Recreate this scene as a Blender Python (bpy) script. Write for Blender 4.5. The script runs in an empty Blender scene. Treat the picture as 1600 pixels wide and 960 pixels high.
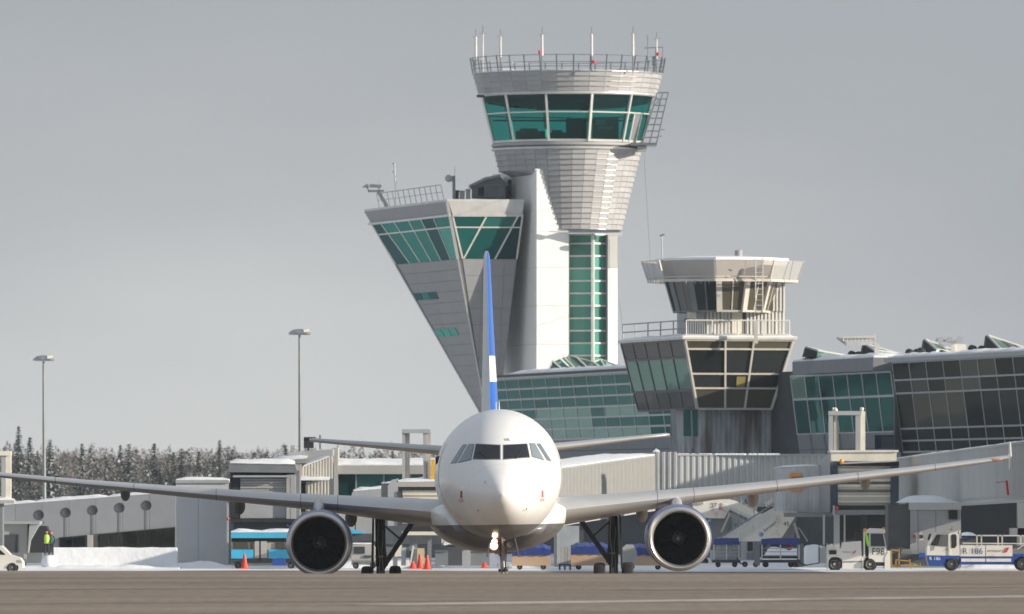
import bpy, bmesh, math, random
from mathutils import Vector, Matrix, noise
from mathutils.bvhtree import BVHTree
random.seed(7)
SC = bpy.context.scene
COL = SC.collection
PI = math.pi
def rad(a): return math.radians(a)

# ---------------------------------------------------------------- camera
F = 15277.0      # focal length in photo pixels (photo 1600 wide)
HZ = 801.0       # horizon row
CH = 2.7         # camera height
cam_d = bpy.data.cameras.new('camera')
cam = bpy.data.objects.new('camera', cam_d); COL.objects.link(cam)
cam.location = (0, 0, CH); cam.rotation_euler = (rad(90), 0, 0)
cam_d.sensor_width = 36.0; cam_d.lens = 36.0 * F / 1600.0
cam_d.shift_y = (HZ - 480.0) / 1600.0
cam_d.dof.use_dof = True; cam_d.dof.focus_distance = 304.0; cam_d.dof.aperture_fstop = 5.2
cam_d.clip_start = 1.0; cam_d.clip_end = 20000.0
SC.camera = cam
SC.view_settings.view_transform = 'Standard'
SC.view_settings.look = 'None'
SC.view_settings.gamma = 1.0
SC.view_settings.exposure = 0.40

# ---------------------------------------------------------------- world and sun
SUN_AZ = 106.0; SUN_EL = 15.0
wd = bpy.data.worlds.new('World'); SC.world = wd; wd.use_nodes = True
nt = wd.node_tree; N = nt.nodes; Lk = nt.links
for n_ in list(N): N.remove(n_)
out = N.new('ShaderNodeOutputWorld'); bg = N.new('ShaderNodeBackground')
bg.inputs['Strength'].default_value = 0.1
Lk.new(bg.outputs[0], out.inputs[0])
sky = N.new('ShaderNodeTexSky'); sky.sky_type = 'NISHITA'; sky.sun_disc = False
sky.sun_elevation = rad(SUN_EL); sky.sun_rotation = rad(SUN_AZ); sky.dust_density = 2.0
tc = N.new('ShaderNodeTexCoord'); sep = N.new('ShaderNodeSeparateXYZ')
Lk.new(tc.outputs['Generated'], sep.inputs[0])
def mth(op, a, b=None, c=None):
    m = N.new('ShaderNodeMath'); m.operation = op
    for i, s in enumerate((a, b, c)):
        if s is None: continue
        if isinstance(s, (int, float)): m.inputs[i].default_value = s
        else: Lk.new(s, m.inputs[i])
    return m.outputs[0]
# cloud bank: brightest low over the horizon, greyer higher up and to both sides
dx = mth('MULTIPLY', mth('ADD', sep.outputs[0], 0.026), 0.44)
dz = mth('ADD', sep.outputs[2], -0.002)
dist = mth('SQRT', mth('ADD', mth('MULTIPLY', dx, dx), mth('MULTIPLY', dz, dz)))
nz = N.new('ShaderNodeTexNoise'); nz.inputs['Scale'].default_value = 1.0; nz.inputs['Detail'].default_value = 3
mp = N.new('ShaderNodeMapping'); mp.inputs['Scale'].default_value = (16, 16, 55)
Lk.new(tc.outputs['Generated'], mp.inputs[0]); Lk.new(mp.outputs[0], nz.inputs['Vector'])
dn = mth('ADD', dist, mth('MULTIPLY', mth('SUBTRACT', nz.outputs['Fac'], 0.5), 0.024))
cr = N.new('ShaderNodeValToRGB'); Lk.new(mth('MULTIPLY', dn, 12.0), cr.inputs[0])
cr.color_ramp.interpolation = 'B_SPLINE'
els = cr.color_ramp.elements
SKYC = [(0.0, (0.61, 0.618, 0.615)), (0.16, (0.575, 0.588, 0.595)), (0.36, (0.448, 0.464, 0.490)), (0.62, (0.330, 0.352, 0.390)), (1.0, (0.37, 0.405, 0.45))]  # last stop, above the view, is brightened to fill the shaded sides
els[0].position = 0.0; els[0].color = (*SKYC[0][1], 1)
els[1].position = 1.0; els[1].color = (*SKYC[-1][1], 1)
for p_, c_ in SKYC[1:-1]:
    e_ = els.new(p_); e_.color = (*c_, 1)
sc10 = N.new('ShaderNodeVectorMath'); sc10.operation = 'SCALE'; sc10.inputs['Scale'].default_value = 8.7
Lk.new(cr.outputs[0], sc10.inputs[0])
mixw = N.new('ShaderNodeMix'); mixw.data_type = 'RGBA'; mixw.inputs['Factor'].default_value = 0.9
Lk.new(sky.outputs[0], mixw.inputs['A']); Lk.new(sc10.outputs[0], mixw.inputs['B'])
Lk.new(mixw.outputs['Result'], bg.inputs[0])
SDIR = Vector((math.sin(rad(SUN_AZ)) * math.cos(rad(SUN_EL)), math.cos(rad(SUN_AZ)) * math.cos(rad(SUN_EL)), math.sin(rad(SUN_EL))))
sl = bpy.data.lights.new('sun', 'SUN'); sl.energy = 4.8; sl.angle = rad(0.5); sl.color = (1.0, 0.895, 0.745)
so = bpy.data.objects.new('sun', sl); COL.objects.link(so)
so.rotation_euler = SDIR.to_track_quat('Z', 'Y').to_euler(); so.location = (60, 200, 90)

# ---------------------------------------------------------------- helpers
def W(px, py, d): return Vector(((px - 800) * d / F, d, CH + (HZ - py) * d / F))
def Zp(py, d): return CH + (HZ - py) * d / F
def Xp(px, d): return (px - 800) * d / F
CO = Vector((0, 0, CH))
def RP(px, py, p, n):
    r = Vector(((px - 800) / F, 1.0, (HZ - py) / F)); t = (p - CO).dot(n) / r.dot(n)
    return CO + r * t
TH = math.atan(0.255)
U = Vector((math.cos(TH), math.sin(TH), 0)); V = Vector((-math.sin(TH), math.cos(TH), 0)); Z = Vector((0, 0, 1))
def along(P, D, px):
    """point P + D*t whose photo column is px"""
    k = (px - 800) / F
    t = (k * P.y - P.x) / (D.x - k * D.y)
    return P + D * t
def cross(a, b): return a.cross(b)
def polyn(pts):
    n = Vector((0, 0, 0))
    for i in range(len(pts)):
        a, b = pts[i], pts[(i + 1) % len(pts)]
        n += Vector(((a.y - b.y) * (a.z + b.z), (a.z - b.z) * (a.x + b.x), (a.x - b.x) * (a.y + b.y)))
    return n.normalized()
def facing(n, p):
    return n if n.dot(CO - p) > 0 else -n

MW = {}
class MB:
    def __init__(s): s.v = []; s.f = []; s.m = []
    def add(s, vs, fs, mi=0):
        o = len(s.v); s.v += [Vector(x) for x in vs]
        for f in fs: s.f.append([i + o for i in f]); s.m.append(mi)
    def obox(s, c, a, b, h, mi=0):
        c, a, b, h = Vector(c), Vector(a), Vector(b), Vector(h)
        vs = [c + a * i + b * j + h * k for k in (-1, 1) for j in (-1, 1) for i in (-1, 1)]
        fs = [(0, 2, 3, 1), (4, 5, 7, 6), (0, 1, 5, 4), (2, 6, 7, 3), (0, 4, 6, 2), (1, 3, 7, 5)]
        if a.cross(b).dot(h) < 0: fs = [f[::-1] for f in fs]
        s.add(vs, fs, mi)
    def box(s, lo, hi, mi=0):
        lo, hi = Vector(lo), Vector(hi); c = (lo + hi) / 2; d = (hi - lo) / 2
        s.obox(c, (abs(d.x), 0, 0), (0, abs(d.y), 0), (0, 0, abs(d.z)), mi)
    def slab(s, pts, n, t0, t1, mi=0):
        pts = [Vector(p) for p in pts]
        if polyn(pts).dot(n) < 0: pts = pts[::-1]
        k = len(pts); n = n.normalized(); lo, hi = min(t0, t1), max(t0, t1)
        vs = [p + n * lo for p in pts] + [p + n * hi for p in pts]
        fs = [tuple(range(k))[::-1], tuple(range(k, 2 * k))] + [(i, (i + 1) % k, (i + 1) % k + k, i + k) for i in range(k)]
        s.add(vs, fs, mi)
    def bar(s, p0, p1, w, h=None, up=None, mi=0):
        p0, p1 = Vector(p0), Vector(p1); d = p1 - p0
        if d.length < 1e-6: return
        h = h or w; u = Vector(up) if up else (Z if abs(d.normalized().z) < 0.95 else Vector((0, 1, 0)))
        a = d.cross(u).normalized(); b = a.cross(d).normalized()
        s.obox((p0 + p1) / 2, d / 2, a * w / 2, b * h / 2, mi)
    def tube(s, p0, p1, r0, r1=None, n=8, mi=0, cap=True):
        p0, p1 = Vector(p0), Vector(p1); r1 = r0 if r1 is None else r1; d = (p1 - p0).normalized()
        u = Z if abs(d.z) < 0.9 else Vector((1, 0, 0)); a = d.cross(u).normalized(); b = d.cross(a)
        vs = [p + (a * math.cos(2 * PI * i / n) + b * math.sin(2 * PI * i / n)) * r for p, r in ((p0, r0), (p1, r1)) for i in range(n)]
        fs = [(i, (i + 1) % n, (i + 1) % n + n, i + n) for i in range(n)]
        if cap: fs += [tuple(range(n))[::-1], tuple(range(n, 2 * n))]
        s.add(vs, fs, mi)
    def path(s, pts, r, n=6, mi=0):
        for a, b in zip(pts, pts[1:]): s.tube(a, b, r, n=n, mi=mi)
    def loft(s, rings, mi=0, caps=(True, True), closed=True):
        k = len(rings[0]); vs = [p for r in rings for p in r]; fs = []
        for j in range(len(rings) - 1):
            for i in range(k if closed else k - 1):
                a, b = j * k + i, j * k + (i + 1) % k
                fs.append((a, b, b + k, a + k))
        if caps[0]: fs.append(tuple(range(k))[::-1])
        if caps[1]: fs.append(tuple(range((len(rings) - 1) * k, len(rings) * k)))
        s.add(vs, fs, mi)
    def lathe(s, c, ax, prof, n=24, mi=0, ph=0.0, cap=True):
        """prof: (r, t) along axis ax"""
        c, ax = Vector(c), Vector(ax).normalized()
        u = Z if abs(ax.z) < 0.9 else Vector((0, -1, 0))
        b = (u - ax * u.dot(ax)).normalized(); a = b.cross(ax).normalized()
        rings = [[c + ax * t + (a * math.sin(ph + 2 * PI * i / n) + b * math.cos(ph + 2 * PI * i / n)) * r for i in range(n)] for r, t in prof]
        s.loft(rings, mi, caps=(cap and prof[0][0] > 1e-4, cap and prof[-1][0] > 1e-4))
    def ball(s, c, r, n=10, m=6, mi=0, sc=(1, 1, 1)):
        c = Vector(c)
        rings = []
        for j in range(m + 1):
            t = PI * j / m; rr = max(math.sin(t), 1e-3) * r; z = -math.cos(t) * r
            rings.append([c + Vector((rr * math.cos(2 * PI * i / n) * sc[0], rr * math.sin(2 * PI * i / n) * sc[1], z * sc[2])) for i in range(n)])
        s.loft(rings, mi)
    def ext(s, poly, D, dep, mi=0):
        """side profile given in photo pixels at distance D, extruded straight back by dep metres"""
        pts = [W(x, y, D) for x, y in poly]
        s.slab(pts, Vector((0, -1, 0)), 0, -dep, mi)
    def build(s, name, mats, parent=None, smooth=None, kind=None, label=None):
        me = bpy.data.meshes.new(name)
        mw = MW.get(parent.name) if parent else None
        vs = s.v
        if mw is not None:
            inv = mw.inverted(); vs = [inv @ v for v in vs]
        me.from_pydata([tuple(v) for v in vs], [], s.f)
        if not isinstance(mats, (list, tuple)): mats = [mats]
        for m in mats: me.materials.append(m)
        if len(mats) > 1: me.polygons.foreach_set('material_index', s.m)
        if smooth:
            me.polygons.foreach_set('use_smooth', [True] * len(me.polygons))
            me.set_sharp_from_angle(angle=rad(smooth))
        me.update()
        o = bpy.data.objects.new(name, me); COL.objects.link(o)
        if parent: o.parent = parent; MW[o.name] = mw
        else: MW[o.name] = Matrix.Identity(4)
        if kind: o['kind'] = kind
        if label: o['label'] = label
        return o
def thing(name, label, cat, loc, rot=None, group=None):
    o = bpy.data.objects.new(name, None); COL.objects.link(o); o.empty_display_size = 0.3
    o.location = loc
    if rot: o.rotation_euler = rot
    R = o.rotation_euler.to_matrix().to_4x4()
    MW[o.name] = Matrix.Translation(Vector(loc)) @ R
    o['label'] = label; o['category'] = cat
    if group: o['group'] = group
    return o
def tag(o, label, cat, group=None):
    o['label'] = label; o['category'] = cat
    if group: o['group'] = group
    return o
def dup(o, loc, label=None, scale=None, rotz=None):
    c = o.copy(); COL.objects.link(c); c.location = loc
    if scale: c.scale = scale
    if rotz is not None: c.rotation_euler = (0, 0, rotz)
    if label: c['label'] = label
    for ch in o.children:
        d = ch.copy(); COL.objects.link(d); d.parent = c
        for g in ch.children:
            e = g.copy(); COL.objects.link(e); e.parent = d
    return c

# ---------------------------------------------------------------- materials
MATS = {}
def mat(name, col, rough=0.6, metal=0.0, var=0.12, vs=1.5, bump=0.0, bs=20.0, spec=0.5, objrand=0.0, streak=None, coat=0.0, emis=None, dirt=None):
    if name in MATS: return MATS[name]
    m = bpy.data.materials.new(name); m.use_nodes = True; MATS[name] = m
    t = m.node_tree; n = t.nodes; l = t.links; p = n['Principled BSDF']
    p.inputs['Roughness'].default_value = rough; p.inputs['Metallic'].default_value = metal
    p.inputs['Specular IOR Level'].default_value = spec
    p.inputs['Coat Weight'].default_value = coat
    geo = n.new('ShaderNodeNewGeometry')
    nz = n.new('ShaderNodeTexNoise'); nz.inputs['Scale'].default_value = vs; nz.inputs['Detail'].default_value = 5
    mpn = n.new('ShaderNodeMapping'); l.new(geo.outputs['Position'], mpn.inputs[0]); l.new(mpn.outputs[0], nz.inputs['Vector'])
    if streak: mpn.inputs['Scale'].default_value = streak
    mr = n.new('ShaderNodeMapRange'); mr.inputs['To Min'].default_value = 1 - var; mr.inputs['To Max'].default_value = 1 + var
    mr.inputs['From Min'].default_value = 0.25; mr.inputs['From Max'].default_value = 0.75
    l.new(nz.outputs['Fac'], mr.inputs['Value'])
    val = mr.outputs[0]
    if objrand:
        oi = n.new('ShaderNodeObjectInfo'); m2 = n.new('ShaderNodeMapRange')
        m2.inputs['To Min'].default_value = 1 - objrand; m2.inputs['To Max'].default_value = 1 + objrand
        l.new(oi.outputs['Random'], m2.inputs['Value'])
        mm = n.new('ShaderNodeMath'); mm.operation = 'MULTIPLY'; l.new(val, mm.inputs[0]); l.new(m2.outputs[0], mm.inputs[1]); val = mm.outputs[0]
    vm = n.new('ShaderNodeVectorMath'); vm.operation = 'SCALE'; vm.inputs[0].default_value = col[:3]
    l.new(val, vm.inputs['Scale']); cout = vm.outputs[0]
    if dirt:
        dc, dsx, dsz, lo, hi = dirt
        n2 = n.new('ShaderNodeTexNoise'); n2.inputs['Detail'].default_value = 6; n2.inputs['Scale'].default_value = 1
        mp2 = n.new('ShaderNodeMapping'); mp2.inputs['Scale'].default_value = (dsx, dsx, dsz)
        l.new(geo.outputs['Position'], mp2.inputs[0]); l.new(mp2.outputs[0], n2.inputs['Vector'])
        r2 = n.new('ShaderNodeMapRange'); r2.inputs['From Min'].default_value = lo; r2.inputs['From Max'].default_value = hi
        l.new(n2.outputs['Fac'], r2.inputs['Value'])
        mx = n.new('ShaderNodeMix'); mx.data_type = 'RGBA'; l.new(r2.outputs[0], mx.inputs['Factor'])
        l.new(cout, mx.inputs['A']); mx.inputs['B'].default_value = (*dc, 1); cout = mx.outputs['Result']
    l.new(cout, p.inputs['Base Color'])
    if bump:
        b = n.new('ShaderNodeBump'); b.inputs['Strength'].default_value = bump; b.inputs['Distance'].default_value = 0.05
        n3 = n.new('ShaderNodeTexNoise'); n3.inputs['Scale'].default_value = bs; l.new(geo.outputs['Position'], n3.inputs['Vector'])
        l.new(n3.outputs['Fac'], b.inputs['Height']); l.new(b.outputs[0], p.inputs['Normal'])
    if emis:
        p.inputs['Emission Color'].default_value = (*emis[0], 1); p.inputs['Emission Strength'].default_value = emis[1]
    return m
def glassmat(name, col, spec=0.5, rough=0.03, wave=0.25, ws=0.35, rnd=0.35, trans=None, ior=1.45, refl=None):
    """opaque-looking building glass: tinted body, sharp wavy reflection; trans = (tint, amount) lets light through"""
    m = bpy.data.materials.new(name); m.use_nodes = True; MATS[name] = m
    t = m.node_tree; n = t.nodes; l = t.links; p = n['Principled BSDF']
    p.inputs['Roughness'].default_value = rough; p.inputs['Specular IOR Level'].default_value = spec; p.inputs['IOR'].default_value = ior
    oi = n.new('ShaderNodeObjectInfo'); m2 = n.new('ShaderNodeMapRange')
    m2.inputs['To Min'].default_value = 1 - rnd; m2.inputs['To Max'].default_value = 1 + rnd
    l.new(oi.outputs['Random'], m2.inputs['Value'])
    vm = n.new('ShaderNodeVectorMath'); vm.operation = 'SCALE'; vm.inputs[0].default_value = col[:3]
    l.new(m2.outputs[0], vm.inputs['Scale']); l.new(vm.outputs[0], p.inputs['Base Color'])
    geo = n.new('ShaderNodeNewGeometry'); b = n.new('ShaderNodeBump'); b.inputs['Strength'].default_value = wave; b.inputs['Distance'].default_value = 0.05
    n3 = n.new('ShaderNodeTexNoise'); n3.inputs['Scale'].default_value = ws; n3.inputs['Detail'].default_value = 2
    l.new(geo.outputs['Position'], n3.inputs['Vector']); l.new(n3.outputs['Fac'], b.inputs['Height']); l.new(b.outputs[0], p.inputs['Normal'])
    if refl:      # tinted solar coating: coloured mirror layer over the body colour
        p.inputs['IOR'].default_value = 1.03
        g = n.new('ShaderNodeBsdfGlossy'); g.inputs['Color'].default_value = (*refl[0], 1); g.inputs['Roughness'].default_value = rough; l.new(b.outputs[0], g.inputs['Normal'])
        mg_ = n.new('ShaderNodeMixShader'); mg_.inputs[0].default_value = refl[1]
        l.new(p.outputs[0], mg_.inputs[1]); l.new(g.outputs[0], mg_.inputs[2]); l.new(mg_.outputs[0], n['Material Output'].inputs[0])
    if trans:
        tr = n.new('ShaderNodeBsdfTransparent'); tr.inputs[0].default_value = (*trans[0], 1)
        mx = n.new('ShaderNodeMixShader'); mx.inputs[0].default_value = trans[1]
        l.new(p.outputs[0], mx.inputs[1]); l.new(tr.outputs[0], mx.inputs[2])
        l.new(mx.outputs[0], n['Material Output'].inputs[0])
    return m
M = {}
M['white'] = mat('white_paint', (0.80, 0.79, 0.76), 0.35, var=0.03, coat=0.3)
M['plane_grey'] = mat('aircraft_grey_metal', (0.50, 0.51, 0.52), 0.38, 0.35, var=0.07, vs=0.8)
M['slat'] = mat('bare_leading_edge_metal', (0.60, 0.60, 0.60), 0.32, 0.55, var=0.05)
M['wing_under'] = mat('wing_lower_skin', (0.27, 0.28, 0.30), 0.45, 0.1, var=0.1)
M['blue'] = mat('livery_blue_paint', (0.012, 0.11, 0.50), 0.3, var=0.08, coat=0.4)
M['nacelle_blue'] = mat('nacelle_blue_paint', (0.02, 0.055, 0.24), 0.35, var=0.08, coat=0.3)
M['lip'] = mat('polished_intake_lip', (0.62, 0.61, 0.60), 0.36, 0.8, var=0.05)
M['black'] = mat('black_rubber', (0.022, 0.022, 0.024), 0.8)
M['fan'] = mat('fan_titanium_dark', (0.005, 0.0055, 0.007), 0.9, 0.0, spec=0.05)
M['duct'] = mat('intake_duct_dark', (0.005, 0.0055, 0.007), 0.9, spec=0.05)
M['spin'] = mat('spinner_dark_grey', (0.06, 0.062, 0.066), 0.4)
M['gearm'] = mat('landing_gear_dark_steel', (0.055, 0.058, 0.062), 0.5, 0.3)
M['gearl'] = mat('landing_gear_light_grey', (0.42, 0.43, 0.42), 0.45, 0.2)
M['cockpit'] = glassmat('cockpit_glass', (0.02, 0.025, 0.035), 0.5, 0.05, 0.0)
M['cockpit_side'] = glassmat('cockpit_side_glass', (0.16, 0.20, 0.23), 0.8, 0.1, 0.0)
M['clad'] = mat('brushed_aluminium_cladding', (0.345, 0.345, 0.355), 0.68, 0.08, var=0.06, vs=0.6, objrand=0.10)
M['clad_edge'] = mat('aluminium_drip_edge', (0.45, 0.445, 0.44), 0.32, 0.6)
M['clad_joint'] = mat('dark_cladding_joint', (0.16, 0.165, 0.17), 0.7)
M['wclad'] = mat('annex_metal_panel', (0.27, 0.275, 0.285), 0.6, 0.0, var=0.05, objrand=0.02, spec=0.2)
M['wclad_trim'] = mat('annex_light_trim', (0.52, 0.52, 0.51), 0.4, 0.2)
M['shaft'] = mat('white_shaft_panel', (0.82, 0.82, 0.80), 0.5, var=0.04, vs=0.5, objrand=0.02)
M['joint'] = mat('shaft_joint_grey', (0.35, 0.36, 0.37), 0.7)
M['frame_w'] = mat('white_window_frame', (0.70, 0.69, 0.66), 0.4)
M['frame_g'] = mat('grey_window_frame', (0.30, 0.32, 0.33), 0.45, 0.3)
M['rail'] = mat('galvanised_rail', (0.22, 0.24, 0.26), 0.4, 0.6)
M['rail_w'] = mat('pale_painted_rail', (0.62, 0.61, 0.57), 0.5)
M['antenna'] = mat('pale_antenna', (0.62, 0.60, 0.56), 0.5)
M['redlamp'] = mat('red_beacon', (0.65, 0.03, 0.05), 0.4)
M['dark'] = mat('dark_interior', (0.018, 0.021, 0.025), 0.8)
M['darkgrey'] = mat('dark_grey_wall', (0.055, 0.062, 0.07), 0.7, var=0.2)
M['midgrey'] = mat('mid_grey_wall', (0.17, 0.185, 0.20), 0.6, var=0.12)
M['lightgrey'] = mat('light_grey_wall', (0.36, 0.375, 0.39), 0.6, var=0.06, objrand=0.03)
M['beigegrey'] = mat('beige_grey_metal', (0.40, 0.39, 0.365), 0.6, var=0.08)
M['corr'] = mat('corrugated_grey_metal', (0.44, 0.46, 0.47), 0.5, 0.15, var=0.08, vs=0.4)
M['corr_w'] = mat('corrugated_white_metal', (0.66, 0.66, 0.63), 0.5, var=0.06)
M['corr_st'] = mat('stained_corrugated_metal', (0.40, 0.42, 0.44), 0.55, var=0.06, dirt=((0.15, 0.12, 0.115), 0.9, 0.16, 0.46, 0.60))
M['cream'] = mat('cream_louvre', (0.70, 0.665, 0.57), 0.5)
M['snow'] = mat('snow', (0.84, 0.86, 0.89), 0.75, var=0.05, bump=0.5, bs=3.0, spec=0.2)
M['yellow'] = mat('yellow_paint', (0.75, 0.42, 0.02), 0.5)
M['orange'] = mat('orange_sign', (0.80, 0.30, 0.02), 0.5)
M['hiviz'] = mat('high_visibility_cloth', (0.35, 0.85, 0.03), 0.8)
M['cone'] = mat('orange_cone_plastic', (0.90, 0.07, 0.035), 0.5)
M['tan'] = mat('tan_cart_panel', (0.52, 0.36, 0.235), 0.7, var=0.1)
M['tarp'] = mat('blue_tarpaulin', (0.025, 0.055, 0.24), 0.4, var=0.25, vs=2.0, bump=0.6, bs=3)
M['cyan'] = mat('light_blue_panel', (0.045, 0.42, 0.66), 0.5)
M['vwhite'] = mat('vehicle_white_paint', (0.74, 0.72, 0.66), 0.35, var=0.06, dirt=((0.30, 0.26, 0.2), 1.6, 1.6, 0.60, 0.85))
M['vblue'] = mat('vehicle_blue_paint', (0.02, 0.07, 0.30), 0.4)
M['red'] = mat('red_paint', (0.65, 0.03, 0.03), 0.5)
M['textb'] = mat('dark_blue_lettering', (0.015, 0.05, 0.26), 0.5)
M['textk'] = mat('black_lettering', (0.02, 0.02, 0.022), 0.5)
M['textw'] = mat('white_lettering', (0.75, 0.76, 0.78), 0.5)
M['vglass'] = glassmat('vehicle_glass', (0.03, 0.04, 0.045), 0.6, 0.05, 0.0)
M['skin'] = mat('skin', (0.45, 0.27, 0.19), 0.6)
M['cloth'] = mat('dark_work_cloth', (0.03, 0.035, 0.05), 0.9)
# building glass
M['g_cab'] = glassmat('teal_cab_glass', (0.012, 0.08, 0.085), 0.8, 0.02, 0.12, trans=((0.34, 0.80, 0.77), 0.90), rnd=0.1)
M['g_stair'] = glassmat('teal_stair_glass', (0.11, 0.37, 0.30), 0.6, 0.02, 0.1, trans=((0.50, 0.90, 0.80), 0.25), rnd=0.35)
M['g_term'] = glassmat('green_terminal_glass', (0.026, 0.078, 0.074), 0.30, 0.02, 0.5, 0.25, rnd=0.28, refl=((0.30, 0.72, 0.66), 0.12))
M['g_termp'] = glassmat('pale_green_painted_reflection', (0.17, 0.25, 0.21), 0.35, 0.03, 0.4, 0.3, rnd=0.14, refl=((0.52, 0.82, 0.74), 0.19))  # paler body colour imitates bright reflections on the green glass
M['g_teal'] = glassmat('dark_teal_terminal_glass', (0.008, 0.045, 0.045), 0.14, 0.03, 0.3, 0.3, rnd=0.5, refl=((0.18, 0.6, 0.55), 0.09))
M['g_dark'] = glassmat('dark_terminal_glass', (0.018, 0.021, 0.022), 0.12, 0.02, 0.5, 0.22, rnd=0.6, refl=((0.70, 0.68, 0.62), 0.03))
M['g_brown'] = glassmat('bronze_tower_glass', (0.085, 0.078, 0.058), 0.35, 0.04, 0.1, rnd=0.3)
M['g_greyr'] = glassmat('grey_reflective_glass', (0.075, 0.072, 0.07), 0.2, 0.04, 0.3, 0.4, rnd=0.2, refl=((0.6, 0.6, 0.6), 0.10))
M['g_greenr'] = glassmat('grey_green_reflective_glass', (0.10, 0.155, 0.135), 0.3, 0.03, 0.5, 0.4, rnd=0.15, refl=((0.5, 0.8, 0.68), 0.18))
m_ = bpy.data.materials.new('wire_mesh_panel'); m_.use_nodes = True; M['mesh'] = m_
t_ = m_.node_tree; p_ = t_.nodes['Principled BSDF']; p_.inputs['Base Color'].default_value = (0.55, 0.56, 0.56, 1); p_.inputs['Roughness'].default_value = 0.6
tr_ = t_.nodes.new('ShaderNodeBsdfTransparent'); mx_ = t_.nodes.new('ShaderNodeMixShader'); mx_.inputs[0].default_value = 0.6
t_.links.new(p_.outputs[0], mx_.inputs[1]); t_.links.new(tr_.outputs[0], mx_.inputs[2]); t_.links.new(mx_.outputs[0], t_.nodes['Material Output'].inputs[0])

# ---------------------------------------------------------------- structural helpers
def clip(poly, p, n):
    out_ = []
    for i in range(len(poly)):
        a, b = poly[i], poly[(i + 1) % len(poly)]
        da, db = (a[0] - p[0]) * n[0] + (a[1] - p[1]) * n[1], (b[0] - p[0]) * n[0] + (b[1] - p[1]) * n[1]
        if da >= 0: out_.append(a)
        if (da >= 0) != (db >= 0):
            t = da / (da - db); out_.append((a[0] + (b[0] - a[0]) * t, a[1] + (b[1] - a[1]) * t))
    return out_
def tiles(parent, poly, sdir, tdir, sw, tw, m, name='panel', gap=0.03, thick=0.05, off=0.0, s0=0.0, t0=0.0, minarea=0.25):
    """cover a convex world polygon with separate panels sw x tw metres; each is its own object"""
    o = poly[0]; n = facing(polyn(poly), o)
    sdir = (sdir - n * sdir.dot(n)).normalized(); td_ = n.cross(sdir).normalized(); tdir = td_ if td_.dot(tdir) > 0 else -td_
    P2 = [((p - o).dot(sdir), (p - o).dot(tdir)) for p in poly]
    ar = sum(P2[i][0] * P2[(i + 1) % len(P2)][1] - P2[(i + 1) % len(P2)][0] * P2[i][1] for i in range(len(P2)))
    if ar < 0: P2 = P2[::-1]
    smin, smax = min(p[0] for p in P2), max(p[0] for p in P2); tmin, tmax = min(p[1] for p in P2), max(p[1] for p in P2)
    js = math.floor((smin - s0) / sw); cnt = 0
    while s0 + js * sw < smax:
        jt = math.floor((tmin - t0) / tw)
        while t0 + jt * tw < tmax:
            a, b = s0 + js * sw + gap / 2, t0 + jt * tw + gap / 2
            q = [(a, b), (a + sw - gap, b), (a + sw - gap, b + tw - gap), (a, b + tw - gap)]
            for i in range(len(P2)):
                e = (P2[(i + 1) % len(P2)][0] - P2[i][0], P2[(i + 1) % len(P2)][1] - P2[i][1])
                q = clip(q, P2[i], (-e[1], e[0]))
                if len(q) < 3: break
            if len(q) >= 3:
                ar2 = abs(sum(q[i][0] * q[(i + 1) % len(q)][1] - q[(i + 1) % len(q)][0] * q[i][1] for i in range(len(q)))) / 2
                if ar2 > minarea * 0.2:
                    mb = MB(); mb.slab([o + sdir * x + tdir * y for x, y in q], n, off, off + thick)
                    mb.build(name, m, parent); cnt += 1
            jt += 1
        js += 1
    return cnt
def bil(A, B, C, D, s, t):
    """A bottom-left, B bottom-right, C top-right, D top-left; s right, t DOWN from top"""
    return (D * (1 - s) + C * s) * (1 - t) + (A * (1 - s) + B * s) * t
def curtain(parent, A, B, C, D, cols, rows, pick, fm, bw=0.09, bd=0.10, thick=0.03, pname='window_pane', fname='window_frame', rim=True, off=0.0):
    n = facing(((B - A).cross(D - A)).normalized(), A)
    for i in range(len(cols) - 1):
        for j in range(len(rows) - 1):
            m = pick(i, j) if callable(pick) else pick
            if m is None: continue
            q = [bil(A, B, C, D, s, t) for s, t in ((cols[i], rows[j + 1]), (cols[i + 1], rows[j + 1]), (cols[i + 1], rows[j]), (cols[i], rows[j]))]
            c = sum(q, Vector()) / 4
            q = [p + (c - p).normalized() * min(bw * 0.5, (c - p).length * 0.3) for p in q]
            mb = MB(); mb.slab(q, n, off, off + thick); mb.build(pname, m, parent)
    mb = MB()
    for i, s in enumerate(cols):
        if not rim and i in (0, len(cols) - 1): continue
        mb.bar(bil(A, B, C, D, s, 0) + n * (off + thick + bd * 0.3), bil(A, B, C, D, s, 1) + n * (off + thick + bd * 0.3), bw, bd, up=n)
    for j, t in enumerate(rows):
        if not rim and j in (0, len(rows) - 1): continue
        mb.bar(bil(A, B, C, D, 0, t) + n * (off + thick + bd * 0.26), bil(A, B, C, D, 1, t) + n * (off + thick + bd * 0.26), bw * 0.9, bd * 0.96, up=n)
    return mb.build(fname, fm, parent)
def corr(mb, A0, B0, B1, A1, pitch=0.30, dep=0.05, n=None, mi=0):
    """corrugated sheet; A0,B0 bottom, A1,B1 top"""
    n = n or facing((B0 - A0).cross(A1 - A0).normalized(), A0)
    L_ = max((B0 - A0).length, (B1 - A1).length); k = max(2, int(L_ / pitch)); S = []
    for i in range(k):
        for f, d in ((0.0, 0), (0.40, 0), (0.5, dep), (0.9, dep)):
            S.append(((i + f) / k, d))
    S.append((1.0, 0)); vs = []; fs = []
    for s, d in S:
        vs.append(A0.lerp(B0, s) + n * d); vs.append(A1.lerp(B1, s) + n * d)
    for i in range(len(S) - 1): fs.append((2 * i, 2 * i + 2, 2 * i + 3, 2 * i + 1))
    mb.add(vs, fs, mi)
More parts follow.
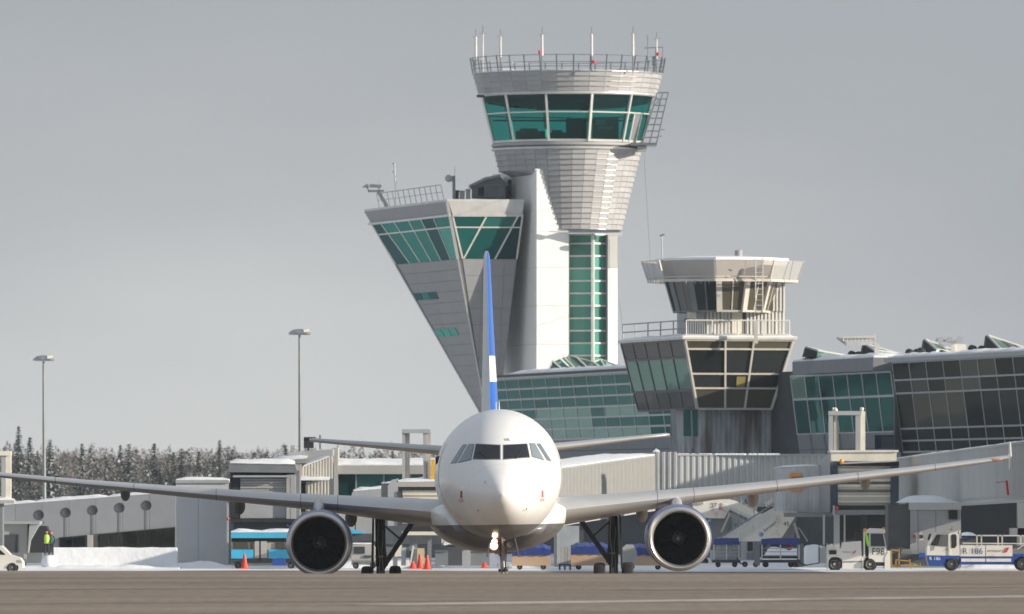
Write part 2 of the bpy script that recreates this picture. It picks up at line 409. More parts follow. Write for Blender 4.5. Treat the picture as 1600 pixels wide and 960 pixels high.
def snowcap(parent, pts, th=0.15, name='snow_cover', amp=0.5, lip=0.08, kind=None):
    """soft snow lying on a quad pts (4 corners, ccw from above)"""
    mb = MB(); a, b, c, d = [Vector(p) for p in pts]
    L1 = max(2, min(60, int((b - a).length / 0.35))); L2 = max(2, min(20, int((d - a).length / 0.5)))
    vs = []; sd = random.random() * 50
    for i in range(L1 + 1):
        for j in range(L2 + 1):
            s, t = i / L1, j / L2
            p = (a * (1 - s) + b * s) * (1 - t) + (d * (1 - s) + c * s) * t
            e = min(s * L1, (1 - s) * L1, t * L2, (1 - t) * L2, 1.0)
            h = th * (0.35 + 0.65 * min(1, e)) * (1 + amp * noise.noise(Vector((p.x * 0.9 + sd, p.y * 0.9, p.z))))
            vs.append(p + Z * max(0.02, h))
    k = len(vs); vs += [v.copy() for v in vs[:0]]
    fs = [(i * (L2 + 1) + j, (i + 1) * (L2 + 1) + j, (i + 1) * (L2 + 1) + j + 1, i * (L2 + 1) + j + 1) for i in range(L1) for j in range(L2)]
    # skirt
    ring = [i * (L2 + 1) for i in range(L1 + 1)] + [L1 * (L2 + 1) + j for j in range(1, L2 + 1)] + [i * (L2 + 1) + L2 for i in range(L1 - 1, -1, -1)] + [j for j in range(L2 - 1, 0, -1)]
    base = len(vs)
    for r in ring:
        i, j = divmod(r, L2 + 1); s, t = i / L1, j / L2
        p = (a * (1 - s) + b * s) * (1 - t) + (d * (1 - s) + c * s) * t
        vs.append(p - Z * 0.01)
    for q in range(len(ring)):
        q2 = (q + 1) % len(ring); fs.append((ring[q2], ring[q], base + q, base + q2))
    mb.add(vs, fs); return mb.build(name, M['snow'], parent, smooth=50, kind=kind)
def textmesh(s, size, origin, xd, yd, m, parent, name='lettering', shear=0.0, width=None, bold=0.0):
    cu = bpy.data.curves.new('t', 'FONT'); cu.body = s; cu.size = 1.0; cu.shear = shear; cu.offset = bold; cu.resolution_u = 3
    ob = bpy.data.objects.new('t', cu); COL.objects.link(ob)
    dg = bpy.context.evaluated_depsgraph_get(); me = ob.evaluated_get(dg).to_mesh()
    vs = [v.co.copy() for v in me.vertices]; fs = [tuple(p.vertices) for p in me.polygons]
    ob.evaluated_get(dg).to_mesh_clear(); bpy.data.objects.remove(ob); bpy.data.curves.remove(cu)
    xmin, xmax = min(v.x for v in vs), max(v.x for v in vs); ymin, ymax = min(v.y for v in vs), max(v.y for v in vs)
    sy = size / (ymax - ymin); sx = (width / (xmax - xmin)) if width else sy
    mb = MB(); mb.add([Vector(origin) + Vector(xd) * ((v.x - xmin) * sx) + Vector(yd) * ((v.y - ymin) * sy) for v in vs], fs)
    return mb.build(name, m, parent)
XD = Vector((1, 0, 0)); YD = Vector((0, 1, 0))
def wheel(parent, c, r, w, ax=YD, rim=0.55, m=None, rimm=None, name='wheel'):
    """tyre lathed about ax with a child rim"""
    mb = MB(); h = w / 2
    mb.lathe(c, ax, [(r * rim, -h * 0.8), (r * 0.82, -h), (r * 0.96, -h * 0.8), (r, -h * 0.35), (r, h * 0.35), (r * 0.96, h * 0.8), (r * 0.82, h), (r * rim, h * 0.8)], 24)
    o = mb.build(name, m or M['black'], parent, smooth=40)
    mb = MB(); mb.lathe(c, ax, [(0.0, -h * 0.55), (r * 0.18, -h * 0.95), (r * 0.22, -h * 0.6), (r * rim * 0.9, -h * 0.6), (r * rim * 1.02, -h * 0.88), (r * rim * 1.02, h * 0.88), (r * rim * 0.9, h * 0.6), (0, h * 0.6)], 20)
    mb.build('rim', rimm or M['beigegrey'], o, smooth=40)
    return o
def railing(parent, pts, h, m, r=0.03, spacing=1.2, rails=(1.0,), name='railing'):
    mb = MB()
    for a, b in zip(pts, pts[1:]):
        L_ = (b - a).length; k = max(1, round(L_ / spacing))
        for i in range(k + 1):
            p = a.lerp(b, i / k); mb.tube(p, p + Z * h, r, n=6)
        for f in rails: mb.tube(a + Z * h * f, b + Z * h * f, r, n=6)
    return mb.build(name, m, parent)

# ---------------------------------------------------------------- ground
def gz(d):
    def ss(a, b, x):
        t = min(1, max(0, (x - a) / (b - a))); return t * t * (3 - 2 * t)
    return 1.44 - 1.69 * ss(201, 258, d) + 0.25 * ss(350, 425, d)
ys = [-600, -100, 0, 60, 100] + [120 + 5 * i for i in range(16)] + [200 + 2 * i for i in range(1, 32)] + [265, 280, 300, 320, 345, 360, 375, 390, 405, 415, 425, 440, 470, 520, 600, 700, 850, 1000, 1300, 1800, 2600, 4000, 7000, 12000]
mb = MB(); xs = [-9000, -3000, -1000, -300, -120, -60, -30, -10, 10, 30, 60, 120, 300, 1000, 3000, 9000]
vs = [(x, y, gz(y)) for y in ys for x in xs]; k = len(xs)
mb.add(vs, [(j * k + i, j * k + i + 1, (j + 1) * k + i + 1, (j + 1) * k + i) for j in range(len(ys) - 1) for i in range(k - 1)])
gm = bpy.data.materials.new('apron_asphalt_and_snow'); gm.use_nodes = True
t = gm.node_tree; n = t.nodes; l = t.links; p = n['Principled BSDF']; p.inputs['Roughness'].default_value = 0.85; p.inputs['Specular IOR Level'].default_value = 0.25
geo = n.new('ShaderNodeNewGeometry'); sp = n.new('ShaderNodeSeparateXYZ'); l.new(geo.outputs['Position'], sp.inputs[0])
def gnoise(scale, det=6, vec=(1, 1, 1)):
    m1 = n.new('ShaderNodeMapping'); m1.inputs['Scale'].default_value = vec; l.new(geo.outputs['Position'], m1.inputs[0])
    a = n.new('ShaderNodeTexNoise'); a.inputs['Scale'].default_value = scale; a.inputs['Detail'].default_value = det; l.new(m1.outputs[0], a.inputs['Vector']); return a.outputs['Fac']
def ramp(src, pts):
    r = n.new('ShaderNodeValToRGB'); l.new(src, r.inputs[0]); e = r.color_ramp.elements
    e[0].position, e[0].color = pts[0][0], (*pts[0][1], 1); e[1].position, e[1].color = pts[-1][0], (*pts[-1][1], 1)
    for a, c in pts[1:-1]:
        q = e.new(a); q.color = (*c, 1)
    return r.outputs[0]
def gmix(f, a, b, mode='MIX'):
    x = n.new('ShaderNodeMix'); x.data_type = 'RGBA'; x.blend_type = mode
    if isinstance(f, float): x.inputs['Factor'].default_value = f
    else: l.new(f, x.inputs['Factor'])
    l.new(a, x.inputs['A']); l.new(b, x.inputs['B']); return x.outputs['Result']
asph = ramp(gnoise(0.35, 8, (0.18, 0.6, 1)), [(0.3, (0.195, 0.157, 0.124)), (0.5, (0.236, 0.193, 0.154)), (0.72, (0.285, 0.238, 0.193))])
fine = ramp(gnoise(5.0, 4, (1, 0.35, 1)), [(0.3, (0.76, 0.76, 0.76)), (0.7, (1.24, 1.24, 1.24))])
asph = gmix(1.0, asph, fine, 'MULTIPLY')
oil = ramp(gnoise(0.06, 6, (0.5, 1.6, 1)), [(0.35, (0.80, 0.80, 0.81)), (0.55, (1.04, 1.03, 1.02))])
asph = gmix(1.0, asph, oil, 'MULTIPLY')
snw = ramp(gnoise(0.2, 6), [(0.3, (0.66, 0.69, 0.73)), (0.6, (0.84, 0.86, 0.89))])
def gm_(op, a, b):
    m1 = n.new('ShaderNodeMath'); m1.operation = op
    for i_, s_ in enumerate((a, b)):
        if isinstance(s_, (int, float)): m1.inputs[i_].default_value = s_
        else: l.new(s_, m1.inputs[i_])
    return m1.outputs[0]
thr = gm_('ADD', sp.outputs[1], gm_('MULTIPLY', gm_('SUBTRACT', gnoise(0.04, 5, (1.0, 1, 1)), 0.5), 60))
mrg = n.new('ShaderNodeMapRange'); mrg.inputs['From Min'].default_value = 447; mrg.inputs['From Max'].default_value = 452; l.new(thr, mrg.inputs['Value'])
l.new(gmix(mrg.outputs[0], asph, snw), p.inputs['Base Color'])
bp = n.new('ShaderNodeBump'); bp.inputs['Strength'].default_value = 0.4; bp.inputs['Distance'].default_value = 0.02
l.new(gnoise(9.0, 6), bp.inputs['Height']); l.new(bp.outputs[0], p.inputs['Normal'])
gr = mb.build('ground', gm, smooth=60); gr['kind'] = 'structure'

pm = mat('worn_white_marking', (0.62, 0.60, 0.55), 0.8, var=0.25, vs=0.8, dirt=((0.245, 0.207, 0.172), 0.30, 1.0, 0.44, 0.62))
pm2 = mat('faint_white_marking', (0.36, 0.32, 0.275), 0.8, var=0.2, vs=0.8, dirt=((0.25, 0.213, 0.178), 0.5, 1.0, 0.45, 0.70))
def gp(px, py): # point on the flat near apron seen at this pixel
    d = (CH - 1.448) * F / (py - HZ); return Vector((Xp(px, d), d, 1.448))
def marking(a, b, w, m):
    A, B = gp(*a), gp(*b); d = (B - A).normalized(); s = Vector((-d.y, d.x, 0)) * w / 2
    mb = MB(); q = 24; vs = []
    for i in range(q + 1):
        c = A.lerp(B, i / q); vs += [c - s, c + s]
    mb.add(vs, [(2 * i, 2 * i + 2, 2 * i + 3, 2 * i + 1) for i in range(q)])
    o = mb.build('road_marking', m); o['kind'] = 'structure'
marking((560, 945.0), (1700, 931.0), 1.3, pm)
marking((-60, 943), (760, 938.5), 0.7, pm2)
marking((960, 921.5), (1700, 916.0), 1.0, pm2)
marking((-50, 921), (620, 918), 0.9, pm2)
marking((300, 957), (1400, 953), 0.6, pm2)
# ================================================================ AIRLINER
YAW, ROLL = 0.0128, -0.0150
PL = thing('airliner', 'white twin-engine passenger jet facing the camera with blue tail and lit nose light', 'airplane',
           (-0.30 + 0.048, 302.5, 0.0), (0, ROLL, YAW))
PM = MW[PL.name]
def interp(tab, y):
    # Catmull-Rom through table rows (y, a, b, ...)
    if y <= tab[0][0]: return tab[0][1:]
    if y >= tab[-1][0]: return tab[-1][1:]
    for i in range(len(tab) - 1):
        if tab[i][0] <= y <= tab[i + 1][0]: break
    p1, p2 = tab[i], tab[i + 1]; p0 = tab[max(0, i - 1)]; p3 = tab[min(len(tab) - 1, i + 2)]
    h = p2[0] - p1[0]; t = (y - p1[0]) / h; r = []
    for k in range(1, len(p1)):
        m1 = (p2[k] - p0[k]) / (p2[0] - p0[0]) * h if p2[0] != p0[0] else 0
        m2 = (p3[k] - p1[k]) / (p3[0] - p1[0]) * h if p3[0] != p1[0] else 0
        t2, t3 = t * t, t * t * t
        r.append((2 * t3 - 3 * t2 + 1) * p1[k] + (t3 - 2 * t2 + t) * m1 + (-2 * t3 + 3 * t2) * p2[k] + (t3 - t2) * m2)
    return r
FUS = [ # y, halfwidth, top, bottom, mid
 (0.00, 0.015, 3.265, 3.235, 3.25), (0.06, 0.20, 3.44, 3.06, 3.25), (0.20, 0.38, 3.60, 2.90, 3.26), (0.5, 0.64, 3.83, 2.67, 3.29), (0.9, 0.88, 4.03, 2.48, 3.34),
 (1.4, 1.12, 4.28, 2.31, 3.42), (1.9, 1.31, 4.62, 2.19, 3.51), (2.5, 1.49, 5.02, 2.08, 3.62), (3.2, 1.67, 5.38, 1.99, 3.72), (4.2, 1.85, 5.72, 1.90, 3.82),
 (5.5, 1.95, 5.91, 1.85, 3.88), (7.0, 1.975, 5.97, 1.83, 3.90), (24.0, 1.975, 5.97, 1.83, 3.90), (28.0, 1.80, 5.96, 2.35, 4.15), (32.0, 1.30, 5.85, 3.25, 4.55),
 (35.5, 0.65, 5.60, 4.30, 4.95), (37.4, 0.18, 5.40, 5.0, 5.2)]
def fring(y, n=56):
    hw, tp, bt, mid = interp(FUS, y); r = []
    for i in range(n):
        a = 2 * PI * i / n; s, c = math.sin(a), math.cos(a)
        r.append(PM @ Vector((hw * c, y, mid + (tp - mid) * s if s > 0 else mid + (mid - bt) * s)))
    return r
fy = [0, 0.02, 0.06, 0.12, 0.2, 0.3, 0.4, 0.55, 0.7, 0.9, 1.1, 1.3, 1.5, 1.7, 1.9, 2.1, 2.3, 2.5, 2.75, 3.0, 3.3, 3.7, 4.2, 4.8, 5.5, 6.2, 7.0, 10, 14, 18, 24, 25.5, 27, 28.5, 30, 32, 34, 35.5, 36.5, 37.4]
mb = MB(); mb.loft([fring(y) for y in fy])
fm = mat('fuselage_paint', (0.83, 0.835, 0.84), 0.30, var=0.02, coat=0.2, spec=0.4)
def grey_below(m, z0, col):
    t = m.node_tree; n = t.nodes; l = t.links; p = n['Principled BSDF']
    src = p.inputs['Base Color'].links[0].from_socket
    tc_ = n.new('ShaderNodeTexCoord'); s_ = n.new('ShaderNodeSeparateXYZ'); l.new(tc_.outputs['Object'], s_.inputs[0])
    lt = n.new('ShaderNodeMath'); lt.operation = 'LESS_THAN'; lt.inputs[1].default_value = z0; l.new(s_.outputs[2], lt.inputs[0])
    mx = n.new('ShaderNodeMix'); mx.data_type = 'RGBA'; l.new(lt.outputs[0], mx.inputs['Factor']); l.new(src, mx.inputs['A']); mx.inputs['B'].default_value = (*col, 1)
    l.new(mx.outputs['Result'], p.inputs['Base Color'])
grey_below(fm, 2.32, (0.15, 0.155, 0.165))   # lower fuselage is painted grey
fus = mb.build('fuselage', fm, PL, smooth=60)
fbv = BVHTree.FromPolygons([tuple(v) for v in mb.v], mb.f)
def onfus(px, py, off=0.006):
    r = Vector(((px - 800) / F, 1.0, (HZ - py) / F)).normalized()
    h, nn, ii, dd = fbv.ray_cast(CO, r)
    if h is None: return None
    if nn.dot(r) > 0: nn = -nn
    return h + nn * off
def fpatch(name, quad, m, off, parent, grow=0.0, nseg=8, rounded=0.0):
    c = (sum(q[0] for q in quad) / 4, sum(q[1] for q in quad) / 4)
    Q = [(c[0] + (q[0] - c[0]) * (1 + grow / max(1, abs(q[0] - c[0]))), c[1] + (q[1] - c[1]) * (1 + grow / max(1, abs(q[1] - c[1])))) for q in quad]
    mb = MB(); vs = []
    for j in range(nseg + 1):
        for i in range(nseg + 1):
            s, t = i / nseg, j / nseg
            x = (Q[0][0] * (1 - s) + Q[1][0] * s) * (1 - t) + (Q[3][0] * (1 - s) + Q[2][0] * s) * t
            y = (Q[0][1] * (1 - s) + Q[1][1] * s) * (1 - t) + (Q[3][1] * (1 - s) + Q[2][1] * s) * t
            h = onfus(x, y, off)
            if h is None: return None
            vs.append(h)
    mb.add(vs, [(j * (nseg + 1) + i, (j + 1) * (nseg + 1) + i, (j + 1) * (nseg + 1) + i + 1, j * (nseg + 1) + i + 1) for j in range(nseg) for i in range(nseg)])
    return mb.build(name, m, parent, smooth=60)
PANES = [('w', [(744.6, 694.8), (781, 696.5), (781, 717.5), (739.8, 717)]), ('w', [(787.2, 696.5), (822.8, 694.3), (827.1, 714.5), (787.2, 717.5)]),
 ('s', [(827.5, 693.5), (836, 693.5), (850.4, 719.4), (831.6, 713.8)]), ('s', [(838.4, 694), (844.4, 694), (861.6, 721), (853.8, 719)]),
 ('s', [(731.9, 695), (740.7, 695), (735.6, 718.4), (716, 723)]), ('s', [(722.5, 696), (729, 695.4), (714, 723), (704.3, 724)])]
M['seal'] = mat('window_seal_grey', (0.20, 0.20, 0.21), 0.6)
for k_, q in PANES:
    o = fpatch('cockpit_window', q, M['cockpit'] if k_ == 'w' else M['cockpit_side'], 0.012, PL)
    fpatch('window_seal', q, M['seal'], 0.005, o, grow=1.3 if k_ == 'w' else 0.9)
# wipers
for q in ((762, 718, 747, 706), (806, 718, 815, 704)):
    mb = MB(); mb.tube(onfus(q[0], q[1], .03), onfus(q[2], q[3], .03), 0.012, n=5); mb.build('wiper', M['black'], PL)
# registration letters above the right windscreen
def fus_text(s, px, py, w, h, m, rot=0):
    cu = bpy.data.curves.new('t', 'FONT'); cu.body = s; cu.offset = 0.01
    ob = bpy.data.objects.new('t', cu); COL.objects.link(ob); dg = bpy.context.evaluated_depsgraph_get(); me = ob.evaluated_get(dg).to_mesh()
    vs = [v.co.copy() for v in me.vertices]; fs = [tuple(p.vertices) for p in me.polygons]
    ob.evaluated_get(dg).to_mesh_clear(); bpy.data.objects.remove(ob); bpy.data.curves.remove(cu)
    x0, x1 = min(v.x for v in vs), max(v.x for v in vs); y0, y1 = min(v.y for v in vs), max(v.y for v in vs)
    mb = MB(); mb.add([onfus(px + (v.x - x0) / (x1 - x0) * w, py + h - (v.y - y0) / (y1 - y0) * h, 0.008) for v in vs], fs)
    return mb.build('registration_letters', m, PL)
fus_text('VK', 787.5, 685.5, 9.5, 4.0, mat('faded_lettering', (0.2, 0.22, 0.3), .5))
# red-marked probe areas and small probes
M['redfaint'] = mat('faded_red_stencil', (0.62, 0.36, 0.33), 0.6)
for (x, y) in ((721.0, 773), (847.5, 772)):
    o = fpatch('probe_plate', [(x - 1.6, y - 5.5), (x + 1.6, y - 5.5), (x + 1.6, y + 5.5), (x - 1.6, y + 5.5)], mat('stencil_red', (0.55, 0.14, 0.11), .6) if x > 800 else mat('dark_red_stencil', (0.25, 0.05, 0.05), 0.6), 0.006, PL, nseg=3)
    fpatch('probe_marking', [(x - 3.4, y + 7), (x + 3.4, y + 7), (x + 2.6, y + 11.5), (x - 3.8, y + 11.5)], M['redfaint'], 0.006, o, nseg=3)
for (x, y) in ((747, 797), (823, 794.5), (758, 752), (810, 751)):
    p = onfus(x, y, 0); mb = MB(); mb.tube(p, p + Vector((0, -0.02, -0.04)), 0.014, n=6); mb.tube(p + Vector((0, -0.02, -0.04)), p + Vector((0, -0.16, -0.045)), 0.010, n=6); mb.build('probe', M['gearm'], PL)
# radome joint
mb = MB()
ra = [p for p in fring(1.25, 56)]; rb_ = [p for p in fring(1.262, 56)]
ctr = PM @ Vector((0, 1.25, 3.35))
mb.loft([[ctr + (p - ctr) * 1.0015 for p in ra], [ctr + (p - ctr) * 1.0015 for p in rb_]], caps=(False, False)); mb.build('radome_joint', mat('radome_seam', (0.62, 0.62, 0.61), .5), PL)
def hx(y, z):
    hw, tp, bt, mid = interp(FUS, y); s = (z - mid) / ((tp - mid) if z > mid else (mid - bt)); return hw * math.sqrt(max(0, 1 - s * s))
# cabin windows and doors on both flanks
for sx in (-1, 1):
    mb = MB()
    for i in range(36):
        y = 7.2 + i * 0.53
        if 15.2 < y < 15.6: continue
        hw = interp(FUS, y)[0]
        c = PM @ Vector((sx * (hx(y, 4.35) - 0.018), y, 4.35)); mb.obox(c, PM.to_3x3() @ Vector((0.026, 0, 0)), Vector((0, 0.115, 0)), Vector((0, 0, 0.165)))
    mb.build('cabin_windows', M['cockpit'], PL, kind='stuff')
    mb = MB(); vs = []
    for i in range(9):
        z = 3.05 + 1.85 * i / 8
        for y in (5.2, 5.6, 6.0): vs.append(PM @ Vector((sx * (hx(y, z) + 0.006), y, z)))
    mb.add(vs, [(3 * i + j, 3 * i + j + 1, 3 * i + j + 4, 3 * i + j + 3) for i in range(8) for j in range(2)]); mb.build('cabin_door', M['white'], PL, smooth=60)
# wing-body fairing
FA = [(8.6, 1.2, 2.4, 1.9), (9.4, 1.75, 2.75, 1.62), (10.4, 2.05, 3.05, 1.48), (11.6, 2.22, 3.2, 1.42), (14, 2.27, 3.2, 1.38), (18, 2.25, 3.1, 1.4), (20.5, 2.0, 2.9, 1.55), (22.5, 1.3, 2.5, 1.9)]
def faring(y, n=40):
    hw, tp, bt = interp(FA, y); mid = min(2.86, (tp + bt) / 2 + .45) if tp > 2.6 else (tp + bt) / 2; r = []
    for i in range(n):
        a = 2 * PI * i / n; s, c = math.sin(a), math.cos(a); e = 0.96
        cx = math.copysign(abs(c) ** e, c); sz = math.copysign(abs(s) ** (e if s < 0 else 1.0), s)
        r.append(PM @ Vector((hw * cx, y, mid + (tp - mid) * sz if s > 0 else mid + (mid - bt) * sz)))
    return r
mb = MB(); mb.loft([faring(y) for y in (8.6, 8.9, 9.3, 9.8, 10.4, 11, 11.8, 13, 15, 17, 18.5, 20, 21, 22, 22.5)])
mb.build('belly_fairing', fm, PL, smooth=60)
# ---- wings
def foil(n=14, tc=0.12, cam_=0.015):
    up, lo = [], []
    for i in range(n + 1):
        x = 0.5 * (1 - math.cos(PI * i / n))
        yt = 5 * tc * (0.2969 * math.sqrt(x) - 0.126 * x - 0.3516 * x * x + 0.2843 * x ** 3 - 0.1030 * x ** 4)
        yc = cam_ * 4 * x * (1 - x)
        up.append((x, yc + yt)); lo.append((x, yc - yt))
    return up[::-1] + lo[1:-1]     # TE -> LE along top, LE -> TE along bottom
def wingring(x, le, c, z, tw, tc, sx, cam_=0.015):
    r = []
    for a, b in foil(14, tc, cam_):
        yy, zz = a * c, b * c
        r.append(PM @ Vector((sx * x, le + yy * math.cos(tw) + zz * math.sin(tw), z + zz * math.cos(tw) - yy * math.sin(tw))))
    return r
WS = [(1.6, 10.9, 6.3, 2.70, rad(3.6), 0.15), (2.6, 11.35, 5.75, 2.80, rad(3.4), 0.147), (4.2, 12.15, 4.95, 2.95, rad(2.8), 0.138), (5.75, 12.95, 4.2, 3.10, rad(2.2), 0.128), (7.0, 13.6, 3.75, 3.21, rad(1.9), 0.122),
      (10.0, 15.16, 3.05, 3.49, rad(1.2), 0.115), (13.5, 16.98, 2.25, 3.84, rad(0.5), 0.11), (16.2, 18.4, 1.62, 4.15, rad(0), 0.107), (16.9, 18.8, 1.40, 4.25, rad(-0.2), 0.105)]
def wgeom(x):
    for a, b in zip(WS, WS[1:]):
        if a[0] <= x <= b[0]:
            t = (x - a[0]) / (b[0] - a[0]); return [p + (q - p) * t for p, q in zip(a, b)]
    return WS[-1]
NACP = {}
for sx in (-1, 1):
    rings = []
    for a, b in zip(WS, WS[1:]):
        for k in range(4):
            t = k / 4; rings.append(wingring(*[p + (q - p) * t for p, q in zip(a, b)], sx))
    rings.append(wingring(*WS[-1], sx))
    mb = MB(); k = len(rings[0]); vs = [p for r in rings for p in r]; fs = []; ms = []
    if sx > 0: pass
    for j in range(len(rings) - 1):
        for i in range(k):
            a, b = j * k + i, j * k + (i + 1) % k
            f = (a, a + k, b + k, b) if sx > 0 else (a, b, b + k, a + k)
            fs.append(f)
            # i < 14: top (TE->LE), i >= 14: bottom
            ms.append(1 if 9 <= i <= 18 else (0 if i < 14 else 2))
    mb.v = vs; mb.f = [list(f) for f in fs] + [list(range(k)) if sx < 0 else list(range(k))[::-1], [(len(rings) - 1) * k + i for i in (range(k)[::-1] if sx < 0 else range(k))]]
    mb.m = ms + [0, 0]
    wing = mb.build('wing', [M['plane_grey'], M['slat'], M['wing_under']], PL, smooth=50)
    # slat gaps: thin dark lines wrapping the nose of the wing
    for x in (6.35, 5.15, 9.1, 11.8, 14.4):
        g = wgeom(x); r0 = wingring(*g, sx); g2 = wgeom(x + 0.014); r1 = wingring(*g2, sx); mb = MB()
        c0 = sum(r0, Vector()) / len(r0)
        q0 = [p + Vector((0, -0.004, 0.004 if p.z > c0.z else -0.004)) for p in r0[9:20]]; q1 = [p + Vector((0, -0.004, 0.004 if p.z > c0.z else -0.004)) for p in r1[9:20]]
        mb.loft([q0, q1], caps=(False, False), closed=False); mb.build('slat_gap', M['darkgrey'], wing)
    # wing tip fence
    tip = PM @ Vector((sx * 16.98, 18.8, 4.28))
    prof = [(0.0, 0.0), (0.55, 0.46), (1.25, 0.50), (1.5, 0.02), (1.2, -0.42), (0.6, -0.42)]
    mb = MB(); mb.slab([tip + Vector((0, a, b)) for a, b in prof], Vector((sx, 0, 0)), -0.02, 0.02); mb.build('wingtip_fence', M['white'], wing)
    mb = MB()
    g = wgeom(16.35); c = PM @ Vector((sx * 16.45, g[1] + 0.02, g[3] + 0.02))
    mb.ball(c, 0.075, 10, 6, sc=(2.8, 0.5, 0.7)); mb.build('navigation_light', mat('nav_light_lens', (0.55, 0.20, 0.07) if sx > 0 else (0.5, 0.3, 0.2), 0.2), wing)
    # flap track fairings
    for x in (4.75, 8.4, 12.15):
        g = wgeom(x); te = g[1] + g[2]; z0 = g[3] - g[2] * math.sin(g[4]); s_ = 1.0 if x < 10 else 0.8
        mb = MB(); rg = []
        for t, w_, h_, dz_ in ((-1.7, 0.02, 0.02, 0.1), (-1.4, 0.1, 0.12, 0.04), (-0.9, 0.17, 0.24, -0.04), (-0.3, 0.2, 0.30, -0.1), (0.3, 0.18, 0.25, -0.14), (0.8, 0.1, 0.14, -0.14), (1.1, 0.02, 0.02, -0.12)):
            rg.append([PM @ Vector((sx * x + w_ * s_ * math.cos(2 * PI * i / 14), te + t, z0 - 0.10 + dz_ * s_ + h_ * s_ * math.sin(2 * PI * i / 14))) for i in range(14)])
        mb.loft(rg); mb.build('flap_track_fairing', M['beigegrey'] if sx > 0 else M['midgrey'], wing, smooth=60)
    # ---- engine
    ax = (PM.to_3x3() @ Vector((sx * -0.012, 1, 0.035))).normalized()
    ec = W(498.0 if sx < 0 else 1062.3, 850.5 if sx < 0 else 842.5, 302.5 + 10.0)
    mb = MB()
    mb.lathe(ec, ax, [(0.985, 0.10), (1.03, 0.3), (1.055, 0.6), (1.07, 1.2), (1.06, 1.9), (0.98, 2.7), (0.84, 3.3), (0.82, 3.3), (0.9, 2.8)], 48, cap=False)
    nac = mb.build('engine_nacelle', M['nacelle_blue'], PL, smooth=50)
    mb = MB()
    mb.lathe(ec, ax, [(0.835, 0.42), (0.84, 0.25), (0.86, 0.10), (0.885, 0.03), (0.93, 0.0), (0.962, 0.025), (0.982, 0.07), (1.008, 0.17), (1.022, 0.27)], 48, cap=False)
    mb.build('intake_lip', M['lip'], nac, smooth=60)
    mb = MB()
    mb.lathe(ec, ax, [(0.834, 0.42), (0.85, 0.8), (0.86, 1.35), (0.0, 1.40)], 48, cap=False); mb.build('intake_duct', M['duct'], nac, smooth=40)
    mb = MB(); aN = ax; u_ = (Z - aN * Z.dot(aN)).normalized(); a_ = u_.cross(aN).normalized()
    for i in range(24):
        an = 2 * PI * i / 24; rd = u_ * math.cos(an) + a_ * math.sin(an); tn = aN.cross(rd)
        pr = []
        for r_, hw_, tw_ in ((0.2, 0.05, 0.3), (0.45, 0.075, 0.75), (0.65, 0.095, 1.0), (0.845, 0.11, 1.2)):
            cc = ec + aN * 1.05 + rd * r_; dd = tn * math.sin(tw_) * hw_ + aN * math.cos(tw_) * hw_
            pr.append((cc - dd, cc + dd))
        vs = [p for q in pr for p in q]; mb.add(vs, [(2 * q, 2 * q + 1, 2 * q + 3, 2 * q + 2) for q in range(3)])
    mb.build('fan_blades', M['fan'], nac)
    mb = MB(); mb.lathe(ec, ax, [(0.0, 0.62), (0.05, 0.64), (0.12, 0.75), (0.19, 0.92), (0.23, 1.1)], 24); spn = mb.build('spinner', M['spin'], nac, smooth=60)
    mb = MB()   # white swirl on the spinner
    for i in range(10):
        t0_, t1_ = i / 10, (i + 1) / 10
        def sp_(t_): 
            an = 4.4 * t_ + 0.6; r_ = 0.03 + 0.055 * t_; return ec + ax * (0.63 + 0.09 * t_ - 0.01) + (u_ * math.cos(an) + a_ * math.sin(an)) * r_
        mb.tube(sp_(t0_), sp_(t1_), 0.007 + 0.004 * t0_, n=5)
    mb.build('spinner_swirl', M['textw'], spn)
    # strake
    for s2 in (-1, 1) if sx > 0 else (-1, 1):
        an = rad(62) * s2; rd = u_ * math.cos(an) + a_ * math.sin(an)
        if s2 == -sx:
            mb = MB(); b0 = ec + rd * 1.03
            mb.slab([b0 + ax * 0.7, b0 + ax * 1.7, b0 + rd * 0.16 + ax * 1.65, b0 + rd * 0.13 + ax * 1.2], aN.cross(rd), -0.015, 0.015); mb.build('strake', M['nacelle_blue'], nac)
    # pylon
    g = wgeom(5.75); mb = MB(); rg = []
    zt = lambda y: g[3] + 0.02
    for y, w_, zb, ztp in ((10.9, 0.02, 2.78, 2.80), (11.3, 0.09, 2.72, 2.90), (11.9, 0.14, 2.70, 3.02), (12.6, 0.17, 2.65, 3.12), (13.3, 0.19, 2.55, 3.2), (14.2, 0.18, 2.6, 3.2), (16.6, 0.05, 2.8, 2.95)):
        zb += (ec.z - 1.72); yy = y
        cc = [(-w_, zb), (w_, zb)] + [(w_ * math.cos(q_), (zb + ztp) / 2 + (ztp - zb) / 2 * math.sin(q_)) for q_ in (0.0, .4, .8, 1.2, 1.57, 1.94, 2.34, 2.74, 3.14)]
        pz = PM.inverted() @ ec
        rg.append([PM @ Vector((pz.x + a, yy, b + (0.06 if sx < 0 else -0.06))) for a, b in cc])
    mb.loft(rg); mb.build('engine_pylon', M['plane_grey'], PL, smooth=70)
    # ---- horizontal stabiliser
    rg = [wingring(x, le, c, z, rad(-1), tc_, sx, 0.0) for x, le, c, z, tc_ in ((0.5, 31.2, 3.5, 4.72, 0.11), (2.5, 32.35, 2.75, 4.92, 0.105), (5.0, 33.8, 1.8, 5.17, 0.10), (6.1, 34.4, 1.4, 5.28, 0.10), (6.22, 34.6, 1.1, 5.29, 0.08))]
    if sx > 0: rg = [r[::-1] for r in rg]
    mb = MB(); mb.loft(rg); mb.build('tail_stabiliser', M['plane_grey'], PL, smooth=50)
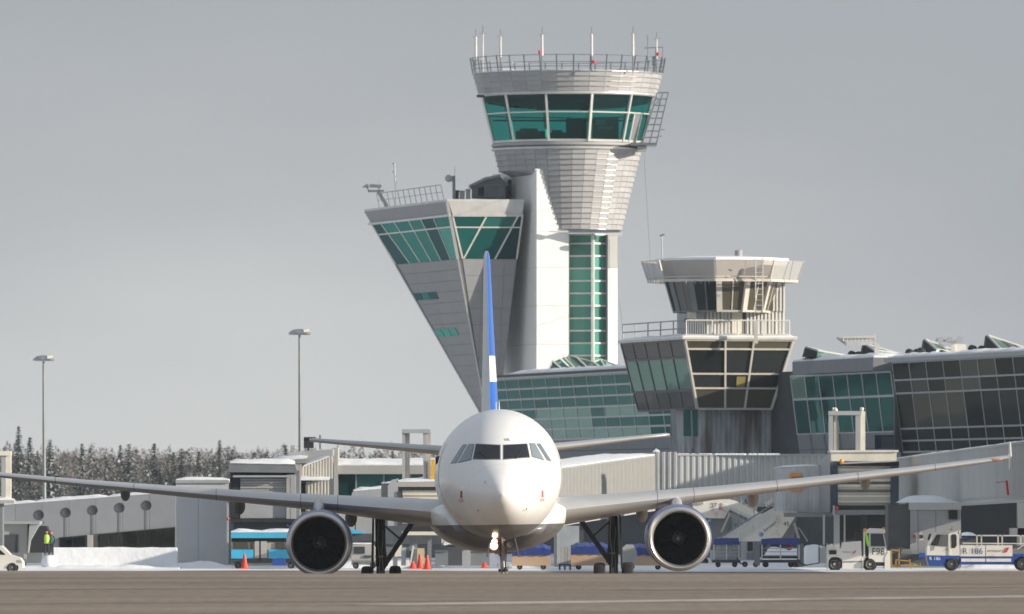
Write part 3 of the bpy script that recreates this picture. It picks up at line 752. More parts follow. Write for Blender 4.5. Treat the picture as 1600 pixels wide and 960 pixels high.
# ---- fin
FN = [(5.75, 29.6, 6.2, 0.62), (6.6, 30.35, 5.6, 0.56), (8.0, 31.4, 4.6, 0.44), (9.6, 32.6, 3.6, 0.33), (11.2, 33.8, 2.5, 0.24), (11.55, 34.1, 2.25, 0.20), (11.72, 34.45, 1.8, 0.10)]
zs = [5.75, 6.2, 6.6, 7.16, 7.161, 7.5, 8.0, 8.05, 8.051, 8.6, 9.6, 10.4, 11.2, 11.4, 11.55, 11.65, 11.72]
mb = MB(); rings = []
nf = 14
for z in zs:
    le, c, th = interp(FN, z); r = []
    for a, b in foil(nf, th / c, 0.0): r.append(PM @ Vector((b * c, le + a * c, z)))
    rings.append(r)
k = len(rings[0]); vs = [p for r in rings for p in r]
mb.v = vs
for j in range(len(rings) - 1):
    zm = (zs[j] + zs[j + 1]) / 2
    for i in range(k):
        mb.f.append([j * k + i, j * k + (i + 1) % k, (j + 1) * k + (i + 1) % k, (j + 1) * k + i])
        right = i < nf     # top half of the foil = +x flank
        if not right: mi = 0 if i <= 22 else (2 if 7.16 < zm < 8.05 else 1)
        else: mi = 1 if not (7.16 < zm < 8.05) else 2
        if right and i >= nf - 1: mi = 1 if not (7.16 < zm < 8.05) else 2
        mb.m.append(mi)
mb.f.append([(len(rings) - 1) * k + i for i in range(k)]); mb.m.append(1)
M['finle'] = mat('fin_leading_edge_paint', (0.72, 0.74, 0.77), 0.35, 0.0, var=0.04)
mb.build('tail_fin', [M['finle'], M['blue'], M['white']], PL, smooth=50)
mb = MB(); mb.tube(PM @ Vector((0.05, 9.0, 5.9)), PM @ Vector((0.05, 9.3, 6.25)), 0.03, 0.01); mb.obox(PM @ Vector((0.0, 13, 6.1)), (0.015, 0, 0), (0, 0.2, 0), (0, 0, 0.16)); mb.build('fuselage_antenna', M['white'], PL)
# ---- nose gear
def PG(x, y, z): return PM @ Vector((x, y, z))
mb = MB()
mb.tube(PG(0.05, 5.0, 2.1), PG(0.05, 4.95, 0.9), 0.085, n=12); mb.tube(PG(0.05, 4.95, 0.95), PG(0.05, 4.95, 0.15), 0.055, n=10)
mb.tube(PG(-0.22, 4.95, 0.15), PG(0.32, 4.95, 0.15), 0.05); mb.tube(PG(0.05, 4.9, 1.5), PG(0.05, 3.9, 2.2), 0.04)
mb.bar(PG(0.05, 5.1, 0.95), PG(0.05, 5.3, 0.55), 0.14, 0.04); mb.bar(PG(0.05, 5.3, 0.55), PG(0.05, 5.05, 0.2), 0.14, 0.04)
mb.tube(PG(-0.2, 4.95, 1.42), PG(0.32, 4.95, 1.42), 0.03); mb.tube(PG(0.13, 4.9, 1.2), PG(0.17, 4.9, 0.7), 0.02)
for (x, z) in ((-0.12, 1.05), (0.02, 1.2), (0.2, 0.95), (0.12, 1.6), (-0.03, 0.72)): mb.obox(PG(x, 4.86, z), (0.03, 0, 0), (0, 0.03, 0), (0, 0, 0.05))
ng = mb.build('nose_gear', M['gearl'], PL, smooth=40)
mb = MB()
mb.path([PG(0.0, 4.85, 2.0), PG(-.04, 4.82, 1.5), PG(.0, 4.84, 1.0), PG(-.05, 4.84, .5)], 0.014); mb.path([PG(0.14, 4.85, 1.9), PG(.16, 4.82, 1.4), PG(.13, 4.84, .9), PG(.18, 4.84, .35)], 0.012); mb.tube(PG(-.12, 4.9, .62), PG(.22, 4.9, .62), .03)
mb.tube(PG(-.1, 4.9, .88), PG(.2, 4.9, .88), .045); mb.build('hydraulic_hoses', M['gearm'], ng, kind='stuff')
mb = MB(); mb.obox(PG(0.05, 4.75, .30), (.10, 0, 0), (0, .05, 0), (0, 0, .05)); mb.build('tow_fitting', M['gearl'], ng)
for sx in (-1, 1):
    wheel(ng, PG(0.05 + sx * 0.22, 4.95, 0.15), 0.38, 0.2, ax=XD, rimm=M['gearl'])
    mb = MB(); mb.slab([PG(0.05 + sx * 0.38, 4.3, 1.9), PG(0.05 + sx * 0.38, 5.9, 1.9), PG(0.05 + sx * 0.50, 5.8, 1.3), PG(0.05 + sx * 0.50, 4.4, 1.3)], XD, -0.02, 0.02); mb.build('gear_door', M['midgrey'], ng)
mb = MB(); mb.lathe(W(798 - 1.5, 851, 307.1), (0, 1, 0), [(0.0, -0.03), (0.1, 0.0), (0.115, 0.05), (0.06, 0.14)], 18); mb.build('taxi_light', M['gearl'], ng, smooth=40)
mb = MB(); mb.lathe(W(771.8, 852.5, 307.0), (0, 1, 0), [(0.10, 0.0), (0.125, 0.02), (0.12, 0.08), (0.05, 0.16)], 18); lh = mb.build('lamp_housing', M['gearl'], ng, smooth=40)
LIT = bpy.data.materials.new('lit_lamp_lens'); LIT.use_nodes = True; p = LIT.node_tree.nodes['Principled BSDF']; p.inputs['Emission Color'].default_value = (1.0, 0.80, 0.55, 1); p.inputs['Emission Strength'].default_value = 9
LIT2 = bpy.data.materials.new('painted_lamp_halo'); LIT2.use_nodes = True; p = LIT2.node_tree.nodes['Principled BSDF']; p.inputs['Emission Color'].default_value = (1.0, 0.16, 0.02, 1); p.inputs['Emission Strength'].default_value = 1.3  # orange emission on rings imitates the glow around the lit lamp
mb = MB(); mb.lathe(W(771.5, 852.7, 306.96), (0, 1, 0), [(0.0, -0.03), (0.07, -0.02), (0.10, 0.02)], 18); mb.build('lamp_lens', LIT, lh, smooth=60)
mb = MB(); mb.lathe(W(772.6, 846.0, 306.96), (0, 1, 0), [(0.0, -0.03), (0.05, -0.02), (0.075, 0.02)], 18); mb.build('lamp_lens', LIT, lh, smooth=60)
mb = MB(); mb.lathe(W(772.8, 846.5, 306.99), (0, 1, 0), [(0.075, -0.01), (0.10, 0.0), (0.10, 0.06), (0.06, 0.12)], 18); mb.build('lamp_glow_ring', LIT2, lh, smooth=60)
mb = MB(); mb.lathe(W(771.6, 853.2, 306.99), (0, 1, 0), [(0.115, -0.005), (0.14, 0.005), (0.14, 0.03)], 18); mb.build('lamp_glow_ring', LIT2, lh, smooth=60)
# ---- main gear
for sx in (-1, 1):
    mb = MB(); x0 = sx * 3.80; zt = 2.9
    mb.tube(PG(x0, 17.3, zt), PG(x0, 17.3, 1.0), 0.17, n=14); mb.tube(PG(x0, 17.3, 1.05), PG(x0, 17.3, 0.98), 0.13, n=12)
    mb.tube(PG(x0 - 0.5, 17.3, 0.22), PG(x0 + 0.5, 17.3, 0.22), 0.075)
    mb.bar(PG(x0, 17.25, 0.85), PG(x0 - sx * 1.10, 17.3, 2.50), 0.15, 0.16)
    mb.bar(PG(x0 - sx * 0.1, 17.2, 2.35), PG(x0 - sx * 0.62, 17.2, 1.9), 0.06); mb.bar(PG(x0 - sx * 0.62, 17.2, 1.9), PG(x0 - sx * 1.05, 17.2, 2.3), 0.05)
    mb.bar(PG(x0, 17.5, 1.0), PG(x0, 17.8, 0.6), 0.25, 0.06); mb.bar(PG(x0, 17.8, 0.6), PG(x0, 17.45, 0.25), 0.25, 0.06)
    mb.tube(PG(x0 + sx * 0.12, 17.1, 2.4), PG(x0 + sx * 0.12, 17.1, 0.5), 0.03)
    mb.tube(PG(x0 - sx * 0.13, 17.1, 1.6), PG(x0 - sx * 0.19, 17.1, 1.0), 0.04)
    mg = mb.build('main_gear', M['gearm'], PL, smooth=40)
    mb = MB(); mb.path([PG(x0 - .06, 17.1, 2.5), PG(x0 - .10, 17.08, 1.8), PG(x0 - .03, 17.08, 1.2), PG(x0 - .08, 17.08, .5)], .018); mb.path([PG(x0 + .10, 17.1, 2.2), PG(x0 + .04, 17.08, 1.5), PG(x0 + .09, 17.08, .6)], .014)
    mb.build('brake_hoses', M['gearl'], mg, kind='stuff')
    mb = MB(); mb.tube(PG(x0, 17.3, 1.35), PG(x0, 17.3, 1.28), .185, n=14); mb.tube(PG(x0, 17.3, 1.02), PG(x0, 17.3, .30), .085, n=12); mb.build('piston', M['gearl'], mg, smooth=40)
    mb = MB(); mb.slab([PG(x0 + sx * 0.22, 16.7, 2.75), PG(x0 + sx * 0.22, 17.7, 2.75), PG(x0 + sx * 0.30, 17.6, 1.0), PG(x0 + sx * 0.27, 16.9, 0.8)], XD, -0.03, 0.03)
    mb.build('gear_door', M['gearm'], mg)
    for s2 in (-1, 1): wheel(mg, PG(x0 + s2 * 0.46, 17.3, 0.44), 0.57, 0.38, ax=XD, rimm=M['gearl'])
# ================================================================ MAIN CONTROL TOWER
DC = 704.8                                   # distance of the round tower's axis
C0 = Vector((Xp(887, DC), DC, 0)); PXM = DC / F
TW = thing('control_tower', 'tall airport control tower with flaring metal cone, teal glass cab and ring of antennas', 'control tower', (C0.x, C0.y, 0))
SH = W(838, 300, 700.0); SH.z = 0            # front left corner of the white shaft
def zf(py, d): return Zp(py, d)
# --- white shaft
ztop = zf(266, 700); zled = zf(360, 700)
Q0 = SH; Q1 = along(SH, U, 888.5); B0 = SH + V * 12.5; B1 = Q1 + V * 12.5
mb = MB(); mb.slab([Q0 + Z * 0, Q1, B1, B0], Z, 0, ztop - 0.02)
mb.build('shaft_wall', M['joint'], TW)
def vquad(a, b, z0, z1): return [Vector((a.x, a.y, z0)), Vector((b.x, b.y, z0)), Vector((b.x, b.y, z1)), Vector((a.x, a.y, z1))]
zj = [0.3, zf(538, 700), zf(478, 700), zf(418, 700), zf(362, 700), zf(330, 700), ztop]
def panel(parent, q, m, thick=0.05, name='wall_panel', gap=0.015, off=0.0):
    n = facing(polyn(q), q[0]); c = sum(q, Vector()) / len(q)
    q = [p + (c - p).normalized() * gap for p in q]
    mb = MB(); mb.slab(q, n, off, off + thick); return mb.build(name, m, parent)
for z0, z1 in zip(zj, zj[1:]):
    panel(TW, vquad(Q0, Q1, z0, z1), M['shaft'])
    nL = 3
    for i in range(nL):
        a, b = Q0 + (B0 - Q0) * (i / nL), Q0 + (B0 - Q0) * ((i + 1) / nL)
        panel(TW, vquad(a, b, z0, z1), M['shaft'])
mb = MB(); a = Q0 + Z * (ztop + 0.0); mb.slab([Q0 - U * .08 - V * .08, Q1 + U * .08 - V * .08, B1 + U * .08, B0 - U * .08], Z, ztop, ztop + 0.10); mb.build('shaft_coping', M['frame_w'], TW)
# small door window on the shaft's left face above the annex roof
pw = RP(800, 300, Q0, -U); mb = MB()
q = [RP(x, y, Q0, -U) for x, y in ((795.5, 308), (800, 308), (800, 281), (795.5, 281))]; mb.slab(q, -U, 0.05, 0.09); mb.build('slit_window', M['g_teal'], TW)
# ledges
mb = MB(); e0 = W(851, 361, 699.7); e1 = W(973, 361, 699.7)
mb.bar(W(858, 362, 699.6), W(888, 362, 699.6), 0.3, 0.12); mb.build('ledge', M['frame_w'], TW)
mb = MB(); mb.bar(W(886, 361.5, 700.2), W(968, 361.5, 700.2), 1.0, 0.18); mb.build('soffit_beam', M['rail'], TW)
mb = MB(); mb.bar(W(950, 367, 699.5), W(972.5, 366, 699.5), 0.25, 0.22); mb.build('bracket_arm', M['frame_w'], TW)
# --- white column at the right of the stair glass
R0 = W(949.5, 400, 701.2); R0.z = 0; R1 = W(964.5, 400, 701.5); R1.z = 0
mb = MB(); mb.slab([R0 + V * .05, R1 + V * .05, R1 + V * 5, R0 + V * 5], Z, 0, zf(366, 700.6)); mb.build('column_wall', M['joint'], TW)
for z0, z1 in zip(zj[:4] + [zf(366, 700.6)][:0], zj[1:4] + [zf(366, 700.6)]): panel(TW, vquad(R0, R1, z0, z1), M['shaft'], 0.04)
panel(TW, vquad(R0, R1, zj[3], zf(366, 700.6)), M['shaft'], 0.04)
# --- stair glass bay: two facets
G0 = W(889, 400, 701.9); G1 = W(926, 400, 701.0); G2 = W(949.3, 400, 701.9)
gt, gb = 366.0, 572.0
def gq(a, b): 
    return [Vector((a.x, a.y, zf(gb, 700))), Vector((b.x, b.y, zf(gb, 700))), Vector((b.x, b.y, zf(gt, 700))), Vector((a.x, a.y, zf(gt, 700)))]
nr = 10; rows = [0] + [(380 - gt + 19.5 * i) / (gb - gt) for i in range(nr)] + [1.0]; rows = [r for r in rows if r <= 1.0]
for a, b in ((G0, G1), (G1, G2)):
    A, B, C_, D_ = gq(a, b)
    curtain(TW, A, B, C_, D_, [0, 1], rows, M['g_stair'], M['frame_w'], bw=0.13, bd=0.12)
mb = MB(); mb.bar(Vector((G1.x, G1.y - .08, zf(gb, 700))), Vector((G1.x, G1.y - .08, zf(gt, 700))), 0.2, 0.1); mb.build('corner_mullion', M['frame_w'], TW)
# inside the stair: floors, stair flights and pale blinds
mb = MB()
for i in range(11):
    z = zf(380 + 19.5 * i, 700); mb.box((G0.x + .3, 702.3, z - .12), (G2.x - .2, 704.4, z))
mb.build('stair_landing', M['midgrey'], TW)
mb = MB(); mb.box((G0.x + .1, 704.5, 8), (G2.x, 704.7, zf(366, 704))); mb.build('stair_rear_wall', M['midgrey'], TW)
mt_bl = mat('pale_green_blind', (0.45, 0.60, 0.52), 0.8)
for x0, x1 in ((908, 913), (916, 919), (932, 935), (939, 946)):
    mb = MB(); mb.box((Xp(x0, 702), 702.1, zf(560, 700)), (Xp(x1, 702), 702.15, zf(372, 700))); mb.build('stair_blind', mt_bl, TW)
# --- flaring cone
NS = 36; STEP = 2 * PI / NS
# rows of cladding: (radius, z) from the photographed silhouette
ZCUT = zf(268.5, 700)
def ringpt(r, a, z):
    sh = 0.0
    if z < 28.9: sh = -0.62 * min(1.0, (28.9 - z) / 6.2)      # the cone's foot sits slightly forward over the shaft
    p = Vector((C0.x + r * math.sin(a), C0.y - r * math.cos(a) + sh, z))
    if z < ZCUT - .15:
        k = (p - SH).dot(U)
        if k < 0.12: p = p + U * (0.12 - k)                   # cut off flush by the shaft's left wall
    return p
def cring(mb, prof, cap=False):
    rings = [[ringpt(r, -PI + A_OFF + i * STEP, z) for i in range(NS)] for r, z in prof]
    mb.loft(rings, caps=(cap, cap))
def cone_rows(zt, zb, rt, rb, k): return [(rt + (rb - rt) * i / k, zt + (zb - zt) * i / k) for i in range(k + 1)]
zc0, zc1 = zf(231, 699), zf(358, 700.3)
crow = cone_rows(zc0, zc1, 5.30, 3.86, 15)
A_OFF = 0.055
def shingles(rows, a_lo, a_hi, name, m, parent, flare=0.07):
    mbb = MB()
    for (r0, z0), (r1, z1) in zip(rows, rows[1:]):
        for i in range(NS):
            a0 = -PI + A_OFF + i * STEP; a1 = a0 + STEP; am = (a0 + a1) / 2
            vis = a_lo < am < a_hi
            g = 0.006 / r0 * 2
            q = [ringpt(r1 + flare, a0 + g, z1 + .02), ringpt(r1 + flare, a1 - g, z1 + .02), ringpt(r0, a1 - g, z0 - .01), ringpt(r0, a0 + g, z0 - .01)]
            n = (q[1] - q[0]).cross(q[3] - q[0]).normalized()
            if n.dot(Vector((math.sin(am), -math.cos(am), 0))) < 0: n = -n
            cc_ = (q[0] + q[2]) / 2
            if z0 < ZCUT - .1 and ((q[1] - q[0]).length < .2 or (cc_ - SH).dot(U) < 0.2): continue
            if vis:
                mb = MB(); mb.slab(q, n, -0.04, 0.0); mb.build(name, m, parent)
            else: mbb.slab(q, n, -0.04, 0.0)
    mbb.build('rear_cladding', m, parent, kind='stuff')
shingles(crow, -1.60, 1.60, 'cladding_panel', M['clad'], TW)
mb = MB(); cring(mb, [(5.22 - .09, zc0)] + [(r - .09, z + .01) for r, z in crow[1:]], True); mb.build('cone_core', M['clad_joint'], TW)
mb = MB()
for r, z in crow[1:]: cring(mb, [(r + .04, z + .035), (r + .11, z + .015), (r + .11, z - .005), (r + .03, z - .015), (r + .04, z + .035)])
mb.build('drip_edges', M['clad_edge'], TW, kind='stuff')
# sill collar
z_s0, z_s1 = zf(220.5, 699), zf(226, 699)
mb = MB(); mb.lathe(C0, Z, [(0, z_s1 - 0.02), (5.34, z_s1 - 0.02), (5.50, z_s1 + .03), (5.50, z_s0 - .04), (5.3, z_s0), (0, z_s0)], NS, ph=A_OFF); mb.build('sill_collar', M['clad'], TW, smooth=30)
mb = MB(); mb.lathe(C0, Z, [(5.2, z_s1 - .27), (5.48, z_s1 - .26), (5.52, z_s1 - .12), (5.2, z_s1 - .02), (5.2, z_s1 - .27)], NS, ph=A_OFF, cap=False); mb.build('lower_collar', M['wclad_trim'], TW, smooth=30)
# --- cab windows, 12 facets
zw0, zw1 = zf(220, 699), zf(146, 698)
CAB = thing('tower_cab', 'x', 'x', (C0.x, C0.y, z_s0)); bpy.data.objects.remove(CAB)
va = [rad(-165 + 30 * i + 0.5) for i in range(13)]
rb12, rt12 = 5.47, 6.33
M['cabframe'] = mat('cab_frame_pale', (0.60, 0.59, 0.56), 0.4, 0.2)
for i in range(12):
    a0, a1 = va[i], va[i + 1]
    A, B = ringpt(rb12, a0, zw0), ringpt(rb12, a1, zw0); D_, C_ = ringpt(rt12, a0, zw1), ringpt(rt12, a1, zw1)
    rws = [0, 0.375, 1.0]
    cols = [0, 1]
    n = facing((B - A).cross(D_ - A).normalized(), A)
    am = (a0 + a1) / 2
    nout = (B - A).cross(D_ - A).normalized()
    if nout.dot(Vector((math.sin(am), -math.cos(am), 0))) < 0: nout = -nout
    for j in range(2):
        q = [bil(A, B, C_, D_, s, t) for s, t in ((0, rws[j + 1]), (1, rws[j + 1]), (1, rws[j]), (0, rws[j]))]
        mb = MB(); mb.slab(q, nout, 0, 0.02); mb.build('window_pane', M['g_cab'], TW)
    mb = MB(); mb.bar(A + nout * .03, D_ + nout * .03, 0.17, 0.14, up=nout)
    mb.bar(bil(A, B, C_, D_, 0, .375) + nout * .04, bil(A, B, C_, D_, 1, .375) + nout * .04, 0.09, 0.1, up=nout)
    mb.bar(A + nout * .04 + Z * .08, B + nout * .04 + Z * .08, 0.16, 0.1, up=nout); mb.build('window_frame', M['cabframe'], TW)
# door frame in the right facet
a0, a1 = va[7], va[8]
A, B = ringpt(rb12, a0, zw0), ringpt(rb12, a1, zw0); D_, C_ = ringpt(rt12, a0, zw1), ringpt(rt12, a1, zw1)
nd = facing((B - A).cross(D_ - A).normalized(), A); mb = MB()
for s in (0.28, 0.62): mb.bar(bil(A, B, C_, D_, s, 1) + nd * .08, bil(A, B, C_, D_, s, .38) + nd * .08, 0.12, 0.1, up=nd)
mb.build('cab_door_frame', M['cabframe'], TW)
q = [bil(A, B, C_, D_, s, t) + nd * .05 for s, t in ((.3, .98), (.6, .98), (.6, .40), (.3, .40))]; mb = MB(); mb.slab(q, nd, 0, .02); mb.build('cab_door', M['midgrey'], TW)
# interior: ceiling, consoles, seated controller, screens
mb = MB(); mb.lathe(C0, Z, [(0, zw1 - 0.75), (4.2, zw1 - 0.72), (5.8, zw1 - .45), (6.15, zw1 - .05), (0, zw1 - .02)], 24); mb.build('cab_ceiling', M['dark'], TW)
def inb(x0, y0, x1, y1, dd, m, nm, dep=.5):
    mb = MB(); mb.box((Xp(x0, DC), DC + dd, zf(y1, DC)), (Xp(x1, DC), DC + dd + dep, zf(y0, DC))); return mb.build(nm, m, TW)
for x0, y0, x1, y1, dd in ((806, 207, 852, 222, -2.6), (858, 210, 900, 222, -3.4), (812, 203, 840, 212, -2.4), (884, 187, 916, 222, -2.0), (925, 186, 966, 222, -2.4), (862, 206, 878, 214, -3.2)):
    inb(x0, y0, x1, y1, dd, M['dark'], 'console')
inb(931, 190, 945, 198, -2.5, mat('dim_screen', (0.10, 0.14, 0.15), 0.4), 'screen', .05); inb(934, 200, 958, 204, -2.5, M['midgrey'], 'screen', .05)
mb = MB(); mb.box((Xp(770, DC), DC + 4.0, zf(186.5, DC)), (Xp(1000, DC), DC + 4.1, zf(184, DC))); mb.build('rear_handrail', M['dark'], TW)
for x0, y0, x1, y1 in ((800, 163, 812, 170), (826, 160, 836, 172), (838, 164, 848, 174), (868, 162, 880, 168), (905, 160, 918, 176), (778, 150, 850, 158)):
    inb(x0, y0, x1, y1, -2.2, M['dark'], 'hanging_monitor', .2)
# --- parapet: light soffit trim, then four rows of panels flaring outward
zt0 = zf(109.5, 697.2); zt1 = zf(141.5, 697.7)
mb = MB(); mb.lathe(C0, Z, [(0, zw1 - .02), (6.42, zw1 - .02), (6.50, zw1 + .05), (6.50, zt1 - .02), (0, zt1)], NS, ph=A_OFF); mb.build('soffit_trim', M['wclad_trim'], TW, smooth=30)
prow = cone_rows(zt0, zt1, 6.82, 6.42, 4)
shingles(prow, -1.62, 1.62, 'parapet_panel', M['clad'], TW, flare=0.05)
mb = MB(); mb.lathe(C0, Z, [(0, zt1 + .01), (6.35, zt1 + .01), (6.74, zt0 - .02), (0, zt0 - .02)], NS, ph=A_OFF); mb.build('parapet_core', M['clad_joint'], TW)
mb = MB()
for r, z in prow[1:]: mb.lathe(C0, Z, [(r + .02, z + .05), (r + .10, z + .02), (r + .10, z - .01), (r, z - .02), (r + .02, z + .05)], NS, ph=A_OFF, cap=False)
mb.lathe(C0, Z, [(6.6, zt0 - .06), (6.93, zt0 - .03), (6.93, zt0 + .04), (6.6, zt0 + .04), (6.6, zt0 - .06)], NS, ph=A_OFF, cap=False)
mb.build('parapet_drip_edges', M['clad_edge'], TW, kind='stuff')
mb = MB(); mb.lathe(C0, Z, [(0, zt0 + .06), (6.4, zt0 + .10), (6.7, zt0 + .03)], NS, ph=A_OFF); mb.build('roof_snow', M['snow'], TW)
# roof railing leaning outwards
mb = MB(); zr = zf(84.5, 697.5)
for i in range(36):
    a = -PI + A_OFF + i * STEP; mb.bar(ringpt(6.85, a, zt0 + .03), ringpt(7.05, a, zr + .02), 0.09, 0.09)
for f in (0.28, 0.55, 0.98):
    for i in range(36):
        a = -PI + A_OFF + i * STEP; mb.tube(ringpt(6.85 + .2 * f, a, zt0 + (zr - zt0) * f), ringpt(6.85 + .2 * f, a + STEP, zt0 + (zr - zt0) * f), 0.025, n=5)
mb.build('roof_railing', M['rail'], TW)
# antennas on the roof edge: each stands on the tower and is its own thing
ant = [(743.5, 46, 90, 1, 0, 'leftmost white antenna on the tower roof, close beside a thinner one'), (754.5, 40, 92, .6, 0, 'thin antenna second from left on the tower roof'),
       (782, 46, 100, .9, 0, 'white antenna on the tower roof above the left cab window'), (847, 43, 108, 1, 1, 'white antenna with red beacon at its foot, left of the tower roof centre'),
       (924.5, 42, 108, 1, 2, 'white antenna with red beacon low on it, right of the tower roof centre'), (989, 41, 106, 1, 0, 'white antenna above the right end of the tower cab windows'),
       (1026, 50, 100, .7, 1, 'rightmost white antenna on the tower roof beside the small frame')]
for i, (x, y0, y1, k_, b_, lab) in enumerate(ant):
    a = math.asin(max(-.995, min(.995, (x - 887) * PXM / 7.0))); P_ = ringpt(6.75, a, 0); d = P_.y
    P_.x = Xp(x, d); zb = zt0 - .05; zt_ = zf(y0, d)
    t_ = thing('roof_antenna', lab, 'antenna', (P_.x, P_.y, zb), group='antennas on the control tower roof')
    mb = MB(); zm = zb + (zt_ - zb) * 0.35; zn = zb + (zt_ - zb) * .80
    mb.tube((P_.x, P_.y, zb), (P_.x, P_.y, zm), 0.055 * k_, n=8); mb.build('mast', M['rail'] if k_ > .6 else M['antenna'], t_)
    mb = MB(); mb.tube((P_.x, P_.y, zm), (P_.x, P_.y, zn), 0.10 * k_, 0.08 * k_, n=10); mb.tube((P_.x, P_.y, zn), (P_.x, P_.y, zn + .12), .12 * k_, .05 * k_); mb.build('radome_tube', M['antenna'], t_, smooth=40)
    mb = MB(); mb.tube((P_.x, P_.y, zn + .1), (P_.x, P_.y, zt_), 0.022, n=5)
    for e in (-.25, .25): mb.tube((P_.x, P_.y, zn + .1), (P_.x + e, P_.y, zn - .15 + abs(e)), 0.014, n=4)
    mb.build('lightning_rod', M['rail'], t_)
    if b_:
        zz = zf(82 if x == 847 else 97 if x == 924.5 else 85, d); mb = MB(); mb.tube((P_.x + (.16 if b_ == 2 else -.18 if x < 900 else 0.1), P_.y - .15, zz - .12), (P_.x + (.16 if b_ == 2 else -.18 if x < 900 else .1), P_.y - .15, zz + .12), .10, n=10); mb.build('red_beacon', M['redlamp'], t_)
t_ = thing('roof_frame', 'small grey pipe frame carrying a thin whip at the right edge of the tower roof', 'mast frame', (Xp(1016, 702), 702, zt0 - .05))
mb = MB(); x0, x1 = Xp(1006, 702), Xp(1036, 702); xm = Xp(1012, 702)
mb.tube((xm, 702, zt0), (xm, 702, zf(55, 702)), .03); mb.tube((x0, 702, zf(75.5, 702)), (x1, 702, zf(74, 702)), .03); mb.tube((x1, 702, zf(74, 702)), (x1 - .05, 702, zf(93, 702)), .03); mb.tube((Xp(1023, 702), 702, zt0), (Xp(1025, 702), 702, zf(75, 702)), .04)
mb.build('frame_pipes', M['rail'], t_); mb = MB(); mb.box((Xp(1019, 702), 701.8, zf(103, 702)), (Xp(1024, 702), 702.2, zf(88, 702))); mb.build('junction_box', M['midgrey'], t_)
# --- caged ladder frame at the right of the cab
lad = thing('ladder_cage', 'grey steel ladder frame hanging outside the right side of the tower cab', 'ladder', (Xp(1015, 703), 703, zf(226, 703)))
def LP(s, y, o=0):   # s 0..1 across between left and right rails
    xl = 1027 + (1004 - 1027) * (y - 146) / 78; xr = 1044 + (1026 - 1044) * (y - 146) / 78
    return W(xl + (xr - xl) * s, y, 702.0 + o)
mb = MB()
for s in (0, .5, 1):
    mb.tube(LP(s, 145), LP(s, 225), .05); mb.tube(LP(s, 145, 1.2), LP(s, 225, 1.2), .05)
mb.build('rails', M['rail'], lad)
for i in range(9):
    y = 145 + i * 10; mb = MB(); mb.tube(LP(0, y), LP(1, y), .045, n=6); mb.tube(LP(0, y, 1.2), LP(1, y, 1.2), .045, n=6); mb.tube(LP(1, y), LP(1, y, 1.2), .04); mb.build('rung', M['rail'], lad)
mb = MB(); mb.tube(LP(0, 150), LP(.5, 165), .03); mb.tube(LP(.5, 152), LP(0, 168), .03); mb.tube(LP(1, 203), LP(1, 203) + XD * .35, .03); mb.tube(LP(1, 213), LP(1, 213) + XD * .25, .03); mb.build('brace', M['rail'], lad)
mb = MB(); mb.box((Xp(985, 701), 700, zf(228, 701)), (Xp(1026, 701), 703.5, zf(224, 701))); mb.build('landing', M['rail'], lad)
mb = MB(); mb.box((Xp(996, 701), 700.4, zf(237, 701)), (Xp(1010, 701), 702.5, zf(229, 701))); mb.build('equipment_box', M['beigegrey'], lad)
mb = MB(); mb.box((Xp(745, 702), 701, zf(152.5, 702)), (Xp(757, 702), 702, zf(149.5, 702))); mb.build('camera_bracket', M['dark'], TW)

# ================================================================ SLOPING ANNEX
AN = thing('sloping_annex', 'grey wedge-shaped building leaning out to the left of the control tower with teal windows', 'building', tuple(W(757, 660, 710)))
nL, nF = -U, -V
A_ = W(700, 314, 699.5); B_ = along(A_, U, 818.5)
zA = A_.z
Ct = along(A_, V, 571.5); Dt = B_ + V * 24
Ab = W(759.5, 650, 703.4)
Bb = Ab + U * 0.92
Cb = Ab + V * 0.9; Db = Bb + V * 1.2
mb = MB(); ring_t = [A_, B_, Dt, Ct]; ring_b = [Ab, Bb, Db, Cb]
mb.loft([ring_b, ring_t]); mb.build('annex_core', M['clad_joint'], AN)
nl = facing(polyn([A_, Ct, Cb, Ab]), A_); nf_ = facing(polyn([A_, B_, Bb, Ab]), A_)
def onL(x, y): return RP(x, y, A_, nl)
def onF(x, y): return RP(x, y, A_, nf_)
# wall panels below the windows
pl = [onL(621, 413.5), onL(716.5, 405), Ab.copy(), Cb.copy()]
hL = (Ct - A_).normalized()
tiles(AN, [onL(622.5, 413.5), onL(716.3, 405), Ab, Cb], hL, Z, 4.6, 0.78, M['wclad'], 'wall_panel', 0.02, 0.05)
tiles(AN, [onF(722.5, 404.5), onF(806.5, 405.5), Bb, Ab], (B_ - A_).normalized(), Z, 1.55, 1.2, M['wclad'], 'wall_panel', 0.02, 0.05)
# fascia
panel(AN, [onL(580.5, 348.5), onL(703.5, 335), A_, Ct], M['wclad'], 0.10, 'fascia_panel'); panel(AN, [onF(706.5, 336), onF(816.0, 336), B_, A_], M['wclad_trim'], 0.10, 'fascia_panel')
mb = MB(); mb.bar(onL(578, 350) + nl * .12, onL(705, 336) + nl * .12, .16, .12, up=nl); mb.bar(onF(706, 336.2) + nf_ * .12, onF(817, 336.2) + nf_ * .12, .18, .12, up=nf_)
mb.bar(A_ + nl * .08 + nf_ * .05, onL(716.5, 404) + nl * .06 + nf_ * .06, .22, .2); mb.bar(onL(716.5, 404) + nl * .06 + nf_ * .05, Ab, .10, .1); mb.bar(Ct + nl * .05, Cb + nl * .05, .12, .12)
mb.build('edge_trim', M['wclad_trim'], AN)
# roof with snow dusting and parapet cap
mb = MB(); mb.slab([A_ + (nl + nf_) * .1, B_ + nf_ * .1, Dt, Ct + nl * .1], Z, 0.0, 0.16); mb.build('roof', M['wclad_trim'], AN)
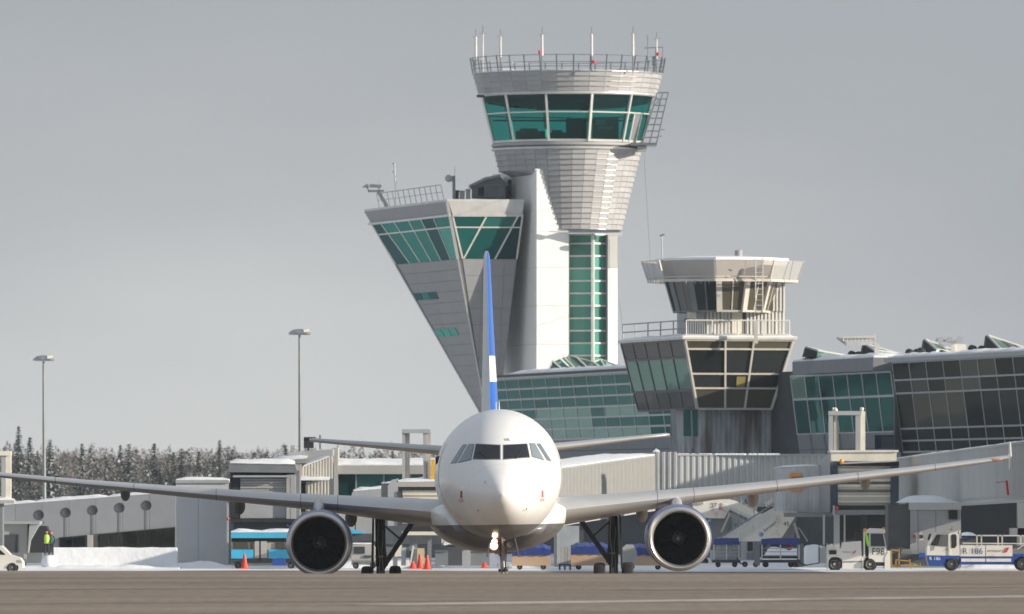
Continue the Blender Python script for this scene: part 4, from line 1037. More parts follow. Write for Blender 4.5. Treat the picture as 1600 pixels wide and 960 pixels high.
# left window band
def band(fn, tl, tr, br, bl, s_cols, trans, nn, m):
    for i in range(len(s_cols) - 1):
        for t0_, t1_ in ((0, trans), (trans, 1)):
            q = []
            for (sa, t) in ((s_cols[i], t1_), (s_cols[i + 1], t1_), (s_cols[i + 1], t0_), (s_cols[i], t0_)):
                s = sa(t) if callable(sa) else sa
                x = (tl[0] * (1 - s) + tr[0] * s) * (1 - t) + (bl[0] * (1 - s) + br[0] * s) * t
                y = (tl[1] * (1 - s) + tr[1] * s) * (1 - t) + (bl[1] * (1 - s) + br[1] * s) * t
                q.append(fn(x, y))
            mb = MB(); mb.slab(q, nn, 0.02, 0.06); mb.build('window_pane', m(i, t0_) if callable(m) else m, AN)
    mb = MB()
    for sa in s_cols:
        ps = []
        for t in (0, 1):
            s = sa(t) if callable(sa) else sa
            x = (tl[0] * (1 - s) + tr[0] * s) * (1 - t) + (bl[0] * (1 - s) + br[0] * s) * t
            y = (tl[1] * (1 - s) + tr[1] * s) * (1 - t) + (bl[1] * (1 - s) + br[1] * s) * t
            ps.append(fn(x, y) + nn * .08)
        mb.bar(ps[0], ps[1], .12, .03, up=nn)
    a = fn(tl[0] + (bl[0] - tl[0]) * trans, tl[1] + (bl[1] - tl[1]) * trans) + nn * .085; b = fn(tr[0] + (br[0] - tr[0]) * trans, tr[1] + (br[1] - tr[1]) * trans) + nn * .085
    mb.bar(a, b, .09, .035, up=nn); mb.build('window_frame', M['cabframe'], AN)
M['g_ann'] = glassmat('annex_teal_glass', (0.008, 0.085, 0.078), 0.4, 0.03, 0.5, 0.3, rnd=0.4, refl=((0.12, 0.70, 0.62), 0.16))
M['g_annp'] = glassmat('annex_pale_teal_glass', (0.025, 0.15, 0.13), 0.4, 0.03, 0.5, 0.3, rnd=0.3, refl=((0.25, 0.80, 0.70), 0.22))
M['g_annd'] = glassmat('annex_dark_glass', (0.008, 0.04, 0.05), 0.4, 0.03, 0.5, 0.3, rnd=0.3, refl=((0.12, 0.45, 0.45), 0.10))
sk = lambda s0, k: (lambda t: max(0, min(1, s0 + k * (t - .5))))
GLI=1
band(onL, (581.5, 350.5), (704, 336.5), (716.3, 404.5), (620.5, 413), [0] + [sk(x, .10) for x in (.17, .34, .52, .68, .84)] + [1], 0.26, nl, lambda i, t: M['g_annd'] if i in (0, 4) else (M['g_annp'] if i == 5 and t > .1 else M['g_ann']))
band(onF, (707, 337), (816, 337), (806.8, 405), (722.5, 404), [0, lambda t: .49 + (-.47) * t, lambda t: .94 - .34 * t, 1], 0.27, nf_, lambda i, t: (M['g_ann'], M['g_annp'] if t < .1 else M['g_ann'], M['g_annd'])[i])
# two narrow ribbon windows low on the left face
for q, mm in (([(646, 458.5), (683, 456), (687.5, 467), (651.5, 469.5)], ('g_annd', 'g_ann', 'g_annd')), ([(678, 515.5), (713.5, 512.5), (719, 523.5), (686, 526.5)], ('g_annp', 'g_annp', 'g_annp'))):
    for i in range(3):
        s0, s1 = i / 3 + .015, (i + 1) / 3 - .015
        L = lambda s, t: onL((q[0][0] * (1 - s) + q[1][0] * s) * (1 - t) + (q[3][0] * (1 - s) + q[2][0] * s) * t, (q[0][1] * (1 - s) + q[1][1] * s) * (1 - t) + (q[3][1] * (1 - s) + q[2][1] * s) * t)
        mb = MB(); mb.slab([L(s0, 0), L(s1, 0), L(s1, 1), L(s0, 1)], nl, .04, .09); mb.build('ribbon_window', M[mm[i]], AN)
# roof railing, leaning, along the left edge
mb = MB(); rt = zf(293, 702)
for i in range(13):
    s = i / 12; p = A_.lerp(Ct, .05 + s * .78) + Z * .16; p2 = p + Z * 1.05 + hL * 0.9
    mb.tube(p, p2, .025, n=5)
    if i < 12:
        p3 = A_.lerp(Ct, .05 + (i + 1) / 12 * .78) + Z * .16 + Z * 1.05 + hL * .9; mb.tube(p2, p3, .03, n=5); mb.tube(p.lerp(p2, .5), p3.lerp(p3 - Z * 1.05 - hL * .9, .5), .02, n=5)
mb.build('roof_railing', M['rail'], AN)
# roof machinery house with sloped roof, and small boxes
mh = thing('roof_plant_shed', 'small grey plant shed with sloping lid on the annex roof beside the tower cone', 'plant shed', tuple(A_ + U * 3 + V * 4))
def onroof(x, y, k): return W(x, y, 702.1 + k)
mb = MB(); mb.ext([(737, 308), (737, 289), (760, 278), (780, 274), (790, 285), (790, 310)], 705, 4.0); mb.build('shed_body', M['midgrey'], mh)
mb = MB(); mb.ext([(733.5, 289), (758, 277), (782, 273), (782, 276.5), (759, 281), (734.5, 292.5)], 704.7, 4.6); mb.build('shed_lid', M['lightgrey'], mh)
mb = MB(); mb.ext([(747, 306), (747, 294), (757, 291), (757, 306)], 704.9, .15); mb.build('shed_opening', M['dark'], mh)
railing(mh, [W(733, 308, 704), W(805, 308, 704)], 0.85, M['rail'], .03, 1.1, (1.0,))
for x0, x1, y0, m_2, lab in ((711, 717, 299, 'dark', 'dark upright box on the annex roof beside the camera pole'), (718, 726, 299.5, 'lightgrey', 'pale grey box on the annex roof between the dark box and the plant shed'), (728, 735, 297, 'lightgrey', 'pale tank standing against the plant shed on the annex roof')):
    mb = MB(); mb.ext([(x0, 311), (x0, y0), (x1, y0), (x1, 311)], 703, .9); mb.ext([(x0 - .6, y0), (x0 - .6, y0 - 1.5), (x1 + .6, y0 - 1.5), (x1 + .6, y0)], 702.9, 1.1); tag(mb.build('roof_cabinet', M[m_2]), lab, 'cabinet', 'cabinets on the annex roof')
# camera pole
cp = thing('camera_pole', 'dark pole with round white camera head at the front corner of the annex roof', 'camera', tuple(W(709.5, 313, 702.6)))
mb = MB(); mb.bar(W(709.5, 313, 702.6), W(709, 275, 702.6), .22); mb.tube(W(710.5, 275, 702.6), W(710.8, 260, 702.6), .015, n=4); mb.build('pole', M['rail'], cp)
mb = MB(); mb.ball(W(701, 279, 702.4), .27, 12, 8); mb.build('camera_head', M['lightgrey'], cp, smooth=60); mb = MB(); mb.bar(W(703, 282, 702.5), W(709, 281, 702.5), .2); mb.build('camera_arm', M['rail'], cp)
# floodlight boom at the far left corner
fl = thing('floodlight_boom', 'slanted boom carrying a flat bank of floodlights at the left corner of the annex roof', 'floodlight', tuple(W(605, 323, 722)))
mb = MB(); mb.bar(W(605, 323, 722), W(591, 300, 722), .26); mb.bar(W(575, 299, 722), W(600, 298.5, 722), .16); mb.build('boom', M['rail'], fl)
mb = MB(); mb.bar(W(576, 298, 722), W(572, 291, 722), .07); mb.bar(W(592, 298, 722), W(592, 291, 722), .07); mb.build('bracket', M['rail'], fl)
mb = MB(); mb.ext([(566, 292.5), (572, 288), (575, 288), (577, 293)], 721.6, 1.2); mb.ext([(577.5, 292.5), (577.5, 288), (596, 288.8), (596, 293)], 721.6, 1.2); mb.build('lamp_bank', M['midgrey'], fl)
mb = MB(); mb.tube(W(593, 288, 722), W(593, 279, 722), .014, n=4); mb.build('whip', M['rail'], fl)
ya = thing('thin_antenna', 'very thin antenna with short side rungs rising from the annex roof railing', 'antenna', tuple(W(618, 320, 720)))
mb = MB(); mb.tube(W(618, 320, 720), W(617.5, 285, 720), .02, n=5); mb.tube(W(617.5, 286, 720), W(616, 254, 720), .055, n=6); mb.build('mast', M['rail'], ya)
for y, x in ((256, 613.5), (269, 613.5), (276, 619.5), (285, 620)):
    mb = MB(); mb.tube(W(616.8, y, 720), W(x, y, 720), .05, n=5); mb.build('side_rung', M['rail'], ya)

# ================================================================ TERMINAL
T0 = W(1395, 567, 560.0); T0.z = 0
def TP(L, z, inset=0.0): p = T0 + V * L + U * inset; return Vector((p.x, p.y, z))
LEAN = 0.127
def Lof(px, inset=0.0):
    P = T0 + U * inset; q = along(P, V, px); return (q - P).dot(V)
TE = thing('terminal_building', 'long airport terminal with leaning dark and green glass walls behind the aircraft and old tower', 'terminal', tuple(TP(40, 0, 4)))
ZT = 11.5; ZG = 7.45
# solid core behind the glass
mb = MB(); mb.slab([TP(-42, 0, 2.4), TP(103, 0, 2.4), TP(103, 0, 26), TP(-42, 0, 26)], Z, 0, 11.2); mb.build('wall_core', M['darkgrey'], TE)
# left glass wall
La, Lb = Lof(1100), Lof(770)
nc = int(round((Lb - La) / 3.6)); cols = [i / nc for i in range(nc + 1)]
def fq(L0, L1, z0, z1, ins=0.0, ztop=None):
    zt = z1 if ztop is None else ztop
    f = lambda z: ins + LEAN * (zt - z)
    return TP(L0, z0, f(z0)), TP(L1, z0, f(z0)), TP(L1, z1, f(z1)), TP(L0, z1, f(z1))
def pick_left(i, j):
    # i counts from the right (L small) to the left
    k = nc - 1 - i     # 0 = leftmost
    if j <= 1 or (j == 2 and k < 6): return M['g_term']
    if 3 <= k <= 8 and j >= 3: return M['g_termp'] if (k, j) not in ((7, 4), (8, 4), (7, 3)) else M['g_term']  # this block of pale panes paints a large reflection into the glass colour
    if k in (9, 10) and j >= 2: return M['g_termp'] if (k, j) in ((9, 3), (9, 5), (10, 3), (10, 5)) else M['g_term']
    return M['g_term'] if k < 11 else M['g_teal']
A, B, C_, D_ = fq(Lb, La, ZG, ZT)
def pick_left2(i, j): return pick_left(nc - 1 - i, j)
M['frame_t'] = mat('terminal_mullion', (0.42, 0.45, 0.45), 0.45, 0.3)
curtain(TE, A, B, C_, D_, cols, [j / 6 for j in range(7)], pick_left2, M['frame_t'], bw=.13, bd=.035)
# nothing stands behind the pale panes, their reflection is painted on; roof edge with snow
mb = MB(); mb.slab([TP(La - 4, 0, -.5), TP(Lb + 1, 0, -.5), TP(Lb + 1, 0, 3), TP(La - 4, 0, 3)], Z, ZT + .02, ZT + .28); mb.build('roof_edge', M['darkgrey'], TE)
mb = MB(); mb.bar(TP(La - 4, ZT + .05, -.52), TP(Lb + 1, ZT + .05, -.52), .1, .10); mb.build('gutter', M['frame_t'], TE)
snowcap(TE, [TP(Lof(990), ZT + .28, -.45), TP(Lof(806), ZT + .28, -.45), TP(Lof(806), ZT + .28, 4), TP(Lof(990), ZT + .28, 4)], .28, amp=.35)
# panels between the glass and the lower windows
lq = fq(Lb, La, 5.9, ZG, 0, ZT)
tiles(TE, list(lq), V, Z, 3.6, .8, M['midgrey'], 'wall_panel', .03, .05, minarea=.5)
# lower windows: teal to the left, grey panels to the right
Lm = Lof(985)
A, B, C_, D_ = fq(Lb, Lm, 3.2, 5.9, 0, ZT)
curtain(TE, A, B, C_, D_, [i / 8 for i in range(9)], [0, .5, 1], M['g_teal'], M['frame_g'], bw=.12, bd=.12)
lq = fq(Lm, La - 2, 3.2, 5.9, 0, ZT); tiles(TE, list(lq), V, Z, 3.6, 1.4, M['midgrey'], 'wall_panel', .04, .06, minarea=.5)
# two deep teal windows right of the left wall, under the old tower
# recess wall
Lr0, Lr1 = Lof(1393, 1.0), Lof(1236, 1.0)
zr1 = Zp(579, 560); zr0 = 7.35
A, B, C_, D_ = fq(Lr1, Lr0, zr0, zr1, 1.0)
npc = 6
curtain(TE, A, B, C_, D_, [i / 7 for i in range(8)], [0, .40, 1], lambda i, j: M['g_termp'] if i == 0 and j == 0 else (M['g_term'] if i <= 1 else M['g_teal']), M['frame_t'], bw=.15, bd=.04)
lq = fq(Lr1, Lr0, 5.5, zr0, 1.0, zr1); tiles(TE, list(lq), V, Z, 3.6, .95, M['midgrey'], 'wall_panel', .03, .06, minarea=.5)
for s in (0.14, .28, .43):
    mb = MB(); mb.bar(bil(A, B, C_, D_, s, 1) - U * .1, bil(A, B, C_, D_, s, 1) + U * .25 - Z * 2.2 - U * .1, .12, .12); mb.build('inclined_strut', M['rail'], TE)
# dark fascia over the recess
LfL = Lof(1238, -.4)
mb = MB(); mb.slab([TP(LfL, 0, -.4), TP(Lr0 - 1, 0, -.4), TP(Lr0 - 1, 0, 6), TP(LfL, 0, 6)], Z, zr1 + .02, zr1 + .78); mb.build('fascia', M['midgrey'], TE)
snowcap(TE, [TP(LfL, zr1 + .79, -.35), TP(Lr0 - 1, zr1 + .79, -.35), TP(Lr0 - 1, zr1 + .79, 5), TP(LfL, zr1 + .79, 5)][::-1], .25)
# right glass box
M['g_dim'] = glassmat('dim_olive_painted_reflection', (0.055, 0.056, 0.048), 0.12, 0.03, 0.5, 0.22, rnd=0.3, refl=((0.7, 0.68, 0.6), 0.06))
zb1 = Zp(567, 560); zb0 = Zp(706.5, 560); Lq = Lof(1640)
A, B, C_, D_ = fq(0, Lq, zb0, zb1)
nb = max(4, int(round(-Lq / 3.3)))
M['frame_b'] = mat('glass_box_mullion', (0.30, 0.32, 0.34), 0.45, 0.3)
curtain(TE, A, B, C_, D_, [i / nb for i in range(nb + 1)], [0, .197, .345, .74, .875, 1], lambda i, j: M['g_dim'] if (i, j) in ((3, 1), (4, 0), (5, 0), (4, 1), (1, 2), (2, 2), (1, 1), (3, 2)) else M['g_dark'], M['frame_b'], bw=.11, bd=.035)  # chosen panes are lighter, with reflection patches painted into their colour
mb = MB(); mb.slab([TP(0.02, 0, 0.15), TP(0.02, 0, 12), TP(0.35, 0, 12), TP(.35, 0, 0.15)], Z, zb0, zb1 - .02); mb.build('end_wall', M['darkgrey'], TE)
mb = MB(); mb.slab([TP(1, 0, -.25), TP(Lq, 0, -.25), TP(Lq, 0, 12), TP(1, 0, 12)], Z, zb1 + .02, zb1 + .26); mb.build('roof_edge', M['frame_b'], TE)
snowcap(TE, [TP(Lq, zb1 + .27, -.15), TP(.5, zb1 + .27, -.15), TP(.5, zb1 + .27, 7), TP(Lq, zb1 + .27, 7)], .22, amp=.6)
mb = MB(); mb.slab([TP(0, 0, .6), TP(Lq, 0, .6), TP(Lq, 0, 2.6), TP(0, 0, 2.6)], Z, zb0 - .35, zb0 - .02); mb.build('box_soffit', M['dark'], TE)
mb = MB(); mb.slab([TP(5, 0, 2.0), TP(Lq, 0, 2.0), TP(Lq, 0, 2.2), TP(5, 0, 2.2)], Z, 0, zb0 - .3); mb.build('undercroft_wall', M['dark'], TE)
# a dark recess with a pale unit under the glass corner
mb = MB(); mb.ext([(1367, 702), (1367, 680), (1397, 680), (1397, 702)], 561, .3); mb.build('service_opening', M['dark'], TE)
mb = MB(); mb.ext([(1378, 702), (1378, 682), (1396, 683), (1396, 702)], 560.4, .3); mb.build('service_unit', M['darkgrey'], TE)
# --- sawtooth rooflights
def sawtooth(px0, px1, pyt, pyb, dist, lab, k=1.0, face=24):
    t_ = thing('roof_light', lab, 'rooflight', tuple(W(px0, pyb, dist)), group='sawtooth rooflights on the terminal roof')
    a = W(px0, pyb, dist); b = W(px0 + 4 * k, pyt, dist); c = W(px0 + face, pyb - 9, dist - .5); c2 = W(px0 + face - 1, pyb + 1, dist - .5)
    mb = MB(); mb.slab([a, b, c, c2], Vector((0, -1, 0)), 0, -3); mb.build('dark_gable', M['dark'], t_)
    e = W(px1, pyb - 1, dist + 1); mb = MB()
    q = [b + Vector((0, 0, .05)), c + Vector((0, 0, .05)), e, W(px1 - 14, pyb - 2, dist + 4)]
    f = Vector((0, 3, 0))
    # sloping glass flank in bays
    for i in range(4):
        s0, s1 = i / 4, (i + 1) / 4
        p = lambda s, t: (b * (1 - s) + q[3] * s) * (1 - t) + (c * (1 - s) + e * s) * t
        mb = MB(); mb.slab([p(s0 + .01, 0), p(s1 - .01, 0), p(s1 - .01, 1), p(s0 + .01, 1)], Vector((.2, -.7, .6)), -.06, 0); mb.build('glass_panel', M['g_greyr'] if i % 2 else M['g_greenr'], t_)
    mb = MB(); mb.bar(b, q[3], .10); mb.bar(c, e, .10); mb.bar(b, c, .1); mb.build('ridge_cap', M['lightgrey'], t_)
    mb = MB(); mb.slab([c2, c, e, W(px1, pyb + 2, dist + 1)], Vector((0, -1, 0)), 0, -.1); mb.build('glass_side', M['g_greenr'], t_)
sawtooth(1255.5, 1325, 542.5, 557, 575, 'small sawtooth rooflight right of the old tower deck', face=22)
sawtooth(1346, 1422, 537, 556, 571, 'sawtooth rooflight behind the white camera gantry', face=20)
sawtooth(1441, 1520, 530.5, 555, 566, 'large dark-ended rooflight behind the white box on the terminal roof', face=22)
sawtooth(1539, 1640, 524, 554, 560, 'largest dark-ended rooflight at the right edge of the terminal roof', face=24)
# gantry
gt_ = thing('roof_gantry', 'white steel truss platform on a post above the terminal roof, right of the old tower', 'gantry', tuple(W(1370, 558, 566)))
mb = MB(); mb.bar(W(1370, 558, 566), W(1370, 537, 566), .28); mb.build('post', M['rail_w'], gt_)
mb = MB(); mb.bar(W(1322, 539.5, 566), W(1369, 536, 566), .16); mb.bar(W(1322, 539.5, 567), W(1369, 536, 567), .16); mb.bar(W(1317, 527.5, 566), W(1367, 526.5, 566), .14); mb.bar(W(1317, 527.5, 567), W(1367, 526.5, 567), .14)
mb.bar(W(1309, 528.5, 566.5), W(1323, 539, 566), .12); mb.bar(W(1309, 528.5, 566.5), W(1319, 531, 566), .14); mb.bar(W(1367, 522, 566), W(1368, 537, 566), .10)
for i in range(8): x = 1324 + i * 6; mb.bar(W(x, 528, 566), W(x, 538.5 - i * .4, 566), .06)
mb.build('truss', M['rail_w'], gt_)
mb = MB(); mb.ext([(1320, 531), (1320, 526.5), (1366, 525.5), (1366, 530)], 566.2, .6); mb.build('lamp_bank', M['lightgrey'], gt_)
g2 = thing('roof_camera_station', 'white cabinet with angled lamp heads on the terminal roof between two rooflights', 'lamp station', tuple(W(1500, 558, 560)))
mb = MB(); mb.ext([(1492, 558), (1492, 538), (1510, 538), (1510, 557)], 560, 1); mb.build('cabinet', M['vwhite'], g2)
mb = MB(); mb.bar(W(1489, 559, 560), W(1489, 532, 560), .2); mb.bar(W(1462, 531, 560), W(1495, 535, 560), .16); mb.bar(W(1467, 537, 560), W(1482, 546, 560), .12); mb.build('arm', M['rail_w'], g2)
for x, y in ((1466, 529), (1480, 529), (1496, 529)): mb = MB(); mb.ext([(x - 3, y + 5), (x + 3, y - 2.5), (x + 9, y - 2), (x + 7, y + 5.5)], 559.6, .8); mb.build('lamp_head', M['lightgrey'], g2)
# round dark fans/floodlights in pairs
for i, (x, y, d_) in enumerate(((1329, 555, 572), (1340, 556, 572), (1419, 552, 565), (1431, 552, 565), (1437, 550, 565), (1517, 546, 561), (1532, 547, 561), (1470, 554, 563))):
    labs = ['first', 'second', 'third', 'fourth', 'fifth', 'seventh', 'eighth', 'sixth']
    t_ = thing('roof_spotlight', labs[i] + ' from left of the small dark round spotlights along the terminal roof', 'spotlight', tuple(W(x, y + 5, d_)), group='dark round spotlights on the terminal roof')
    mb = MB(); mb.lathe(W(x, y, d_), Vector((.5, -1, 0)), [(0, 0), (.22, .02), (.26, .1), (.2, .4), (.05, .5), (0, .5)], 14); mb.build('lamp_head', M['dark'], t_, smooth=40)
    mb = MB(); mb.bar(W(x, y + 5, d_), W(x, y, d_), .08); mb.build('stem', M['dark'], t_)

# --- glazed atrium roof at the tower's foot
AT = thing('atrium_roof', 'faceted green glass atrium roof at the foot of the white tower shaft', 'glass roof', tuple(W(920, 585, 690)))
P = lambda x, y, d: W(x, y, d)
pk = P(888, 556, 694); pa = P(863.5, 565, 688); pb = P(854, 586, 684); p1 = P(927, 567, 690); pk2 = P(938.5, 562.5, 693); p2 = P(972, 575, 690); pbR = P(972, 581, 684); pm_ = P(945, 580, 684); pm0 = P(884, 583, 684)
ng_ = Vector((-.3, -.8, .5)).normalized()
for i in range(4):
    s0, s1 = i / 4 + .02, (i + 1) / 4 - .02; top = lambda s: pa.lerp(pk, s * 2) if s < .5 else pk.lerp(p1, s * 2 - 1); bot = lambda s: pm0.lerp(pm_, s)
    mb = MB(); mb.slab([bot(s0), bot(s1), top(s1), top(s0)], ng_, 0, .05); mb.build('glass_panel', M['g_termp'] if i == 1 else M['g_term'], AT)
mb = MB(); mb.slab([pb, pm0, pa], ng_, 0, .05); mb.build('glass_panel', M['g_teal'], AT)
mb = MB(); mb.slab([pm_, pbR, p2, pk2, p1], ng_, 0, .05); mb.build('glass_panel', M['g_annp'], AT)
mb = MB()
for a, b in ((pb, pa), (pa, pk), (pk, p1), (p1, pk2), (pk2, p2), (pa, pm0), (pm0.lerp(pm_, .33), pk.lerp(pa, .3)), (pm0.lerp(pm_, .66), pk.lerp(p1, .35)), (p1, pm_), (pk2, P(950, 581, 684)), (pb, pbR), (p2, P(1000, 580, 688))): mb.bar(a + ng_ * .05, b + ng_ * .05, .11)
mb.build('glazing_bars', M['frame_w'], AT)
mb = MB(); mb.slab([pb + Z * -.1, pbR + Z * -.1, pbR + Vector((0, 10, -.1)), pb + Vector((0, 10, -.1))], Z, -6, 0); mb.build('atrium_base', M['darkgrey'], AT)

# ================================================================ OLD TOWER
DO = 590.0
OT = thing('old_control_tower', 'squat older control tower with octagonal roof cab over a tapering bronze glass storey', 'control tower', (Xp(1150, 594), 594, 0))
a = W(1070.5, 531, DO); b = along(a, U, 1239); 
zt_ = a.z; zb_ = Zp(638.5, DO + 1.2)
al = along(a, V, 971); zal = a.z
ins = 1.06
fbl = a + U * ins + V * ins; fbr = b - U * ins + V * ins; lbl = al + U * ins - V * ins * 0.2
for p_ in (fbl, fbr, lbl): p_.z = zb_
mb = MB(); br = b + V * 14.5; brb = br - U * ins; brb.z = zb_; inn = .12
mb.loft([[fbl + U * inn + V * inn, fbr - U * inn + V * inn, brb, lbl + U * inn], [a + U * inn + V * inn, b - U * inn + V * inn, br, al + U * inn]]); mb.build('glass_storey_core', M['dark'], OT)
def pf(i, j): return (M['g_brown'], M['g_dark'], M['g_dark'], M['g_brown'])[j] if not (i == 1 and j == 2) else M['g_dark']
M['cabf2'] = mat('old_tower_pale_frame', (0.60, 0.565, 0.50), 0.45)
curtain(OT, fbl, fbr, b, a, [0, .37, .635, 1], [0, .13, .49, .70, 1], pf, M['cabf2'], bw=.11, bd=.13)
mb = MB(); q = [bil(fbl, fbr, b, a, s, t) for s, t in ((.50, .69), (.60, .69), (.60, .53), (.5, .53))]
nn = facing(polyn(q), q[0]); mb.slab(q, nn, .05, .07); mb.build('yellow_blind', mat('yellowish_blind', (0.24, 0.20, 0.05), 0.8), OT)
curtain(OT, fbl, lbl, al, a, [0, .23, .43, .63, .82, 1], [0, .25, .73, 1], lambda i, j: (M['g_greyr'] if j != 1 else M['g_greenr']), M['gearm'], bw=.16, bd=.05)
for p_, q_ in ((a, fbl), (b, fbr)):
    mb = MB(); mb.bar(p_, q_, .16, .16); mb.build('corner_post', M['cabf2'], OT)
# deck slab and snow
ov = .22; ds = [a - U * ov - V * ov, b + U * ov - V * ov, br + U * ov, al - U * ov]
mb = MB(); mb.slab(ds, Z, .02, .16); mb.build('deck_slab', M['cabf2'], OT)
snowcap(OT, [p + Z * .16 for p in ds], .20, amp=.4)
# base shaft, corrugated and stained
bA = W(1095.5, 700, 592.4); bA.z = 0; bB = along(bA, U, 1227); bC = bA + V * 7
mb = MB(); mb.slab([bA + (U + V) * .05, bB + V * .05, bB + V * 7, bC + U * .05], Z, 0, zb_ - .02); mb.build('base_core', M['midgrey'], OT)
mb = MB()
zz = Vector((0, 0, zb_ - .03)); corr(mb, bA, bB, bB + zz, bA + zz, .30, .06); corr(mb, bC, bA, bA + zz, bC + zz, .30, .06); mb.build('corrugated_base', M['corr_st'], OT)
mb = MB(); mb.ext([(1068, 640), (1068, 682), (1094, 682), (1094, 640)], 593, .3); mb.build('base_window', M['g_teal'], OT)
mb = MB(); mb.bar(W(1052, 640, 592.8), W(1056, 730, 592.8), .3, .3); mb.bar(W(1080, 640, 592.6), W(1082, 700, 592.6), .10); mb.bar(W(1266, 716, 592), W(1266, 750, 592), .1); mb.bar(W(1250, 723, 592), W(1266, 722, 592), .06); mb.build('service_post', M['frame_g'], OT)
# drum on the deck: grey left part, ribbed white front, door, right stair shaft
zd = zt_ + .16; dA = W(1101.5, 520, 592.6); dA.z = zd; dB = along(dA, U, 1226); dL = along(dA, V, 1059); zdt = Zp(486, 592.6)
mb = MB(); mb.slab([dA, dB, dB + V * 5, dL], Z, 0, zdt - zd); mb.build('drum_core', M['lightgrey'], OT)
mb = MB(); corr(mb, dA, along(dA, U, 1141), along(dA, U, 1141) + Z * (zdt - zd), dA + Z * (zdt - zd), .21, .06)
p2_ = along(dA, U, 1164); corr(mb, p2_, dB, dB + Z * (zdt - zd), p2_ + Z * (zdt - zd), .21, .06); mb.build('ribbed_cladding', M['corr_w'], OT)
mb = MB(); mb.slab([RP(x, y, dA, -V) for x, y in ((1143, 526), (1159, 526), (1159, 487.5), (1143, 487.5))], -V, .01, .08); mb.build('door', M['cream'], OT)
mb = MB(); mb.slab([RP(x, y, dA, -V) for x, y in ((1160.5, 526), (1164, 526), (1164, 487.5), (1160.5, 487.5))], -V, .01, .04); mb.build('dark_gap', M['dark'], OT)
panel(OT, [dA, dL, dL + Z * (zdt - zd), dA + Z * (zdt - zd)], M['lightgrey'], .05)
mb = MB(); mb.ext([(1074, 498), (1074, 488), (1088, 487), (1088, 498)], 592.0, .8); mb.build('wall_lamp_box', M['cream'], OT); mb = MB(); mb.ext([(1069, 503), (1070, 498), (1078, 499), (1077, 504)], 591.8, .8); mb.build('wall_loudspeaker', M['dark'], OT)
sA = W(1205, 480, 593.5); sA.z = zd; sB = along(sA, U, 1226.5); zst = Zp(434, 593.5)
mb = MB(); mb.slab([sA, sB, sB + V * 4, sA + V * 4], Z, zdt - zd, zst - zd); mb.build('stair_shaft', M['lightgrey'], OT)
mb = MB(); up_ = Z * (zdt - zd); corr(mb, sA + up_, sB + up_, sB + Z * (zst - zd), sA + Z * (zst - zd), .21, .06); mb.build('stair_shaft_cladding', M['corr_w'], OT)
# deck railing
rl = railing(OT, [a + (U + V) * .1 + Z * .2, b - U * .2 + V * .1 + Z * .2], .98, M['rail_w'], .045, 1.6, (1.0,))
mb = MB()
for i in range(46): s = i / 45; p = (a + (U + V) * .1).lerp(b - U * .2 + V * .1, s) + Z * .2; mb.bar(p, p + Z * .95, .03)
mb.build('railing_bars', M['rail_w'], OT, kind='stuff')
railing(OT, [a + (U + V) * .1 + Z * .2, al + U * .1 + Z * .2], .98, M['rail'], .04, 2.9, (.5, 1.0))
mb = MB(); mb.bar(W(1180, 502, 589.8), W(1181.5, 537, 589.8), .22, .2); mb.bar(W(1179, 535, 589.8), W(1179, 539, 589.8), .1); mb.build('downpipe', M['rail_w'], OT)
# upper cab: tapered 12-sided glass
oc = Vector((Xp(1129, 594), 594, 0)); k_ = 594 / F
zc_b, zc_t = Zp(487, 591), Zp(436, 591); rB, rT = 73 * k_ * 1.02, 87 * k_ * 1.02
def rp2(r, an, z): return Vector((oc.x + r * math.sin(an), oc.y - r * math.cos(an), z))
ang = [rad(-5 + 30 * i) for i in range(12)]
mb = MB(); mb.loft([[rp2(rB - .12, x, zc_b) for x in ang], [rp2(rT - .12, x, zc_t) for x in ang]]); mb.build('cab_core', M['dark'], OT)
for i in range(12):
    A, B = rp2(rB, ang[i], zc_b), rp2(rB, ang[(i + 1) % 12], zc_b); D_, C_ = rp2(rT, ang[i], zc_t), rp2(rT, ang[(i + 1) % 12], zc_t)
    nn = (B - A).cross(D_ - A).normalized(); cn = (A + B) / 2 - oc; cn.z = 0
    if nn.dot(cn) < 0: nn = -nn
    for s0, s1 in ((.04, .49), (.51, .96)):
        q = [bil(A, B, C_, D_, s, t) for s, t in ((s0, .98), (s1, .98), (s1, 0), (s0, 0))]
        mb = MB(); mb.slab(q, nn, 0, .03); mb.build('window_pane', M['g_brown'] if i in (0, 1, 2) else M['g_greyr'] if i in (10,) else M['g_dark'], OT)
    mb = MB(); mb.bar(A, D_, .34 if i % 1 == 0 else .2, .2, up=nn); mb.bar(bil(A, B, C_, D_, .5, 1) + nn * .02, bil(A, B, C_, D_, .5, 0) + nn * .02, .07, .08, up=nn); mb.bar(A + nn * .03 + Z * .05, B + nn * .03 + Z * .05, .12, .1, up=nn)
    mb.build('window_frame', M['cabf2'] if i in (0, 1, 2, 3) else M['midgrey'], OT)
